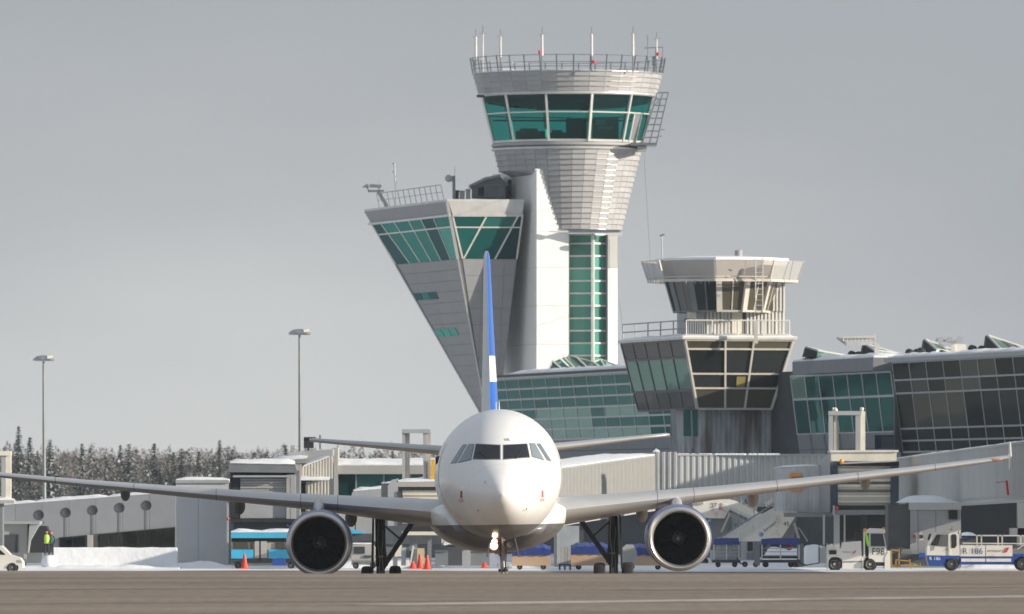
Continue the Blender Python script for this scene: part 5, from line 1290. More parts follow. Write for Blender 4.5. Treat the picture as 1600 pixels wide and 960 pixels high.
# octagonal fascia
fo = [rad(-7 + 45 * i) for i in range(8)]; zf0, zf1 = Zp(435.5, 590), Zp(405.5, 590); r8b, r8t = 3.55, 4.02
M['fascia2'] = mat('old_tower_fascia', (0.47, 0.44, 0.41), 0.55, var=0.06)
mb = MB(); mb.loft([[rp2(r8b - .08, x, zf0) for x in fo], [rp2(r8t - .08, x, zf1 - .02) for x in fo]]); mb.build('roof_core', M['midgrey'], OT)
for i in range(8):
    A, B = rp2(r8b, fo[i], zf0), rp2(r8b, fo[(i + 1) % 8], zf0); D_, C_ = rp2(r8t, fo[i], zf1), rp2(r8t, fo[(i + 1) % 8], zf1)
    nn = (B - A).cross(D_ - A).normalized(); cn = (A + B) / 2 - oc; cn.z = 0
    if nn.dot(cn) < 0: nn = -nn
    mb = MB(); mb.slab([A, B, C_, D_], nn, -.06, 0); mb.build('fascia_panel', M['fascia2'], OT)
mb = MB(); mb.loft([[rp2(r8t + .03, x, zf1 - .01) for x in fo], [rp2(r8t, x, zf1 + .14) for x in fo], [rp2(2.0, x, zf1 + .26) for x in fo]]); mb.build('roof_snow', M['snow'], OT, smooth=30)
# service gallery ring outside the fascia
ro, zg0, zg1 = 4.95, Zp(437.5, 589.5), Zp(406, 589.5)
fo2 = [rad(-7 + 45 * i) for i in range(8)]
gal = MB()
for i in range(8):
    a0, a1 = fo2[i], fo2[(i + 1) % 8]
    gal.bar(rp2(4.55, a0, zg0), rp2(4.55, a1, zg0), .14, .16); gal.bar(rp2(4.55, a0, zg0 + .22), rp2(4.55, a1, zg0 + .22), .05); gal.bar(rp2(3.5, a0, zg0 - .02), rp2(4.55, a0, zg0 - .02), .1)
    gal.bar(rp2(ro, a0, zg1), rp2(ro, a1, zg1), .07) if i in (2, 3, 4, 5, 6) else None
    gal.bar(rp2(4.55, a0, zg0), rp2(ro if i in (2, 3, 4, 5, 6, 7) else ro, a0, zg1), .08); gal.bar(rp2(4.55, (a0 + a1) / 2, zg0), rp2(4.85, (a0 + a1) / 2, zg1), .05)
gal.build('gallery_frame', M['cabf2'], OT)
for i in (1, 2, 3, 4, 5, 6):
    a0, a1 = fo2[i], fo2[(i + 1) % 8]
    mb = MB(); mb.slab([rp2(4.55, a0, zg0 + .1), rp2(4.55, a1, zg0 + .1), rp2(ro, a1, zg1), rp2(ro, a0, zg1)], (rp2(1, (a0 + a1) / 2, 0) - rp2(0, 0, 0)), 0, .01); mb.build('mesh_panel', M['mesh'], OT)
mb = MB()   # caged ladder up to the gallery
for x in (1180.5, 1191.5): mb.tube(W(x, 488, 590.2), W(x, 404, 589.2), .04, n=6)
for i in range(10): y = 486 - i * 8.5; mb.tube(W(1180.5, y, 590), W(1191.5, y, 590), .025, n=5)
mb.build('ladder', M['rail_w'], OT)
mb = MB()
for x, l_ in ((1022, 9), (1026, 10), (1029, 10), (1035, 8), (1072, 8), (1086, 7), (1095, 6), (1108, 7)): mb.tube(W(x, 438, 590), W(x, 438 + l_, 590), .03, .008, n=5)
mb.build('icicles', M['lightgrey'], OT, kind='stuff')
mb = MB(); mb.tube(W(1154, 403, 593), W(1154, 393, 593), .23, n=14); mb.tube(W(1154, 393.2, 593), W(1154, 391.5, 593), .25, n=14); mb.build('vent_pipe', M['clad'], OT, smooth=40)
oa = thing('roof_aerial', 'thin dark aerial with a small crosspiece on the left of the old tower roof', 'aerial', tuple(W(1034, 406, 592)))
mb = MB(); mb.tube(W(1035, 408, 592), W(1034, 368, 592), .035, n=6); mb.bar(W(1031, 369, 592), W(1038, 366.5, 592), .07, .09); mb.build('mast', M['rail'], oa)
# stay cable of the main tower
wr = MB(); wr.tube(W(1006, 240, 701), W(1016, 404, 640), .012, n=4); tag(wr.build('stay_wire', M['rail']), 'thin wire hanging from the tower cab down to the old tower roof', 'cable', 'thin wires below the tower cab')
wr = MB(); wr.tube(W(967, 370, 701), W(968, 470, 701), .018, n=4); wr.tube(W(968, 470, 701), W(974, 530, 640), .016, n=4); tag(wr.build('stay_wire', M['rail']), 'thin wire running down beside the white column of the tower', 'cable', 'thin wires below the tower cab')
# ================================================================ JET BRIDGES
def bridge_tunnel(parent, A, B, zA, zB, h, w, m, pitch=.30, snow=True, dep=.06):
    """A,B: XY of the front lower edge ends (left, right); zA,zB tops"""
    d = (B - A); d.z = 0; d = d.normalized(); n = Vector((d.y, -d.x, 0)); n = n if n.y < 0 else -n
    a0 = Vector((A.x, A.y, zA - h)); b0 = Vector((B.x, B.y, zB - h)); a1 = Vector((A.x, A.y, zA)); b1 = Vector((B.x, B.y, zB))
    mb = MB(); k = -n * w; s = n * -.03
    mb.loft([[a0 + s, a0 + k, a1 + k, a1 + s], [b0 + s, b0 + k, b1 + k, b1 + s]]); mb.build('tunnel_core', M['midgrey'], parent)
    mb = MB(); corr(mb, a0, b0, b1, a1, pitch, dep, n); mb.build('corrugated_side', m, parent)
    mb = MB(); mb.bar(a0 + n * .05, b0 + n * .05, .12, .12); mb.bar(a1 + n * .05, b1 + n * .05, .1, .1); mb.build('edge_rail', M['lightgrey'], parent)
    if snow: snowcap(parent, [a1 + n * .1 + Z * .05, b1 + n * .1 + Z * .05, b1 + k + Z * .05, a1 + k + Z * .05], .10, amp=.5)
# right bridge 2: tunnel coming towards us at the right edge
JB2 = thing('jet_bridge', 'grey corrugated jet bridge with snowy roof coming toward the camera at the right edge', 'jet bridge', (Xp(1500, 480), 480, 0), group='jet bridges docked along the terminal')
aE, bE = W(1403, 718, 524), W(1640, 686.5, 428)
bridge_tunnel(JB2, aE, bE, aE.z, bE.z, 2.52, 3.0, M['corr'], .34)
mb = MB(); mb.box((Xp(1590, 500), 500, 0), (Xp(1606, 500), 501, 3.2)); mb.box((Xp(1578, 500), 500, 1.5), (Xp(1618, 500), 501, 1.9)); mb.build('support_leg', M['midgrey'], JB2)
mb = MB(); mb.slab([W(1571, 751, 446), W(1574.5, 751, 446), W(1577, 774, 446), W(1573.5, 774, 446)], Vector((0, -1, 0)), 0, .08); mb.build('red_strip', M['red'], JB2)
mb = MB(); mb.bar(W(1556, 754, 446), W(1571, 753, 446), .03); mb.build('cable', M['rail'], JB2)
# cab of bridge 2 with portal frame
CB = thing('jet_bridge_cab', 'jet bridge cab with white portal frame and ribbed cream shutter behind the right wing', 'jet bridge cab', (Xp(1350, 508), 508, 0), group='jet bridge cabs')
Dc = 508.0
def px_box(mb, x0, y0, x1, y1, d, dep): mb.ext([(x0, y1), (x0, y0), (x1, y0), (x1, y1)], d, dep)
def pbx(parent, name, m, x0, y0, x1, y1, d, dep):
    mb = MB(); px_box(mb, x0, y0, x1, y1, d, dep); return mb.build(name, m, parent)
pbx(CB, 'cab_wall', M['darkgrey'], 1298, 727, 1404, 801, Dc + .4, 3.6)
pbx(CB, 'roof_fascia', M['cream'], 1299, 706.5, 1401, 721, Dc, 4)
mb = MB(); mb.ext([(1297, 707), (1297, 704), (1404, 703.5), (1404, 706.5)], Dc - .1, 4.2); mb.build('roof_cap', M['frame_w'], CB)
mb = MB(); mb.ext([(1313, 723), (1404, 719.5), (1405, 721.5), (1313, 725.5)], Dc - .8, .8); mb.build('canopy_lip', M['lightgrey'], CB)
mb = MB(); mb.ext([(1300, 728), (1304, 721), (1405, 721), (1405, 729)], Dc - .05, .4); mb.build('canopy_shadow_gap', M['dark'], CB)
# concertina shutter as separate slats
for i in range(15):
    y = 728 + i * 4.15
    if 9 <= i <= 9 or i == 6: mm = mat('perforated_slat', (0.34, 0.33, 0.30), .6)
    else: mm = M['cream'] if i % 2 else mat('cream_slat_dull', (0.58, 0.56, 0.50), .6)
    d_ = Dc + (.05 if i % 2 else .12); pbx(CB, 'shutter_slat', mm, 1309, y, 1391.5, y + 3.9, d_, .25)
for i in range(24):
    mb = MB(); x = 1311 + i * 3.4
    for yy in (753.6, 766.2): px_box(mb, x, yy, x + 1.5, yy + 3, Dc + .0, .04)
    if i == 0: MBS = mb
    else: MBS.add(mb.v, mb.f)
MBS.build('shutter_perforations', M['dark'], CB, kind='stuff')
pbx(CB, 'bellows', mat('blue_black_bellows', (0.035, 0.05, 0.075), .7), 1392, 728, 1404.5, 800, Dc - .3, 1)
pbx(CB, 'bellows', MATS['blue_black_bellows'], 1298, 723, 1308, 793, Dc - .1, 1)
pbx(CB, 'floor_beam', M['midgrey'], 1301, 797, 1398, 804.5, Dc - .4, 3.5)
pbx(CB, 'bumper', M['dark'], 1300, 791, 1404, 796.5, Dc - .3, 2)
for x in (1301.5, 1399.5): pbx(CB, 'bracket', M['lightgrey'], x, 790, x + 3, 806, Dc - .5, .3)
mb = MB(); mb.ball(W(1307.5, 794, Dc - .4), .10); mb.build('red_lamp', M['redlamp'], CB)
mb = MB(); mb.ball(W(1315, 721, Dc - .9), .12); mb.build('amber_lamp', M['orange'], CB)
# portal frame
for nm, x0, x1, m_2 in (('portal_post', 1295, 1301.5, 'lightgrey'), ('portal_post', 1302, 1310, 'cream'), ('portal_post', 1337, 1344, 'lightgrey'), ('portal_post', 1344.3, 1352, 'cream')):
    pbx(CB, nm, M[m_2], x0, 643, x1, 706, Dc + (.3 if m_2 == 'lightgrey' else .6), .6)
pbx(CB, 'portal_beam', M['lightgrey'], 1295, 642.5, 1346, 648.8, Dc + .25, 1.0)
mb = MB()
for x in (1302, 1305, 1345, 1347.5): mb.tube(W(x, 643, Dc + .4), W(x, 637, Dc + .4), .05)
mb.ball(W(1306, 641, Dc + .4), .1); mb.ball(W(1347, 639.5, Dc + .4), .1); mb.build('sheaves', M['cream'], CB)
mb = MB()
for x in (1303, 1309): mb.bar(W(x, 650, Dc + .5), W(x, 704, Dc + .5), .035)
mb.build('cables', M['gearm'], CB)
# legs and undercarriage
for x0, x1, m_2 in ((1303, 1312, 'lightgrey'), (1318.5, 1321, 'beigegrey'), (1286, 1289, 'lightgrey')):
    pbx(CB, 'leg', M[m_2], x0, 804, x1, 872, Dc + 1.0, .4)
pbx(CB, 'wheel_bogie', M['dark'], 1312, 806, 1345, 845, Dc + 2.6, 1.2)
pbx(CB, 'lift_column', M['darkgrey'], 1345, 804, 1390, 888, Dc + 3.0, 2.5)
pbx(CB, 'lift_doorway', M['dark'], 1356, 806, 1392, 888, Dc + 2.9, .08)
# side unit left of the cab
SU = thing('bridge_module', 'pale blue-grey corrugated bridge head with orange framed panel, left of the white portal frame', 'bridge head', (Xp(1256, 512), 512, 0))
Ds = 511.0
a0, b0, b1, a1 = W(1213, 799, Ds), W(1281, 801, Ds), W(1281, 729, Ds), W(1213, 732, Ds)
mb = MB(); px_box(mb, 1213, 731, 1281, 799, Ds + .06, 4); mb.build('body', M['lightgrey'], SU); mb = MB(); corr(mb, a0, b0, b1, a1, .48, .02); mb.build('corrugated_front', mat('module_pale_metal', (0.50, 0.53, 0.55), .5), SU)
mb = MB(); mb.slab([W(1281, 801, Ds), W(1299, 804, Ds - 1.5), W(1299, 707.5, Ds - 1.5), W(1281, 726, Ds)], Vector((.2, -1, 0)), -.4, 0); mb.build('angled_cheek', M['lightgrey'], SU)
snowcap(SU, [W(1213, 731, Ds), W(1280, 727.5, Ds), W(1280, 727.5, Ds) + YD * 4, W(1213, 731, Ds) + YD * 4], .07, amp=1.0)
pbx(SU, 'orange_frame', M['orange'], 1234.5, 739.5, 1252, 767.5, Ds - .12, .1); pbx(SU, 'framed_panel', M['midgrey'], 1237, 745, 1255, 763, Ds - .16, .05)
pbx(SU, 'floor_skirt', M['midgrey'], 1228, 801, 1300, 808, Ds - 1.6, 4)
# bridge 1: middle rotunda and two tunnels
JB1 = thing('jet_bridge', 'long grey corrugated jet bridge with snowy ridge passing behind the aircraft nose and right wing', 'jet bridge', (Xp(1040, 525), 525, 0), group='jet bridges docked along the terminal')
a_, b_ = W(1058, 711, 529), W(1217, 710.5, 529.5)
bridge_tunnel(JB1, a_, W(1300, 711, 530), a_.z, Zp(711, 530), 2.75, 3, M['corr'], .32, snow=False)
mb = MB(); 
for i in range(30):
    x = 1062 + i * 5.2 + random.random() * 2; 
    if random.random() < .7: mb.ball(W(x, 710.6, 529.3), .12, 6, 4, sc=(1.6, 2, .6))
mb.build('snow_lumps', M['snow'], JB1, kind='stuff')
mb = MB(); ra0, ra1 = W(1021, 790, 528), W(1057.5, 790, 528); h_ = Zp(706.5, 528) - Zp(790, 528)
mb.slab([ra0 + YD * .06, ra1 + YD * .06, ra1 + YD * 3.5, ra0 + YD * 3.5], Z, 0, h_); mb.build('rotunda_core', M['lightgrey'], JB1)
mb = MB(); corr(mb, ra0, ra1, ra1 + Z * h_, ra0 + Z * h_, .28, .05); mb.build('rotunda_cladding', M['corr'], JB1)
mb = MB(); mb.ext([(999, 712), (999, 709.2), (1021, 707.5), (1021, 713.5)], 527.4, 3.6); mb.build('rotunda_roof_edge', M['lightgrey'], JB1)
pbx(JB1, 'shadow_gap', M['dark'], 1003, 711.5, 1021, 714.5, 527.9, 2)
snowcap(JB1, [W(1021, 706.5, 528), W(1031, 706.5, 528), W(1031, 706.5, 528) + YD * 3, W(1021, 706.5, 528) + YD * 3], .18)
tl, tr = W(690, 757, 474), W(1020.5, 712.5, 526)
bridge_tunnel(JB1, tl, tr, tl.z, tr.z, 2.9, 3.0, mat('corrugated_pale_metal', (0.38, 0.38, 0.37), .5, .1, var=.05), .36, dep=.13)
pbx(JB1, 'pier', M['midgrey'], 1030, 790, 1048, 884, 529, 1.0)
# cab of bridge 1, seen left of the fuselage
C1 = thing('jet_bridge_cab', 'snow-topped jet bridge cab with cream shutter and portal frame just left of the fuselage', 'jet bridge cab', (Xp(650, 470), 470, 0), group='jet bridge cabs')
D1 = 470.0
pbx(C1, 'cab_wall', M['lightgrey'], 606, 757, 700, 822, D1 + .3, 3)
mb = MB(); mb.ext([(606, 822), (606, 760), (612, 750), (622, 748), (622, 822)], D1 - .1, 3); mb.build('side_cheek', M['lightgrey'], C1)
pbx(C1, 'roof_fascia', M['beigegrey'], 622, 753, 700, 761, D1 - .1, 3.4)
snowcap(C1, [W(620, 753, D1 - .1), W(700, 752, D1 - .1), W(700, 752, D1) + YD * 3.4, W(620, 753, D1) + YD * 3.4], .14, amp=.7)
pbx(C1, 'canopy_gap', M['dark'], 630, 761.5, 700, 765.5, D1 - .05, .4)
for i in range(13): pbx(C1, 'shutter_slat', M['cream'], 629, 766.5 + i * 4, 700, 770.2 + i * 4, D1 + (0 if i % 2 else .08), .2)
pbx(C1, 'floor_ledge', M['cream'], 628, 831, 700, 836.5, D1 - .4, 2); pbx(C1, 'bumper', M['dark'], 640, 823, 700, 830.5, D1 - .2, 2)
pbx(C1, 'door_post', M['darkgrey'], 621, 768, 627.5, 822, D1 - .15, .5)
for nm, x0, x1, m_2, dd in (('portal_post', 628.5, 633, 'lightgrey', .3), ('portal_post', 633.3, 640, 'beigegrey', .6), ('portal_post', 661, 666, 'lightgrey', .3), ('portal_post', 666.3, 673, 'beigegrey', .6)):
    pbx(C1, nm, M[m_2], x0, 672, x1, 750, D1 + dd, .6)
pbx(C1, 'portal_beam', M['lightgrey'], 628, 671, 672, 677, D1 + .2, .9)
pbx(C1, 'yellow_post', M['yellow'], 673.5, 718, 679.5, 749, D1 + .2, .3)
for x0, x1 in ((614, 621), (640, 652), (668, 674)): pbx(C1, 'leg', M['midgrey'], x0, 836, x1, 892, D1 + 1.2, .5)
# ---- left pier group
JL = thing('pier_building', 'low glazed pier with snowy roof and dark teal windows left of the fuselage', 'building', (Xp(600, 540), 540, 0))
DL = 540.0
pbx(JL, 'pier_core', M['midgrey'], 519, 742, 790, 872, DL + .3, 6)
mb = MB(); mb.ext([(519, 741), (522, 727.5), (790, 727.5), (790, 741)], DL - .5, 6); mb.build('eaves_band', M['beigegrey'], JL)
snowcap(JL, [W(520, 727.5, DL - .5), W(790, 727.5, DL - .5), W(790, 722, DL + 6), W(520, 722, DL + 6)], .22, amp=.5)
mb = MB(); mb.ext([(519, 872), (519, 700), (528, 700), (528, 872)], DL - .7, 5); mb.build('end_wall', M['beigegrey'], JL)
for x0, x1 in ((529, 555), (558, 598), (601, 640), (643, 690)): pbx(JL, 'window_pane', M['g_teal'], x0, 741.5, x1, 775, DL, .1)
for x in (556.5, 599.5, 641.5): pbx(JL, 'mullion', M['frame_g'], x - 1.2, 741, x + 1.2, 776, DL - .12, .2)
for i in range(6): pbx(JL, 'wall_panel', M['lightgrey'] if i in (0, 1, 2) else M['midgrey'], 529 + i * 27, 777, 554.5 + i * 27, 846, DL - .02, .15)
mb = MB(); mb.ext([(543, 792), (551, 768.5), (606, 763.5), (606, 792)], DL - 8, 5); mb.build('annex_roof', M['lightgrey'], JL)
snowcap(JL, [W(552, 767.5, DL - 8), W(606, 763, DL - 8), W(606, 763, DL - 4), W(552, 767.5, DL - 4)], .12, amp=1.0)
# dark screen and stub behind
bx = thing('dark_screen_box', 'dark boxy camera screen above the left stabiliser tip, beside a short post', 'screen', tuple(W(483, 702, 545)))
pbx(bx, 'screen', M['dark'], 474.5, 684, 490, 700.5, 545, .5); pbx(bx, 'hood', M['darkgrey'], 475, 683, 493, 685, 544.8, .7)
mb = MB(); mb.bar(W(500, 702, 545), W(500, 680, 545), .1, .1); mb.build('short_post', M['rail'], bx); mb = MB(); mb.bar(W(482, 700, 545.2), W(482, 712, 545.2), .12); mb.build('stem', M['rail'], bx)
# left cab: shuttered unit with snow roof
C2 = thing('jet_bridge_cab', 'grey shuttered jet bridge cab under a thick snow roof above the left engine', 'jet bridge cab', (Xp(420, 500), 500, 0), group='jet bridge cabs')
D2 = 500.0
pbx(C2, 'cab_wall', M['midgrey'], 359, 735, 468, 836, D2 + .4, 3.5)
mb = MB(); mb.ext([(356, 737), (358.5, 724), (461, 726), (464, 735), (462, 739), (360, 738)], D2 - .3, 4); mb.build('roof_edge', M['midgrey'], C2)
snowcap(C2, [W(359, 725, D2 - .3), W(461, 727, D2 - .3), W(461, 722, D2 + 3.5), W(359, 722, D2 + 3.5)], .16, amp=.5)
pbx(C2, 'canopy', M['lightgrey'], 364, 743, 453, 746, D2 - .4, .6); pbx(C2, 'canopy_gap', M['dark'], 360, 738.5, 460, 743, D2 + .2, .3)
for i in range(9): pbx(C2, 'shutter_slat', M['beigegrey'], 375.5, 748 + i * 3.9, 447, 751.5 + i * 3.9, D2 + (.1 if i % 2 else .16), .2)
pbx(C2, 'lower_panel', M['lightgrey'], 375.5, 784, 447, 810, D2 + .1, .2)
pbx(C2, 'bumper', M['dark'], 362, 811, 468, 816.5, D2 - .1, 2); pbx(C2, 'underframe', M['darkgrey'], 365, 817, 466, 833, D2 + .3, 2)
for x0, x1 in ((447.5, 453), (453.8, 462)): pbx(C2, 'door_jamb', M['beigegrey'] if x0 < 450 else M['lightgrey'], x0, 742, x1, 812, D2 - .1, .5)
pbx(C2, 'side_post', M['dark'], 360, 745, 374, 810, D2 + .12, .2)
mb = MB(); mb.ball(W(356, 811, D2 - .5), .08); mb.build('red_lamp', M['redlamp'], C2)
C3 = thing('bridge_vestibule', 'beige ribbed vestibule with two snowy roof steps behind the left light mast', 'vestibule', (Xp(490, 506), 506, 0))
D3 = 505.0
pbx(C3, 'vestibule_core', M['midgrey'], 462, 724, 522, 842, D3 + .3, 4)
mb = MB(); a0, b0, b1, a1 = W(470, 748, D3), W(520, 748, D3), W(520, 712, D3), W(470, 729, D3); corr(mb, a0, b0, b1, a1, .15, .02); mb.build('upper_cladding', mat('beige_corrugated', (0.52, 0.50, 0.455), .6), C3)
mb = MB(); a0, b0, b1, a1 = W(478, 842, D3 - .2), W(514, 842, D3 - .2), W(514, 752, D3 - .2), W(478, 753, D3 - .2); corr(mb, a0, b0, b1, a1, .15, .02); mb.build('lower_cladding', MATS['beige_corrugated'], C3)
pbx(C3, 'dark_door', M['dark'], 469, 755, 477.5, 800, D3 - .1, .2)
mb = MB(); mb.ext([(461, 762), (461, 726), (472, 726), (470, 748), (470, 762)], D3 - .3, 3); mb.build('cheek', M['beigegrey'], C3)
snowcap(C3, [W(474, 729, D3 - .3), W(514, 714, D3 - .3), W(514, 714, D3 + 3), W(474, 729, D3 + 3)], .16, amp=.6)
snowcap(C3, [W(463, 750.5, D3 - 1.2), W(515, 750.5, D3 - 1.2), W(515, 747, D3), W(463, 747, D3)], .16, amp=.8)
snowcap(C3, [W(425, 722, D3 + 1), W(480, 716, D3 + 1), W(480, 713, D3 + 6), W(425, 719, D3 + 6)], .14, amp=.8)
mb = MB(); mb.ext([(450, 728), (452, 707), (520, 702), (520, 712), (474, 728)], D3 + 4, 4); mb.build('rear_roof', M['lightgrey'], C3)
# block and long low building
BK = thing('grey_block_building', 'plain pale grey block with a snow edge between the low hall and the left cab', 'building', (Xp(316, 505), 505, 0))
for i, (x0, x1) in enumerate(((275, 309.6), (310, 357))): pbx(BK, 'wall_panel', mat('block_pale_wall', (0.56, 0.57, 0.58), .6, var=.04), x0, 755, x1, 885, 505 + .0, .2)
pbx(BK, 'wall_core', M['midgrey'], 276, 756, 356, 886, 505.22, 8); pbx(BK, 'roof_band', M['lightgrey'], 274.5, 750.5, 358, 755, 504.9, 8.4)
snowcap(BK, [W(275, 750.5, 504.9), W(357, 750.5, 504.9), W(357, 750.5, 504.9) + YD * 8, W(275, 750.5, 504.9) + YD * 8], .14, amp=.5)
LH = thing('low_hall', 'long low grey hall with round wall vents and a sloping roofline at the left', 'building', (Xp(140, 520), 520, 0))
DH = 520.0
def topy(x): return 789.5 - 20.5 * x / 275
mb = MB(); mb.ext([(-60, 880), (-60, topy(-60) + 1), (274.5, topy(274.5) + 1), (274.5, 880)], DH + .2, 10); mb.build('wall_core', M['midgrey'], LH)
for i in range(8):
    x0 = -60 + i * 42; x1 = min(x0 + 41.6, 274.4); mb = MB(); mb.ext([(x0, 880), (x0, topy(x0)), (x1, topy(x1)), (x1, 880)], DH, .18); mb.build('wall_panel', mat('hall_wall_grey', (0.27, 0.285, 0.305), .65, var=.06, objrand=.05), LH)
for i in range(3):
    xa, xb = -60 + i * 112, 52 + i * 112
    snowcap(LH, [W(xa, topy(xa), DH), W(min(xb, 275), topy(min(xb, 275)), DH), W(min(xb, 275), topy(min(xb, 275)), DH) + YD * 10, W(xa, topy(xa), DH) + YD * 10], .12, amp=1.0)
for i in range(5):
    x, y = 61 + i * 42, 805 - i * 3.75; v_ = W(x, y, DH)
    mb = MB(); mb.lathe(v_, (0, -1, 0), [(0, .005), (.2, .005), (.22, .018), (.26, .02), (.27, .01), (.27, -.01)], 18); mb.build('round_vent', M['darkgrey'], LH, smooth=40)
    if i: mb = MB(); mb.box((v_.x - .055, DH - .025, v_.z - 1.5), (v_.x + .055, DH - .005, v_.z - .26)); mb.build('vent_pipe', mat('hall_pipe_grey', (0.21, 0.22, 0.235), .6), LH)
mb = MB(); mb.ext([(92, 862), (92, 840), (274, 823.5), (274, 862)], DH - .05, .04); mb.build('dark_opening', M['darkgrey'], LH)
for i in range(9):
    x0 = 94 + i * 20; x1 = x0 + 18.6; yy = lambda x: 841.3 - (x - 92) * .0907
    mb = MB(); mb.ext([(x0, 860), (x0, yy(x0)), (x1, yy(x1)), (x1, 860)], DH - .10, .04); mb.build('window_pane', M['g_greyr'] if i == 2 else M['g_dark'], LH)
mb = MB(); mb.bar(W(141, 858, DH - .3), W(141, 836, DH - .3), .3); mb.build('pillar', M['beigegrey'], LH)
# small left pavilion with awning
PV = thing('left_pavilion', 'small grey shed with dark doorway and slanting awning behind the white car', 'shed', (Xp(30, 500), 500, 0))
pbx(PV, 'wall', M['beigegrey'], -40, 818, 43, 870, 500, 4); pbx(PV, 'roof_band', M['lightgrey'], -40, 815, 62, 819, 499.6, 5); pbx(PV, 'doorway', M['darkgrey'], 6, 836, 28, 864, 499.9, .1)
mb = MB(); mb.ext([(43, 866), (46, 820), (62, 819), (47, 845), (44, 866)], 499.7, 2); mb.build('awning', M['lightgrey'], PV)
mb = MB(); mb.ext([(46, 864), (48, 846), (60, 822), (72, 822), (80, 840), (80, 864)], 500.6, 2); mb.build('dark_bay', M['dark'], PV)
pbx(PV, 'low_wall', M['midgrey'], 20, 864, 66, 880, 497, .5); pbx(PV, 'barrier_post', M['beigegrey'], 37, 866, 41, 884, 496, .2)
# left edge portal
PF = thing('portal_frame', 'cream portal frame on a snowy ledge cut by the left edge of the view', 'portal frame', (Xp(0, 490), 490, 0))
pbx(PF, 'portal_post', M['cream'], 9, 708, 17, 786, 490, .6); pbx(PF, 'portal_post', M['lightgrey'], 2, 712, 8.5, 786, 489.9, .4); pbx(PF, 'portal_beam', M['cream'], -40, 705, 17, 712, 489.8, .8); pbx(PF, 'portal_post', M['cream'], -36, 712, -28, 786, 490, .6)
pbx(PF, 'ledge', M['beigegrey'], -40, 782, 22, 787, 489.4, 2); snowcap(PF, [W(-40, 782, 489.4), W(23, 782, 489.4), W(23, 782, 491.4), W(-40, 782, 491.4)], .14, amp=1.0)
pbx(PF, 'support', M['midgrey'], -40, 787, 4, 872, 489.6, 1.5)
# kiosk
KI = thing('apron_kiosk', 'grey panelled kiosk with a rounded snow cap under the right jet bridge', 'kiosk', (Xp(1450, 478), 478, 0))
DK = 478.0
pbx(KI, 'kiosk_core', M['darkgrey'], 1388, 790, 1501, 886, DK + .25, 4); pbx(KI, 'side_wall', M['darkgrey'], 1388, 788, 1421, 886, DK + .1, .2)
for x0, x1 in ((1422, 1434), (1434.6, 1462), (1462.6, 1501.5)): pbx(KI, 'wall_panel', mat('kiosk_panel', (0.25, 0.26, 0.275), .6, var=.05, objrand=.05), x0, 797.5, x1, 872, DK, .3)
pbx(KI, 'roof_band', M['lightgrey'], 1420, 785.5, 1502, 797, DK - .1, 4.4); pbx(KI, 'small_window', M['g_dark'], 1482.5, 797, 1496, 812, DK - .12, .1)
pbx(KI, 'plinth', M['midgrey'], 1408, 862, 1502, 889, DK - .3, .6)
mb = MB(); rg = []
for i in range(25):
    s = i / 24; x = 1404 + s * 97; hh = 7.5 * math.exp(-(abs(s - .42) / .36) ** 4) + 4.0 * (1 - abs(2 * s - 1) ** 4)
    a_ = W(x, 785.6, DK - .15); t_ = W(x, 785.6 - hh, DK + .5); rg.append([a_, a_.lerp(t_, .7) + YD * .1, t_, t_ + YD * 2, a_ + YD * 4])
mb.loft(rg); mb.build('snow_cap', M['snow'], KI, smooth=60)
mb = MB(); mb.ext([(1436, 845), (1436, 834), (1439, 830), (1443, 834), (1443, 845)], DK - .4, .3); mb.build('wall_meter', M['beigegrey'], KI); pbx(KI, 'meter_window', M['dark'], 1436.6, 836, 1442.5, 841, DK - .44, .04)
mb = MB(); mb.ball(W(1428, 839, DK - .15), .07); mb.build('red_button', M['redlamp'], KI)
# ================================================================ LIGHT MASTS
def mast(x, yt, d, lab, xb=None):
    xb = xb or x; t_ = thing('light_mast', lab, 'light mast', (Xp(xb, d), d, 0), group='tall apron light masts')
    b = Vector((Xp(xb, d), d, 0)); tp_ = W(x, yt + 9, d)
    mb = MB(); mb.tube(b, tp_, .13, .06, n=12); mb.build('mast_pole', mat('mast_galvanised', (0.24, 0.26, 0.27), .5, .3), t_, smooth=40)
    mb = MB(); c = W(x, yt + 5, d); rg = []
    for a, rr, zz in ((0, .56, -.12), (1, .60, -.06), (2, .54, .03), (3, .36, .15), (4, .10, .2)): rg.append([c + Vector((rr * math.cos(2 * PI * i / 20), rr * math.sin(2 * PI * i / 20) * .9, zz)) for i in range(20)])
    mb.loft(rg); hd = mb.build('lamp_head', mat('mast_head_metal', (0.42, 0.45, 0.48), .3, .7), t_, smooth=30)
    for s_ in (-1, 1):
        mb = MB(); mb.obox(c + Vector((s_ * .24, -.45, -.06)), (.16, 0, 0), (0, .2, 0), (0, 0, .05)); mb.build('floodlight', M['midgrey'], hd)
    mb = MB(); mb.obox(c + Vector((.33, -.30, .10)), Vector((.15, .10, .02)), Vector((-.05, .07, .0)), Vector((-.01, -.01, .07))); mb.build('visor', mat('mirror_visor', (0.95, 0.93, 0.88), .12, 1.0, var=.01), hd)
mast(68, 556, 540, 'left apron light mast rising in front of the low hall and trees', 70)
mast(468, 515, 520, 'right apron light mast standing behind the snowy vestibule and left engine', 470)
# ================================================================ GROUND VEHICLES AND EQUIPMENT
GY = 890.5
def vwheel(parent, x, y, r_px, D, w=.28, rim=.5, m=None):
    r = r_px * D / F; return wheel(parent, W(x, y, D) + YD * (w / 2 - .06), r, w, rim=rim, rimm=m)
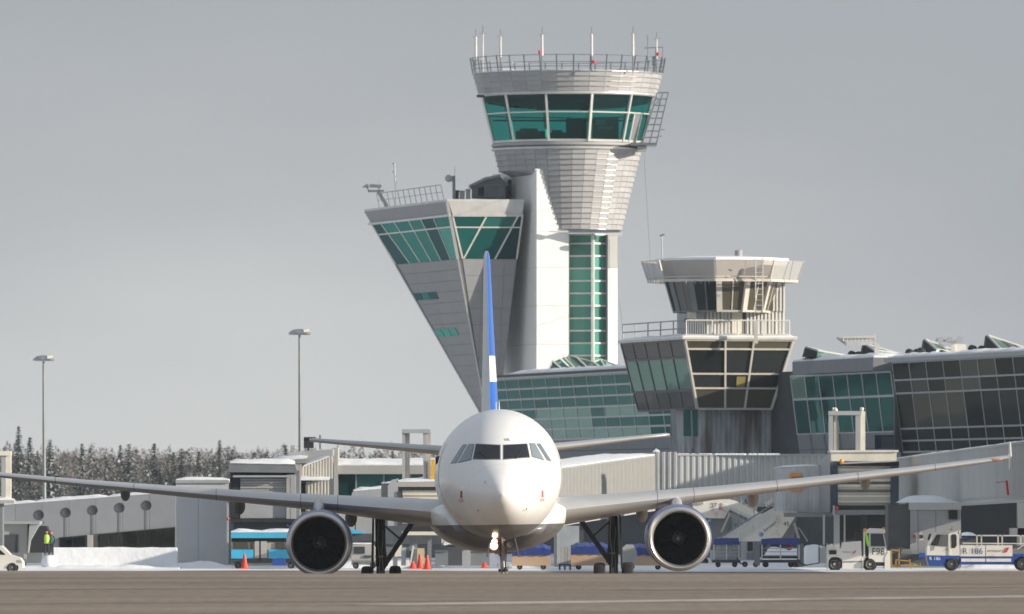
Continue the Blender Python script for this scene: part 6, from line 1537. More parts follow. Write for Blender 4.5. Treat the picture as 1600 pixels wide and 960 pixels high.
# --- white baggage tractor
DT = 458.0
TR = thing('baggage_tractor', 'white ramp tractor marked F98 with a small cab, a high-visibility jacket inside', 'tractor', (Xp(1340, DT), DT, 0))
mb = MB()
mb.ext([(1292.5, 889), (1292.5, 853), (1301, 850), (1305, 856), (1315, 857), (1317, 848), (1345.5, 845.5), (1346.5, 870), (1345.5, 876.5), (1316, 877), (1314.5, 873), (1309, 870.5), (1299, 871), (1295, 876), (1294, 889)], DT, 1.5)
mb.build('body', M['vwhite'], TR)
mb = MB(); mb.ext([(1316, 878.5), (1346, 878.5), (1346, 888.5), (1316, 888.5)], DT + .1, 1.3); mb.build('side_tank', M['vwhite'], TR)
mb = MB(); mb.ext([(1346.5, 889), (1346.5, 870), (1351, 869), (1355, 871), (1357, 869), (1382, 869), (1382, 879), (1369, 879), (1366, 872), (1360, 869.5), (1354, 870.5), (1350, 876), (1349, 889)], DT + .05, 1.4); mb.build('front_fender', M['vwhite'], TR)
mb = MB(); mb.ext([(1357.5, 878.5), (1357.5, 855), (1384.3, 855), (1388.5, 878.5)], DT - .02, 1.5); dr = mb.build('cab_door', M['vwhite'], TR)
mb = MB(); mb.ext([(1357.5, 856), (1357.5, 833.5), (1381.3, 833.5), (1385, 856)], DT + .02, .05); mb.build('door_window_frame', M['vwhite'], TR)
mb = MB(); mb.ext([(1360.5, 853.5), (1360.2, 834.5), (1379.5, 834.5), (1383, 853.5)], DT - .03, .04); mb.build('cab_window', M['vglass'], TR)
mb = MB(); mb.ext([(1351, 831), (1350.5, 828.5), (1358, 827.5), (1360, 825.6), (1382, 826.5), (1384, 832), (1382, 833.5), (1351, 833.3)], DT - .05, 1.6); mb.build('cab_roof', M['vwhite'], TR)
mb = MB(); mb.ext([(1349.3, 870), (1349, 832), (1351.5, 832), (1351.8, 870)], DT, .08); mb.ext([(1349.3, 870), (1349, 832), (1351.5, 832), (1351.8, 870)], DT + 1.4, .08); mb.build('rear_pillar', M['vwhite'], TR, kind='stuff')
mb = MB(); mb.ext([(1352, 870), (1352, 833), (1357.3, 833), (1357.3, 870)], DT + .9, .6); mb.build('cab_interior', M['dark'], TR)
mb = MB(); mb.ext([(1352, 868), (1352, 857), (1357.3, 858), (1357.3, 868)], DT + .05, .4); mb.build('seat', M['dark'], TR)
pbx(TR, 'rear_cab_glass', M['vglass'], 1336, 833, 1346, 846, DT + 1.2, .05)
mb = MB(); mb.ext([(1382, 889), (1383, 871), (1388.5, 861), (1391.3, 861), (1391.3, 889)], DT - .05, 1.55); mb.build('bumper', M['vwhite'], TR)
pbx(TR, 'grille', M['dark'], 1295.5, 860, 1307, 866.5, DT - .02, .05); pbx(TR, 'sill', M['dark'], 1368, 880, 1388, 884.5, DT, 1.3)
mb = MB()
for x in (1292.5, 1305): mb.bar(W(x, 853, DT + .1), W(x, 849, DT + .1), .03)
mb.build('rear_rack_posts', M['vwhite'], TR, kind='stuff'); mb = MB(); mb.bar(W(1292, 852.3, DT + .1), W(1305.5, 852.3, DT + .1), .035); mb.build('rear_rack', M['vwhite'], TR)
vwheel(TR, 1304, 881.5, 9.6, DT, rim=.62, m=M['cream']); vwheel(TR, 1359.5, 882, 9.2, DT, rim=.62, m=M['cream'])
for x0, x1, nm in ((1297, 1313, 'a'), (1350.5, 1368.5, 'b')): 
    mb = MB(); c_ = W((x0 + x1) / 2, 881.5, DT + .2); mb.lathe(c_, (0, 1, 0), [(0, 0), (.33, 0), (.33, 1.0), (0, 1.0)], 20); mb.build('wheel_well', M['dark'], TR)
mb = MB(); mb.ext([(1352.2, 836), (1351.6, 832.5), (1354, 832.5), (1356.5, 840), (1358.0, 852), (1356, 855), (1353.5, 848)], DT - .03, .15); hj = mb.build('hanging_jacket', M['hiviz'], TR)
mb = MB(); mb.ball(W(1352, 829, DT), .10); mb.ball(W(1380.5, 826.3, DT), .07); mb.build('amber_lamps', M['orange'], TR, kind='stuff')
textmesh('F98', 11 * DT / F, W(1363, 867.5, DT - .045), XD, Z, M['textk'], TR, 'fleet_number', width=19 * DT / F)
textmesh('swissport', 2.6 * DT / F, W(1316.5, 864.3, DT - .03), XD, Z, M['textk'], TR, 'company_lettering', width=15 * DT / F)
mb = MB(); mb.ext([(1332, 865.5), (1335.5, 861), (1338, 861), (1334.5, 865.5)], DT - .03, .02); mb.build('red_logo', M['red'], TR)
# --- R186 flatbed
DR = 452.0
R1 = thing('flatbed_truck', 'white and blue flatbed service truck marked R 186 with side rails, at the right edge', 'truck', (Xp(1530, DR), DR, 0))
mb = MB(); mb.ext([(1448.5, 868), (1448.5, 856), (1452, 847.5), (1461.5, 832), (1482, 831), (1484, 829), (1498.5, 830), (1499.5, 868.5)], DR, 1.9); mb.build('cab_body', M['vwhite'], R1)
mb = MB(); mb.ext([(1448.8, 868.4), (1499.5, 868.8), (1499.5, 872), (1495, 872), (1493, 875), (1478, 874), (1476, 884.5), (1452, 884.5), (1449, 876)], DR - .01, 1.9); mb.build('cab_lower_body', M['vblue'], R1)
mb = MB(); mb.ext([(1453.8, 852), (1463.5, 836), (1470, 836), (1466, 853)], DR - .03, .04); mb.build('quarter_window', M['vglass'], R1)
mb = MB(); mb.ext([(1467, 853.5), (1471, 836), (1481, 836), (1480.5, 854)], DR - .03, .04); mb.build('side_window', mat('pale_side_glass', (0.12, 0.13, 0.13), .2), R1)
mb = MB(); mb.ext([(1486.5, 856), (1486, 838), (1488, 835), (1493, 835), (1494.8, 838), (1494.8, 853), (1492, 856.5), (1488, 856.5)], DR - .03, .04); mb.build('door_window', M['vglass'], R1)
mb = MB(); mb.bar(W(1483.5, 868, DR - .02), W(1483, 833, DR - .02), .08, .04, up=(0, 1, 0)); mb.build('door_edge', M['cream'], R1)
mb = MB(); mb.bar(W(1478, 858.7, DR - .03), W(1482, 858.5, DR - .03), .025); mb.build('door_handle', M['rail'], R1)
mb = MB(); mb.bar(W(1450.5, 844, DR - .3), W(1453.5, 834.5, DR - .3), .10, .12); mb.build('wing_mirror', M['dark'], R1)
mb = MB(); mb.bar(W(1458.5, 860, DR - .03), W(1460, 850, DR - .03), .03); mb.build('windscreen_wiper', M['dark'], R1)
mb = MB(); mb.ball(W(1486, 825.5, DR + .3), .10, sc=(1, 1, 1.2)); mb.build('beacon_light', mat('clear_beacon', (0.8, 0.7, 0.5), .15, .6), R1, smooth=60)
mb = MB(); mb.ext([(1496, 834), (1499.5, 827.5), (1501.5, 829), (1500, 835)], DR, .4); mb.build('work_lamp', M['cream'], R1)
pbx(R1, 'side_panel', M['vwhite'], 1500.5, 852.3, 1539.5, 869.5, DR, .08); pbx(R1, 'side_panel', M['vwhite'], 1540.5, 852.3, 1582, 869.5, DR, .08)
pbx(R1, 'chassis', M['vblue'], 1499.6, 869.8, 1585, 882.5, DR + .02, 1.8); pbx(R1, 'white_stripe', M['vwhite'], 1502, 873, 1539.5, 878, DR - .005, .02); pbx(R1, 'white_stripe', M['vwhite'], 1541, 873, 1580, 878, DR - .005, .02)
pbx(R1, 'bed_deck', M['midgrey'], 1500, 849.5, 1582, 852.2, DR + .05, 1.8)
pbx(R1, 'rear_body', M['midgrey'], 1582, 852, 1640, 866, DR + .2, 1.6); pbx(R1, 'rear_chassis', M['vblue'], 1585, 866, 1640, 876, DR + .15, 1.7)
mb = MB()
for x in (1526.5, 1533.5, 1559.5, 1566, 1595, 1601): mb.bar(W(x, 852, DR + .06), W(x, 836.5, DR + .06), .06)
mb.build('rail_posts', M['rail_w'], R1, kind='stuff')
mb = MB(); mb.bar(W(1526, 837, DR + .06), W(1640, 837.5, DR + .06), .06); mb.bar(W(1504, 849, DR + .04), W(1640, 850, DR + .04), .05); mb.bar(W(1590, 858, DR + .05), W(1600, 852, DR + .05), .04); mb.build('side_rail', M['rail_w'], R1)
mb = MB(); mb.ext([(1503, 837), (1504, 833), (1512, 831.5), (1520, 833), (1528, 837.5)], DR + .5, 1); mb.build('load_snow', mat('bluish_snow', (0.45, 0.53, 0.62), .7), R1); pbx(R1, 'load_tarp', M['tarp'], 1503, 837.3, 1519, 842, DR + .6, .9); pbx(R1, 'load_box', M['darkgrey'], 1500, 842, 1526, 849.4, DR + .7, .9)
vwheel(R1, 1487, 881.5, 9.2, DR); vwheel(R1, 1597, 881.5, 9.2, DR)
for x in (1487, 1597): mb = MB(); mb.lathe(W(x, 881, DR + .15), (0, 1, 0), [(0, 0), (.33, 0), (.33, 1.0), (0, 1.0)], 20); mb.build('wheel_well', M['dark'], R1)
textmesh('R 186', 9.2 * DR / F, W(1504.5, 865.8, DR - .03), XD, Z, M['textb'], R1, 'fleet_number', width=31 * DR / F)
textmesh('R 186', 5.0 * DR / F, W(1452.5, 875.5, DR - .04), XD, Z, M['textw'], R1, 'cab_number', width=17 * DR / F)
textmesh('swissport', 4.8 * DR / F, W(1542.5, 863.6, DR - .03), XD, Z, M['textk'], R1, 'company_lettering', width=24.5 * DR / F)
mb = MB(); mb.ext([(1568.5, 863.5), (1572.5, 856), (1577, 856), (1573, 863.5)], DR - .03, .02); mb.build('red_logo', M['red'], R1)
# --- passenger stairs
D45 = 517.0
S4 = thing('passenger_stairs', 'white mobile passenger stairs marked 45 with a blue globe emblem, rising to the right', 'stairs', (Xp(1180, D45), D45, 0), group='mobile passenger stairs parked by the terminal')
mb = MB(); mb.ext([(1120, 842), (1240, 776), (1240, 791), (1148, 846), (1120, 846)], D45 + 1.0, .06)
mb.build('far_balustrade', M['vwhite'], S4)
mb = MB(); mb.ext([(1146, 846), (1214, 800), (1246, 799), (1240, 812), (1218, 846)], D45, 1.1); mb.build('stair_body', M['vwhite'], S4)
for i, (xa, xb) in enumerate(((1134, 1153), (1154, 1177), (1178, 1202), (1203, 1214))):
    f = lambda x: 838 - (x - 1134) * .56; g = lambda x: 850 - (x - 1146) * .62 if x > 1146 else 846
    mb = MB(); mb.ext([(xa, min(g(xa), 846)), (xa, f(xa)), (xb - .8, f(xb)), (xb - .8, min(g(xb), 846))], D45 - .05, .05); mb.build('side_panel', mat('stair_panel_white', (0.62, 0.63, 0.61), .5, objrand=.04), S4)
mb = MB(); mb.bar(W(1122, 843, D45 - .1), W(1213, 785, D45 - .1), .10, .09); mb.build('handrail', mat('steel_blue_rail', (0.22, 0.27, 0.33), .4, .3), S4)
mb = MB(); mb.ext([(1218, 846), (1240, 812), (1246, 799), (1240, 846)], D45 + .5, .5); mb.build('ribbed_underside', M['midgrey'], S4)
mb = MB(); mb.bar(W(1241, 818, D45), W(1248, 842, D45), .14); mb.bar(W(1249, 826, D45 + .3), W(1262, 846, D45 + .3), .06); mb.bar(W(1243, 825, D45 + .3), W(1250, 826, D45 + .3), .06); mb.build('support_strut', M['beigegrey'], S4)
mb = MB()
for x, y in ((1197, 787), (1201, 784.5), (1176, 796), (1181, 794), (1205, 781), (1210, 779)): mb.bar(W(x, y + 5, D45 + 1), W(x + 1, y - 3, D45 + 1), .07)
mb.build('baluster_hoops', M['vwhite'], S4, kind='stuff')
mb = MB()
for x, y in ((1178, 806), (1154, 822), (1133, 842)): mb.bar(W(x, y + 2, D45 - .08), W(x, y - 12 if x != 1133 else y - 3, D45 - .08), .035)
mb.build('panel_seams', M['midgrey'], S4, kind='stuff')
textmesh('45', 6.5 * D45 / F, W(1224, 822, D45 - .03), XD, Z, M['textk'], S4, 'number_lettering')
dr_ = Vector((.80, 0, .60)); textmesh('Servisair', 5.0 * D45 / F, W(1194.5, 832, D45 - .03), dr_, Vector((-.60, 0, .80)), M['textb'], S4, 'company_lettering', width=24.5 * D45 / F, shear=.2)
mb = MB(); c = W(1189.5, 835.5, D45 - .02); mb.lathe(c, (0, -1, 0), [(.115, 0), (.115, .01), (0, .012)], 20); gl_ = mb.build('globe_emblem', mat('emblem_blue', (0.03, 0.25, 0.62), .5), S4)
mb = MB()
for zo in (-.05, 0, .05): mb.box((c.x - .11, c.y - .02, c.z + zo - .008), (c.x + .02, c.y - .013, c.z + zo + .004))
mb.build('globe_lines', M['textw'], gl_, kind='stuff')
D37 = 521.0
S3 = thing('passenger_stairs', 'white mobile passenger stairs marked 37 behind the right engine, sloping down to the right', 'stairs', (Xp(1110, D37), D37, 0), group='mobile passenger stairs parked by the terminal')
mb = MB(); mb.ext([(1083, 808), (1083, 783), (1090, 781), (1140, 780.5), (1150, 783), (1196, 806), (1188, 812), (1141, 794), (1138, 800), (1132, 810), (1112, 810)], D37, 1.1); mb.build('stair_body', M['vwhite'], S3)
for i in range(4):
    x0 = 1128 + i * 15; f = lambda x: 786 + (x - 1128) * .46
    mb = MB(); mb.ext([(x0, f(x0) + 5), (x0, f(x0)), (x0 + 14.3, f(x0 + 14.3)), (x0 + 14.3, f(x0 + 14.3) + 5)], D37 - .05, .05); mb.build('side_panel', MATS['stair_panel_white'], S3)
mb = MB(); mb.bar(W(1126, 795, D37 - .1), W(1178, 822, D37 - .1), .05); mb.bar(W(1140, 803, D37 - .1), W(1127, 832, D37 - .1), .11); mb.bar(W(1142, 812, D37 + .2), W(1170, 826, D37 + .2), .07); mb.bar(W(1140, 806, D37), W(1172, 822, D37), .07); mb.build('support_frame', M['beigegrey'], S3)
for i in range(6):
    x = 1144 + i * 5.5; y = 810 + i * 2.6; pbx(S3, 'tread', M['lightgrey'], x, y, x + 6, y + 1.5, D37 + .1, .9)
pbx(S3, 'side_box', M['lightgrey'], 1088, 781, 1099, 788, D37 - .1, .4); pbx(S3, 'undercarriage', M['midgrey'], 1111, 811, 1138, 842, D37 + .3, .8)
mb = MB(); mb.ball(W(1125.5, 794.5, D37 - .1), .08); mb.build('red_lamp', M['redlamp'], S3)
mb = MB()
for x, y in ((1158, 785), (1165, 788), (1173, 793), (1178, 795)): mb.bar(W(x, y + 4, D37), W(x + 1, y - 2, D37), .05)
mb.build('baluster_hoops', M['vwhite'], S3, kind='stuff')
textmesh('37', 7.2 * D37 / F, W(1110.5, 793.5, D37 - .03), XD, Z, M['textk'], S3, 'number_lettering')
for x in (1100, 1150): vwheel(S3, x, 878, 7, D37 + .3)
pbx(S3, 'chassis', M['midgrey'], 1092, 858, 1160, 872, D37 + .3, .9)
# blue lamp sphere behind wing
bl = MB(); bl.ball(W(1168, 783, 500), .17, 12, 8); bb = bl.build('blue_marker_ball', M['vblue'], smooth=60); tag(bb, 'small blue round marker hanging under the dark bridge behind stairs', 'marker')
# --- baggage carts with blue covers
def cart(x0, x1, lab, D, col='corr', red=False, tall=False):
    t_ = thing('baggage_cart', lab, 'baggage cart', (Xp((x0 + x1) / 2, D), D, 0), group='covered baggage carts parked by the passenger stairs')
    mb = MB(); mb.ext([(x0, 851), (x0 + 1, 842.5), (x0 + (x1 - x0) * .35, 841), (x1 - 2, 841), (x1, 851.5)], D - .05, 1.5); mb.build('cover', M['tarp'], t_)
    mb = MB()
    for x in (x0 + 1.5, (x0 + x1) / 2, x1 - 1.5): mb.bar(W(x, 851, D), W(x, 876, D), .06); mb.bar(W(x, 851, D + 1.3), W(x, 876, D + 1.3), .06)
    mb.build('frame_posts', M['rail_w'], t_, kind='stuff')
    pbx(t_, 'bed', M['gearm'], x0 - 1, 875, x1 + 1, 879.5, D - .05, 1.45)
    for i in range(3):
        y = 857 + i * 5.5; mb = MB(); mb.bar(W(x0 + 1, y, D), W(x1 - 1, y, D), .035); mb.build('side_bar', M['beigegrey'], t_)
    for x in (x0 + 8, x1 - 8): vwheel(t_, x, 882.5, 4.2, D + .1, .16)
    mb = MB(); mb.bar(W(x1, 880, D + .6), W(x1 + 12, 884, D + .6), .05); mb.build('drawbar', M['gearm'], t_)
    return t_
c1 = cart(1114, 1156, 'blue-covered baggage cart with white panels directly right of the right engine', 458)
for x in (1120, 1128, 1137): pbx(c1, 'white_load', M['vwhite'], x, 852, x + 6.5, 873, 458.3, .5)
pbx(c1, 'white_bin', mat('pale_bin', (0.55, 0.57, 0.58), .6), 1110, 860, 1151, 877, 458.2, .8)
c2 = cart(1189, 1250, 'longer blue-covered baggage cart with red bag, in front of the stairs marked 45', 460)
mb = MB(); mb.ball(W(1233, 855, 460.4), .17, 10, 6, sc=(1.1, 1, .9)); tag(mb.build('red_bag', M['red'], smooth=60), 'red bag lying on the longer blue-covered cart', 'bag')
cg = thing('cart_generator', 'grey upright ground cart with dark opening between the two blue-covered carts', 'cart', (Xp(1172, 457), 457, 0))
pbx(cg, 'housing', M['lightgrey'], 1158, 846, 1186, 876, 457, 1.3); pbx(cg, 'opening', M['dark'], 1168, 847, 1176, 861, 456.94, .05); pbx(cg, 'side_frame', M['midgrey'], 1179, 846, 1187.5, 884, 456.9, .3); pbx(cg, 'panel', M['midgrey'], 1167, 864, 1177, 874, 456.95, .04)
for x in (1164, 1181): vwheel(cg, x, 882, 4.5, 457)
pr = thing('parked_trailer', 'low dark trailer frame between the longer cart and the white tractor', 'trailer', (Xp(1262, 463), 463, 0))
pbx(pr, 'deck', M['gearm'], 1190, 869, 1256, 873, 462.5, 1.2); pbx(pr, 'end_box', M['midgrey'], 1246, 850, 1256, 886, 462, .8); pbx(pr, 'grey_cabinet', M['lightgrey'], 1279, 856, 1291, 880, 463, .8)
mb = MB(); mb.bar(W(1256, 884, 463), W(1280, 880, 463), .05); mb.bar(W(1279, 852, 463), W(1291, 852, 463), .04); mb.bar(W(1280, 852, 463), W(1280, 880, 463), .04); mb.build('tow_bar', M['gearm'], pr)
for x in (1236, 1246, 1196): vwheel(pr, x, 882, 4.8, 462.3)
# --- tan dollies behind the nose gear
def dolly(x0, x1, y0, lab, D, tx0=None):
    t_ = thing('cargo_dolly', lab, 'cargo dolly', (Xp((x0 + x1) / 2, D), D, 0), group='tan cargo dollies under blue tarpaulins')
    pbx(t_, 'side_board', M['tan'], x0, y0 + 17, x1, 884, D, 1.6)
    mb = MB(); rg = []
    for i in range(15):
        s = i / 14; x = x0 + (x1 - x0) * s; tp_ = y0 + 4 * abs(2 * s - 1) ** 4 + 1.2 * math.sin(i * 2.1)
        a = W(x, y0 + 18 + math.sin(i * 1.7) * 1.0, D - .06); b = W(x, tp_ + 6, D - .08); c = W(x, tp_, D + .4); rg.append([a, b, c, c + YD * .9, b + YD * 1.7, a + YD * 1.7])
    mb.loft(rg); mb.build('tarpaulin', M['tarp'], t_, smooth=50)
    for x in (x0 + 12, x1 - 12): vwheel(t_, x, 886, 4.5, D + .1, .2)
    return t_
dolly(800, 861, 850, 'tan dolly under a crumpled blue tarpaulin right of the nose gear', 452)
dolly(892, 953, 848, 'tan dolly under blue tarpaulin beside the right main landing gear', 452)
dolly(975, 1040, 850, 'tan dolly under blue tarpaulin mostly hidden by the right engine', 456)
gu = thing('ground_power_unit', 'ribbed pale grey cabinet on blue legs beside the tan dollies', 'cabinet', (Xp(881, 449), 449, 0))
for i in range(4): pbx(gu, 'ribbed_panel', mat('ribbed_panel_grey', (0.38, 0.38, 0.37), .6, objrand=.1), 872 + i * 5, 855, 876.6 + i * 5, 881, 449, .3)
pbx(gu, 'cabinet_body', M['midgrey'], 872.3, 855.4, 891.7, 881, 449.2, 1); pbx(gu, 'skid', mat('blue_skid', (0.03, 0.08, 0.17), .6), 873, 881, 892, 884, 449, 1)
for x in (873, 881, 889.5): pbx(gu, 'leg', MATS['blue_skid'], x, 884, x + 3, 891, 449, .2)
wb = thing('white_fuel_bowser', 'blurry pale tank trailer glimpsed between right main gear and engine', 'tank', (Xp(986, 448), 448, 0))
mb = MB(); mb.ext([(974, 880), (973, 856), (979, 851), (990, 852), (995, 862), (996, 880)], 448, 1.4); mb.build('tank_body', mat('pale_tank', (0.38, 0.39, 0.38), .6), wb); vwheel(wb, 985, 884, 5.5, 448, .3)
# --- pale box truck body behind between gear legs
bt = thing('grey_container', 'pale blue-grey container standing behind the right main gear brace', 'container', (Xp(885, 470), 470, 0))
pbx(bt, 'container_body', mat('container_grey', (0.34, 0.37, 0.39), .6), 866, 822, 905, 886, 470, 2.4); pbx(bt, 'end_panel', M['darkgrey'], 905.5, 829, 912, 852, 470, 2.3); pbx(bt, 'door_edge', M['lightgrey'], 870, 824, 872, 884, 469.95, .04)
# --- small things left
vn = thing('grey_van', 'grey van with dark windscreen seen between left engine and main gear', 'van', (Xp(567, 462), 462, 0))
mb = MB(); mb.ext([(549, 883), (549.5, 856), (552, 851), (582, 850), (586, 856), (590, 866), (590, 883)], 462, 1.7); mb.build('van_body', M['beigegrey'], vn)
pbx(vn, 'windscreen', M['vglass'], 553, 854.5, 570, 865.5, 461.95, .05); pbx(vn, 'roof_snow', M['snow'], 551, 848.5, 581, 850.2, 462, 1.6); pbx(vn, 'bumper', M['midgrey'], 549, 876, 590, 879, 461.9, .2); pbx(vn, 'grille', M['darkgrey'], 568, 868, 580, 872, 461.95, .04)
for x in (556, 583): vwheel(vn, x, 884, 5, 462, .2)
cont = thing('blue_bus', 'light blue and grey apron bus with snow on its roof, left of the left engine', 'bus', (Xp(405, 470), 470, 0))
pbx(cont, 'bus_body', mat('bus_beige', (0.36, 0.335, 0.27), .6), 361, 838, 470, 884, 470, 2.4); pbx(cont, 'roof_band', M['cyan'], 361, 832, 470, 841, 469.9, 2.5)
snowcap(cont, [W(361, 832, 469.9), W(470, 832, 469.9), W(470, 832, 472.3), W(361, 832, 472.3)], .12, amp=.9)
pbx(cont, 'window_band', M['g_dark'], 362, 841.5, 469, 847, 469.95, .1)
for x0, x1 in ((361.5, 396), (420, 468)): pbx(cont, 'lower_panel', M['cyan'], x0, 859, x1, 873, 469.9, .1)
for x0, x1 in ((364, 387), (391, 395), (430, 444), (447, 468)): pbx(cont, 'window_pane', M['g_brown'], x0, 848.5, x1, 857.5, 469.94, .06)
for x0, x1 in ((398, 405), (407.5, 417)): pbx(cont, 'door_leaf', M['beigegrey'], x0, 846, x1, 872, 469.9, .06)
pbx(cont, 'door_gap', M['dark'], 405.2, 846, 407.3, 878, 469.92, .06); pbx(cont, 'skirt', M['darkgrey'], 361, 873.2, 470, 880, 469.95, 2)
mb = MB(); mb.ext([(424, 884), (426, 873), (444, 872), (447, 884)], 466, .8); tag(mb.build('blue_crate', M['vblue']), 'dark blue crate at the bus side next to the left engine', 'crate')
for x in (372, 455): vwheel(cont, x, 884, 5.5, 469.9, .25)
cy = thing('blue_tank', 'small light blue rounded tank right of the left engine', 'tank', (Xp(556, 468), 468, 0))
mb = MB(); mb.ext([(544, 834), (546, 829.5), (551, 826.5), (555, 829), (568, 831.5), (568, 834)], 468, 1.5); mb.build('tank_shell', M['cyan'], cy); pbx(cy, 'tank_base', M['darkgrey'], 545, 834, 582, 846, 468.2, 1.4)
# steps / white legs and machinery under cab 1
sd = thing('steel_steps', 'grey steel service steps and tan cabinet below the cab left of the fuselage', 'steps', (Xp(650, 468), 468, 0))
pbx(sd, 'tan_cabinet', mat('tan_cabinet_paint', (0.50, 0.42, 0.26), .6), 652, 857, 663, 882, 468, .5); pbx(sd, 'dark_cabinet', M['dark'], 640, 861, 645, 884, 468, .5); pbx(sd, 'pale_leg', M['lightgrey'], 645.5, 856, 651, 884, 468.1, .4)
mb = MB(); mb.bar(W(641, 884, 467.8), W(646, 853, 467.8), .08); mb.build('ladder_rail', M['rail_w'], sd); pbx(sd, 'grey_wall', M['lightgrey'], 627, 856, 634, 884, 468.3, .4); pbx(sd, 'cream_box', M['cream'], 617, 852, 628, 870, 469, .5)
for i, (x0, y0, x1, m_2) in enumerate(((680, 862, 700, 'midgrey'), (700, 852, 722, 'darkgrey'), (715, 858, 735, 'lightgrey'), (735, 862, 765, 'midgrey'), (742, 858, 752, 'vwhite'))):
    labs = ['low grey equipment box below the left fairing edge', 'dark equipment box beneath the fuselage left side', 'pale equipment box beneath the fuselage', 'grey equipment case left of the nose gear', 'white equipment case just left of the nose gear']
    t_ = thing('equipment_box', labs[i], 'equipment box', (Xp((x0 + x1) / 2, 462), 462, 0), group='equipment boxes glimpsed under the fuselage')
    pbx(t_, 'box_body', M[m_2], x0, y0, x1, 884 if i < 4 else 872, 462 + i * .3, .9); pbx(t_, 'box_lid', M['midgrey'], x0 - .3, y0 - 1.4, x1 + .3, y0 - .1, 461.9 + i * .3, 1.0)
# cones
def cone(x, yt, yb, D, lab):
    t_ = thing('traffic_cone', lab, 'traffic cone', (Xp(x, D), D, Zp(yb, D)), group='orange traffic cones')
    h = (yb - yt) * D / F; b = W(x, yb, D)
    mb = MB(); mb.lathe(b, Z, [(.17, .03), (.15, .06), (.045, h), (0, h)], 16); mb.build('cone_body', M['cone'], t_, smooth=40)
    mb = MB(); mb.obox(b + Z * .015, (.22, 0, 0), (0, .22, 0), (0, 0, .015)); mb.build('base', M['cone'], t_)
cone(656, 866, 889, 446, 'tall orange cone in front of the tan cabinet, left one of the close pair')
cone(667.5, 868, 890, 445, 'tall orange cone right one of the close pair by the tan cabinet')
cone(645, 877, 889, 448, 'short fuzzy orange cone left of the close pair')
cone(382, 866, 889, 446, 'red-orange cone standing alone in front of the blue bus')
cone(757, 879, 888, 450, 'small orange cone low on the snow left of the nose gear')
# car at the left edge
cr_ = thing('parked_car', 'white car half cut off by the left edge of the view', 'car', (Xp(5, 452), 452, 0))
Dv = 452.0
mb = MB(); mb.ext([(-60, 886), (-60, 858), (-45, 853), (2, 853), (4.5, 855), (16, 867), (31, 872), (35.5, 878), (35.5, 888), (30, 889), (28, 884), (20, 880), (12, 884), (9, 889), (-40, 889)], Dv, 1.75); mb.build('car_body', M['vwhite'], cr_)
mb = MB(); mb.ext([(-40, 867), (-38, 857.5), (-2, 857.5), (9, 867)], Dv - .02, .03); mb.build('side_glass', M['vglass'], cr_)
mb = MB(); mb.ext([(28, 875), (33, 875.5), (34.5, 879.5), (29, 879)], Dv - .03, .05); mb.build('headlight', M['lightgrey'], cr_)
vwheel(cr_, 19, 887, 7.5, Dv, .24, .6); vwheel(cr_, -35, 887, 7.5, Dv, .24, .6); mb = MB(); mb.lathe(W(19, 887, Dv + .2), (0, 1, 0), [(0, 0), (.26, 0), (.26, .8), (0, .8)], 18); mb.build('wheel_well', M['dark'], cr_)
# worker in high visibility clothing near the left mast
def person(x, yfeet, h, D, lab, jacket, trousers, lean=0.0, hat=None):
    b = W(x, yfeet, D); t_ = thing('person', lab, 'person', tuple(b)); s = h / 1.78
    def J(dx, dy, dz): return b + Vector((dx * s + lean * dz, dy * s, dz * s))
    mb = MB()
    sk_v = [J(0, 0, .95), J(0, 0, 1.15), J(0, 0, 1.38), J(0, -.01, 1.50), J(0, -.02, 1.60), J(0, -.02, 1.74),
            J(-.10, 0, .90), J(-.12, -.03, .50), J(-.12, .02, .09), J(-.12, -.14, .03), J(.10, 0, .90), J(.13, -.06, .50), J(.14, .05, .09), J(.14, -.11, .03),
            J(-.19, 0, 1.40), J(-.26, .0, 1.12), J(-.22, -.14, .92), J(-.21, -.2, .84), J(.19, 0, 1.40), J(.26, 0, 1.12), J(.22, -.14, .92), J(.21, -.2, .84)]
    ed = [(0, 1), (1, 2), (2, 3), (3, 4), (4, 5), (0, 6), (6, 7), (7, 8), (8, 9), (0, 10), (10, 11), (11, 12), (12, 13), (2, 14), (14, 15), (15, 16), (16, 17), (2, 18), (18, 19), (19, 20), (20, 21)]
    rd = [.15, .15, .16, .06, .09, .085, .10, .065, .05, .045, .10, .065, .05, .045, .075, .055, .042, .04, .075, .055, .042, .04]
    inv = MW[t_.name].inverted(); me = bpy.data.meshes.new('body'); me.from_pydata([tuple(inv @ v) for v in sk_v], ed, []); o = bpy.data.objects.new('body', me); COL.objects.link(o); o.parent = t_
    md = o.modifiers.new('skin', 'SKIN'); me.skin_vertices or None
    for i, v in enumerate(me.skin_vertices[0].data): v.radius = (rd[i] * s, rd[i] * s); v.use_root = (i == 0)
    o.modifiers.new('sub', 'SUBSURF').levels = 1; o.modifiers['sub'].render_levels = 1
    me.materials.append(trousers)
    mb = MB(); rings = [[J(a * math.cos(q * PI / 5) * rx, a * math.sin(q * PI / 5) * ry, z_) for q in range(10)] for z_, rx, ry, a in ((.84, .20, .15, 1), (1.0, .20, .16, 1), (1.25, .22, .17, 1), (1.42, .20, .15, 1), (1.50, .09, .09, 1))]
    mb.loft(rings); mb.build('jacket', jacket, t_, smooth=50)
    mb = MB(); mb.ball(J(0, -.02, 1.66), .115 * s, 10, 8, sc=(.85, 1, 1.15)); mb.build('head', M['skin'], t_, smooth=60)
    mb = MB(); mb.ball(J(0, 0, 1.71), .125 * s, 10, 6, sc=(.9, 1, .8)); mb.build('cap', hat or M['dark'], t_, smooth=60)
hv2 = mat('high_visibility_jacket', (0.55, 0.80, 0.10), .8)
person(73, 868, 1.25, 490, 'worker in bright yellow-green jacket by the foot of the left light mast', hv2, M['cloth'])
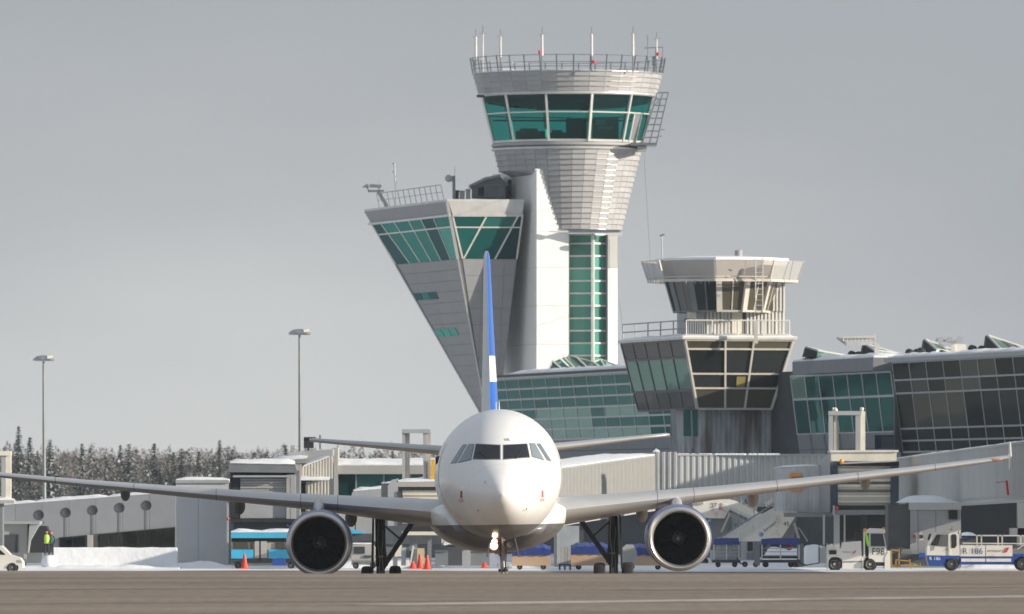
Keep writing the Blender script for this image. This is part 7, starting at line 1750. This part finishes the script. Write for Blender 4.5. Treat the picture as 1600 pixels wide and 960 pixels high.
person(80, 868, 1.2, 492, 'worker in dark green clothes standing just right of the yellow-green jacket', mat('dark_green_cloth', (0.05, 0.12, 0.10), .9), M['cloth'], hat=M['red'])
pc = thing('snow_pile', 'small sunlit snow heap at the foot of the left light mast', 'snow pile', (Xp(76, 485), 485, 0))
mb = MB(); mb.ball(W(77, 880, 485), .42, 14, 8, sc=(1.0, 1, .95)); mb.build('heap', M['snow'], pc, smooth=60)
# ---- snow banks
def bank(xa, xb, yt, D, lab, dep=2.0, amp=.25, flat=False, mm='snow', slope=.5):
    mb = MB(); n_ = max(12, int((xb - xa) / 3)); rg = []; sd_ = random.random() * 90
    for i in range(n_ + 1):
        x = xa + (xb - xa) * i / n_; X = Xp(x, D); e = 1.0 if flat else min(1, 4.5 * min(i, n_ - i) / n_)
        z1 = max(.05, (Zp(yt, D)) * (e * (1 + amp * noise.noise(Vector((X * .8 + sd_, 3, 7)))) ))
        zz = lambda k, q: z1 * k * (1 + amp * .4 * noise.noise(Vector((X * 1.7 + sd_, q, 2))))
        rg.append([Vector((X, D - slope, -.02)), Vector((X, D - slope * .55, zz(.55, 1))), Vector((X, D, zz(1, 2))), Vector((X, D + dep * .5, zz(.97, 3))), Vector((X, D + dep, zz(.8, 4))), Vector((X, D + dep + .6, -.02))])
    mb.loft(rg); o = mb.build('snow_bank', M[mm], smooth=70); tag(o, lab, 'snow bank'); return o
bank(82, 276, 855.5, 494, 'long straight sunlit snow bank in front of the low hall', 1.6, .04, True, slope=.15)
bank(-60, 82, 886, 474, 'low bumpy snow ridge beside the white car', 3, .8, mm='snow')
bank(40, 280, 884, 470, 'low bluish snow ridge in front of the long snow bank', 3, .7)
bank(255, 362, 879, 478, 'snow mound in front of the grey block building', 3, .6)
bank(500, 700, 876, 474, 'snow strip between the left engine and the fuselage', 3, .4)
bank(690, 800, 868, 472, 'snow bank seen under the aircraft belly', 3, .4)
bank(1185, 1262, 856, 484, 'bluish snow bank behind the longer blue-covered cart', 3, .25)
bank(1248, 1296, 853, 482, 'rounded snow bank between the cart and the white tractor', 3, .3)
bank(1500, 1600, 882, 470, 'thin snow ridge under the flatbed truck', 2, .5)
# yellow frames right of the tractor
yf = thing('yellow_barrier', 'low yellow steel barrier rack right of the white tractor', 'barrier', (Xp(1410, 462), 462, 0))
for i, (x0, x1) in enumerate(((1393, 1405), (1400, 1422), (1424, 1438))):
    mb = MB(); yt_ = (858, 874, 880)[i]; mb.bar(W(x0, 888, 462), W(x0, yt_, 462), .05); mb.bar(W(x1, 888, 462), W(x1, yt_, 462), .05); mb.bar(W(x0, yt_ + 1, 462), W(x1, yt_ + 3, 462), .05); mb.bar(W(x0, 884, 462), W(x1, 883, 462), .05); mb.build('frame', mat('dull_yellow', (0.42, 0.25, 0.03), .6), yf)
ag = thing('apron_machinery', 'dark low machinery and blue drum between the tractor and the flatbed truck', 'machinery', (Xp(1425, 470), 470, 0))
pbx(ag, 'machine_body', M['darkgrey'], 1404, 866, 1450, 884, 470, 1.2); pbx(ag, 'blue_drum', M['vblue'], 1436, 864, 1447, 872, 469.6, .5); pbx(ag, 'hose_reel', M['midgrey'], 1410, 858, 1424, 868, 470.2, .6)

# ================================================================ TREES
def leafm(name, c, var): return mat(name, c, .9, var=var, vs=.6, spec=.1)
M['needle'] = leafm('spruce_needles', (0.045, 0.058, 0.056), .3); M['needle2'] = leafm('spruce_needles_pale', (0.085, 0.095, 0.095), .3)
M['tsnow'] = mat('snow_on_branches', (0.50, 0.51, 0.53), .8, var=.15); M['bark'] = mat('bark', (0.07, 0.055, 0.045), .9); M['twig'] = mat('bare_birch_twigs', (0.17, 0.145, 0.13), .9, var=.25, vs=.5); M['twig2'] = mat('frosted_birch_twigs', (0.34, 0.32, 0.30), .9, var=.2)
def spruce_mesh(rng, h, wdt, snow):
    tr = MB(); tr.tube((0, 0, 0), (0, 0, h * .97), h * .016 + .05, .02, n=7)
    cr = MB(); nl_ = int(h * 3.4)
    for k in range(nl_):
        f = k / nl_; z = h * (.08 + .91 * f); r = wdt * (1 - f) ** .92 * (0.7 + .55 * rng.random()) + .05
        nb_ = max(5, int(11 * (1 - f) + 5))
        for b in range(nb_):
            a = 2 * PI * (b + rng.random() * .8) / nb_ + k; rr = r * (.65 + .45 * rng.random())
            for q in range(5):
                s = (q + .6 + .4 * rng.random()) / 5; drop = rr * s * (.30 + .2 * rng.random()) - .12 * s * s * rr
                c = Vector((math.cos(a) * rr * s, math.sin(a) * rr * s, z - drop)); sz = (.10 + .13 * rng.random()) * (1.15 - .4 * s) * (1 + .02 * h) * (.75 + .4 * (1 - f))
                t1 = Vector((math.cos(a + rng.uniform(-.7, .7)), math.sin(a + rng.uniform(-.7, .7)), -rng.uniform(.1, .9))).normalized(); t2 = Vector((-math.sin(a), math.cos(a), rng.uniform(-.5, .5))).normalized()
                mi = 2 if (rng.random() < snow) else (1 if rng.random() < .3 else 0)
                up_ = Z * .05 if mi == 2 else Vector()
                cr.add([c - t1 * sz * 1.3 + up_, c + t2 * sz * .7 + up_, c + t1 * sz * 1.5 + up_, c - t2 * sz * .7 + up_], [(0, 1, 2, 3)], mi)
    return tr, cr
def birch_mesh(rng, h, wdt):
    tr = MB(); cr = MB(); tr.tube((0, 0, 0), (0, 0, h * .55), .12, .07, n=7)
    def br_(p, d, L_, r, lvl):
        e = p + d * L_
        (tr if lvl < 2 else cr).add(*tri_tube(p, e, r, r * .55), 0 if lvl < 2 else (1 if rng.random() < .35 else 0))
        if lvl >= 4: return
        for q in range(3 if lvl < 3 else 5):
            nd = (d + Vector((rng.uniform(-1, 1), rng.uniform(-1, 1), rng.uniform(-.2, .8))) * .55).normalized()
            br_(p + d * L_ * rng.uniform(.45, 1.0), nd, L_ * rng.uniform(.5, .75), max(.012, r * .5), lvl + 1)
    for q in range(7): 
        a = q * 2.4; br_(Vector((0, 0, h * (.22 + .05 * q))), Vector((math.cos(a) * .5, math.sin(a) * .5, 1)).normalized(), h * .28 * wdt, .06, 0)
    br_(Vector((0, 0, h * .5)), Z, h * .26, .07, 0)
    for _ in range(2600):
        a = rng.uniform(0, 6.283); zz = rng.random(); rr = h * .24 * wdt * math.sin(PI * min(1, .12 + zz * .88)) ** .7 * rng.random() ** .5; c = Vector((rr * math.cos(a), rr * math.sin(a), h * (.25 + .75 * zz)))
        dd_ = Vector((rng.uniform(-.5, .5), rng.uniform(-.5, .5), rng.uniform(.3, 1))) * rng.uniform(.25, .6); cr.add(*tri_tube(c, c + dd_, .022, .006), 1 if rng.random() < .35 else 0)
    return tr, cr
def tri_tube(p, e, r0, r1):
    d = (e - p).normalized(); u = Z if abs(d.z) < .9 else XD; a = d.cross(u).normalized(); b = d.cross(a)
    vs = [q + (a * math.cos(2.094 * i) + b * math.sin(2.094 * i)) * r for q, r in ((p, r0), (e, r1)) for i in range(3)]
    return vs, [(0, 1, 4, 3), (1, 2, 5, 4), (2, 0, 3, 5)]
PRO = []
rng = random.Random(11)
def proto(kind, h, w, snow=.2):
    t_ = thing('spruce_tree' if kind == 's' else 'birch_tree', 'x', 'tree', (0, 0, 0))
    if kind == 's': tr, cr = spruce_mesh(rng, h, w, snow); mats = [M['needle'], M['needle2'], M['tsnow']]
    else: tr, cr = birch_mesh(rng, h, w); mats = [M['twig'], M['twig2']]
    tr.build('trunk', M['bark'], t_)
    if not cr.m or max(cr.m) == 0: cr.m[0] = 0
    cr.build('crown', mats, t_); return t_
PRO = [proto('s', 13, 3.1, .10), proto('s', 11, 2.8, .16), proto('s', 12, 3.5, .26), proto('s', 9.5, 2.4, .14), proto('b', 11, 1.0), proto('b', 10, .85)]
used = set()
def tree(px, ytop, d, kind, lab, grp=None, gx=None):
    p = PRO[kind]; hs = (13, 11, 12, 9.5, 13.5, 12)[kind]; H = Zp(ytop, d); s = H / hs; loc = (Xp(px, d), d, 0)
    if kind in used: t_ = dup(p, loc)
    else: t_ = p; used.add(kind); p.location = loc
    t_['label'] = lab; t_['category'] = 'tree'; t_.rotation_euler = (0, 0, rng.random() * 6.28); w_ = (gx or 1.0) * rng.uniform(.95, 1.2); t_.scale = (s * w_, s * w_, s)
    if grp: t_['group'] = grp
tree(29, 663, 1180, 0, 'tallest dark spruce at the far left behind the low hall')
tree(343, 685, 1180, 0, 'tall dark spruce standing out right of the treeline above the grey block')
tree(188, 693, 1200, 0, 'pointed dark spruce near the middle of the left treeline')
tree(102, 683, 1230, 4, 'broad greyish bare birch right of the left light mast')
tree(128, 690, 1200, 1, 'slim dark spruce right of the broad bare birch')
GS, GB = 'snow-dusted spruces of the treeline on the left', 'bare birches of the treeline on the left'
LMK = [(-60, 'at the far left edge over the cream portal frame'), (2, 'just over the cream portal frame'), (20, 'beside the tallest spruce'), (45, 'between the tallest spruce and the left light mast'), (62, 'just left of the left light mast'), (74, 'just right of the left light mast'),
 (92, 'over the second round vent'), (118, 'between the second and third round vents'), (140, 'over the third round vent'), (160, 'between the third and fourth round vents'), (180, 'over the fourth round vent'), (202, 'left of the rightmost round vent'), (222, 'over the rightmost round vent'), (245, 'right of the rightmost round vent'),
 (260, 'over the right end of the low hall'), (276, 'over the left corner of the grey block'), (292, 'over the left half of the grey block'), (306, 'over the middle of the grey block'), (320, 'over the right half of the grey block'), (332, 'next to the tall lone spruce'), (350, 'over the right edge of the grey block'),
 (362, 'over the left end of the shuttered cab'), (376, 'over the left half of the shuttered cab'), (394, 'over the middle of the shuttered cab'), (412, 'over the right part of the shuttered cab'), (425, 'over the right end of the shuttered cab'), (442, 'left of the right light mast'), (458, 'at the foot of the right light mast'), (480, 'over the left stabiliser tip'),
 (510, 'over the left end of the glazed pier'), (530, 'over the first pier window'), (545, 'over the left middle of the glazed pier'), (555, 'over the pier window second from left'), (570, 'over the snowy pier roof'), (582, 'over the middle of the pier roof'), (600, 'left of the distant portal frame'), (620, 'seen beside the left post of the portal frame'), (636, 'seen through the portal frame'), (656, 'seen beside the right post of the portal frame'), (675, 'at the fuselage edge')]
def treelab(kind, x, y):
    ph = [p for a, p in LMK if a <= x][-1]
    sz = ('tall' if y < 698 else 'medium' if y < 709 else 'short') if kind == 'spruce' else ('high' if y < 701 else 'low')
    return (sz + (' snow-dusted spruce ' if kind == 'spruce' else ' bare frosty birch ') + ph)
xs_ = [(-30, 690, 1), (-12, 700, 2), (8, 700, 3), (48, 682, 1), (60, 700, 2), (78, 685, 3), (90, 715, 2), (114, 705, 2), (142, 700, 3), (152, 715, 2), (165, 712, 1), (175, 722, 2), (203, 693, 3), (213, 715, 2), (228, 712, 2), (240, 692, 1), (252, 718, 2), (262, 712, 3), (272, 702, 1), (285, 700, 3), (297, 715, 2), (310, 705, 1), (322, 718, 2), (333, 705, 3), (355, 700, 2), (364, 702, 1), (398, 703, 3), (419, 700, 3), (448, 696, 1), (462, 706, 2), (536, 705, 3), (560, 712, 2), (575, 716, 1), (612, 704, 1), (650, 706, 2), (683, 700, 1), (372, 712, 2), (384, 716, 3)]
for x, y, k in xs_: tree(x + rng.uniform(-2, 2), y + rng.uniform(-5, 3), rng.uniform(1130, 1260), k, treelab('spruce', x, y), GS)
for x, y, k in [(18, 690, 5), (70, 705, 4), (150, 697, 5), (168, 700, 4), (218, 702, 5), (255, 690, 4), (278, 695, 5), (302, 700, 4), (380, 705, 5), (405, 702, 4), (435, 702, 5), (500, 700, 4), (520, 704, 5), (548, 702, 4), (585, 706, 5), (630, 696, 4), (660, 700, 5), (430, 708, 4), (590, 702, 4), (640, 700, 5), (3, 700, 4)]:
    tree(x, y, rng.uniform(1260, 1340), k, treelab('birch', x, y), GB, 1.4)
byl = {}
for o_ in [o for o in COL.objects if o.parent is None and o.get('category') == 'tree']: byl.setdefault(o_['label'], []).append(o_)
for l_, os_ in byl.items():
    if len(os_) == 2:
        os_.sort(key=lambda o: o.location.x / o.location.y)
        for o, w_ in zip(os_, ('left', 'right')): o['label'] = l_ + ', %s of two' % w_
# lower understorey seen as one mass behind the trees
us = MB(); r2_ = random.Random(5)
for i in range(34000):
    x = r2_.uniform(-150, 760); d = r2_.uniform(1150, 1400); z = r2_.random() ** .8 * Zp(715, d) * (1 + .18 * noise.noise(Vector((x * .05, 3, 1)))); c = Vector((Xp(x, d), d, z)); s = r2_.uniform(.10, .26)
    a = Vector((r2_.uniform(-1, 1), r2_.uniform(-.4, .4), r2_.uniform(-1, 1))).normalized() * s; b = Vector((r2_.uniform(-1, 1), r2_.uniform(-.4, .4), r2_.uniform(-1, 1))).normalized() * s * .7
    us.add([c - a, c - b, c + a, c + b], [(0, 1, 2, 3)], 2 if r2_.random() < .07 else (1 if r2_.random() < .5 else 0))
uo = us.build('undergrowth', [M['needle'], M['twig'], M['tsnow']]); uo['kind'] = 'stuff'; uo['label'] = 'dense mixed undergrowth filling the gaps of the treeline'
us = MB()
q = 200; vs = []
for i in range(q + 1):
    x = -1500 + 3500 * i / q; us_h = 7.0 + 0.8 * noise.noise(Vector((i * .4, 0, 0))) ; vs += [Vector((Xp(x, 1500), 1500, 0)), Vector((Xp(x, 1500), 1500, us_h)), Vector((Xp(x, 1500), 1560, us_h + 1.5)), Vector((Xp(x, 1500), 1640, 0))]
r3_ = random.Random(9)
for i in range(30000):
    x = r3_.uniform(-200, 900); d = r3_.uniform(1430, 1500); top = 12.0 + 1.3 * noise.noise(Vector((x * .03, 1, 4))) + 1.6 * noise.noise(Vector((x * .13, 2, 4))) + .9 * noise.noise(Vector((x * .5, 2, 9)))
    z = top * (.35 + .65 * r3_.random() ** .75); c = Vector((Xp(x, d), d, z)); s = r3_.uniform(.12, .30)
    a = Vector((r3_.uniform(-1, 1), r3_.uniform(-.4, .4), r3_.uniform(-.4, 1.4))).normalized() * s; b = Vector((r3_.uniform(-1, 1), r3_.uniform(-.4, .4), r3_.uniform(-1, 1))).normalized() * s * .45
    us.add([c - a, c - b, c + a, c + b], [(0, 1, 2, 3)])
us.add(vs, [(4 * i + a, 4 * (i + 1) + a, 4 * (i + 1) + a + 1, 4 * i + a + 1) for i in range(q) for a in range(3)])
fo_ = us.build('far_forest', mat('distant_forest', (0.17, 0.155, 0.155), .95, var=.45, vs=.5)); fo_['kind'] = 'stuff'; fo_['label'] = 'far dark forest belt behind the treeline'

# ================================================================ HAZE
hm = bpy.data.materials.new('winter_haze'); hm.use_nodes = True; t = hm.node_tree
for n_ in list(t.nodes): t.nodes.remove(n_)
o_ = t.nodes.new('ShaderNodeOutputMaterial'); v_ = t.nodes.new('ShaderNodeVolumePrincipled'); v_.inputs['Color'].default_value = (0.78, 0.90, 1.0, 1); v_.inputs['Density'].default_value = 0.00008; v_.inputs['Anisotropy'].default_value = 0.2
t.links.new(v_.outputs[0], o_.inputs['Volume'])
mb = MB(); mb.box((-420, -30, -1.25), (420, 1700, 42)); hz = mb.build('haze', hm); hz['kind'] = 'stuff'; hz['label'] = 'thin pale winter haze over the airfield'
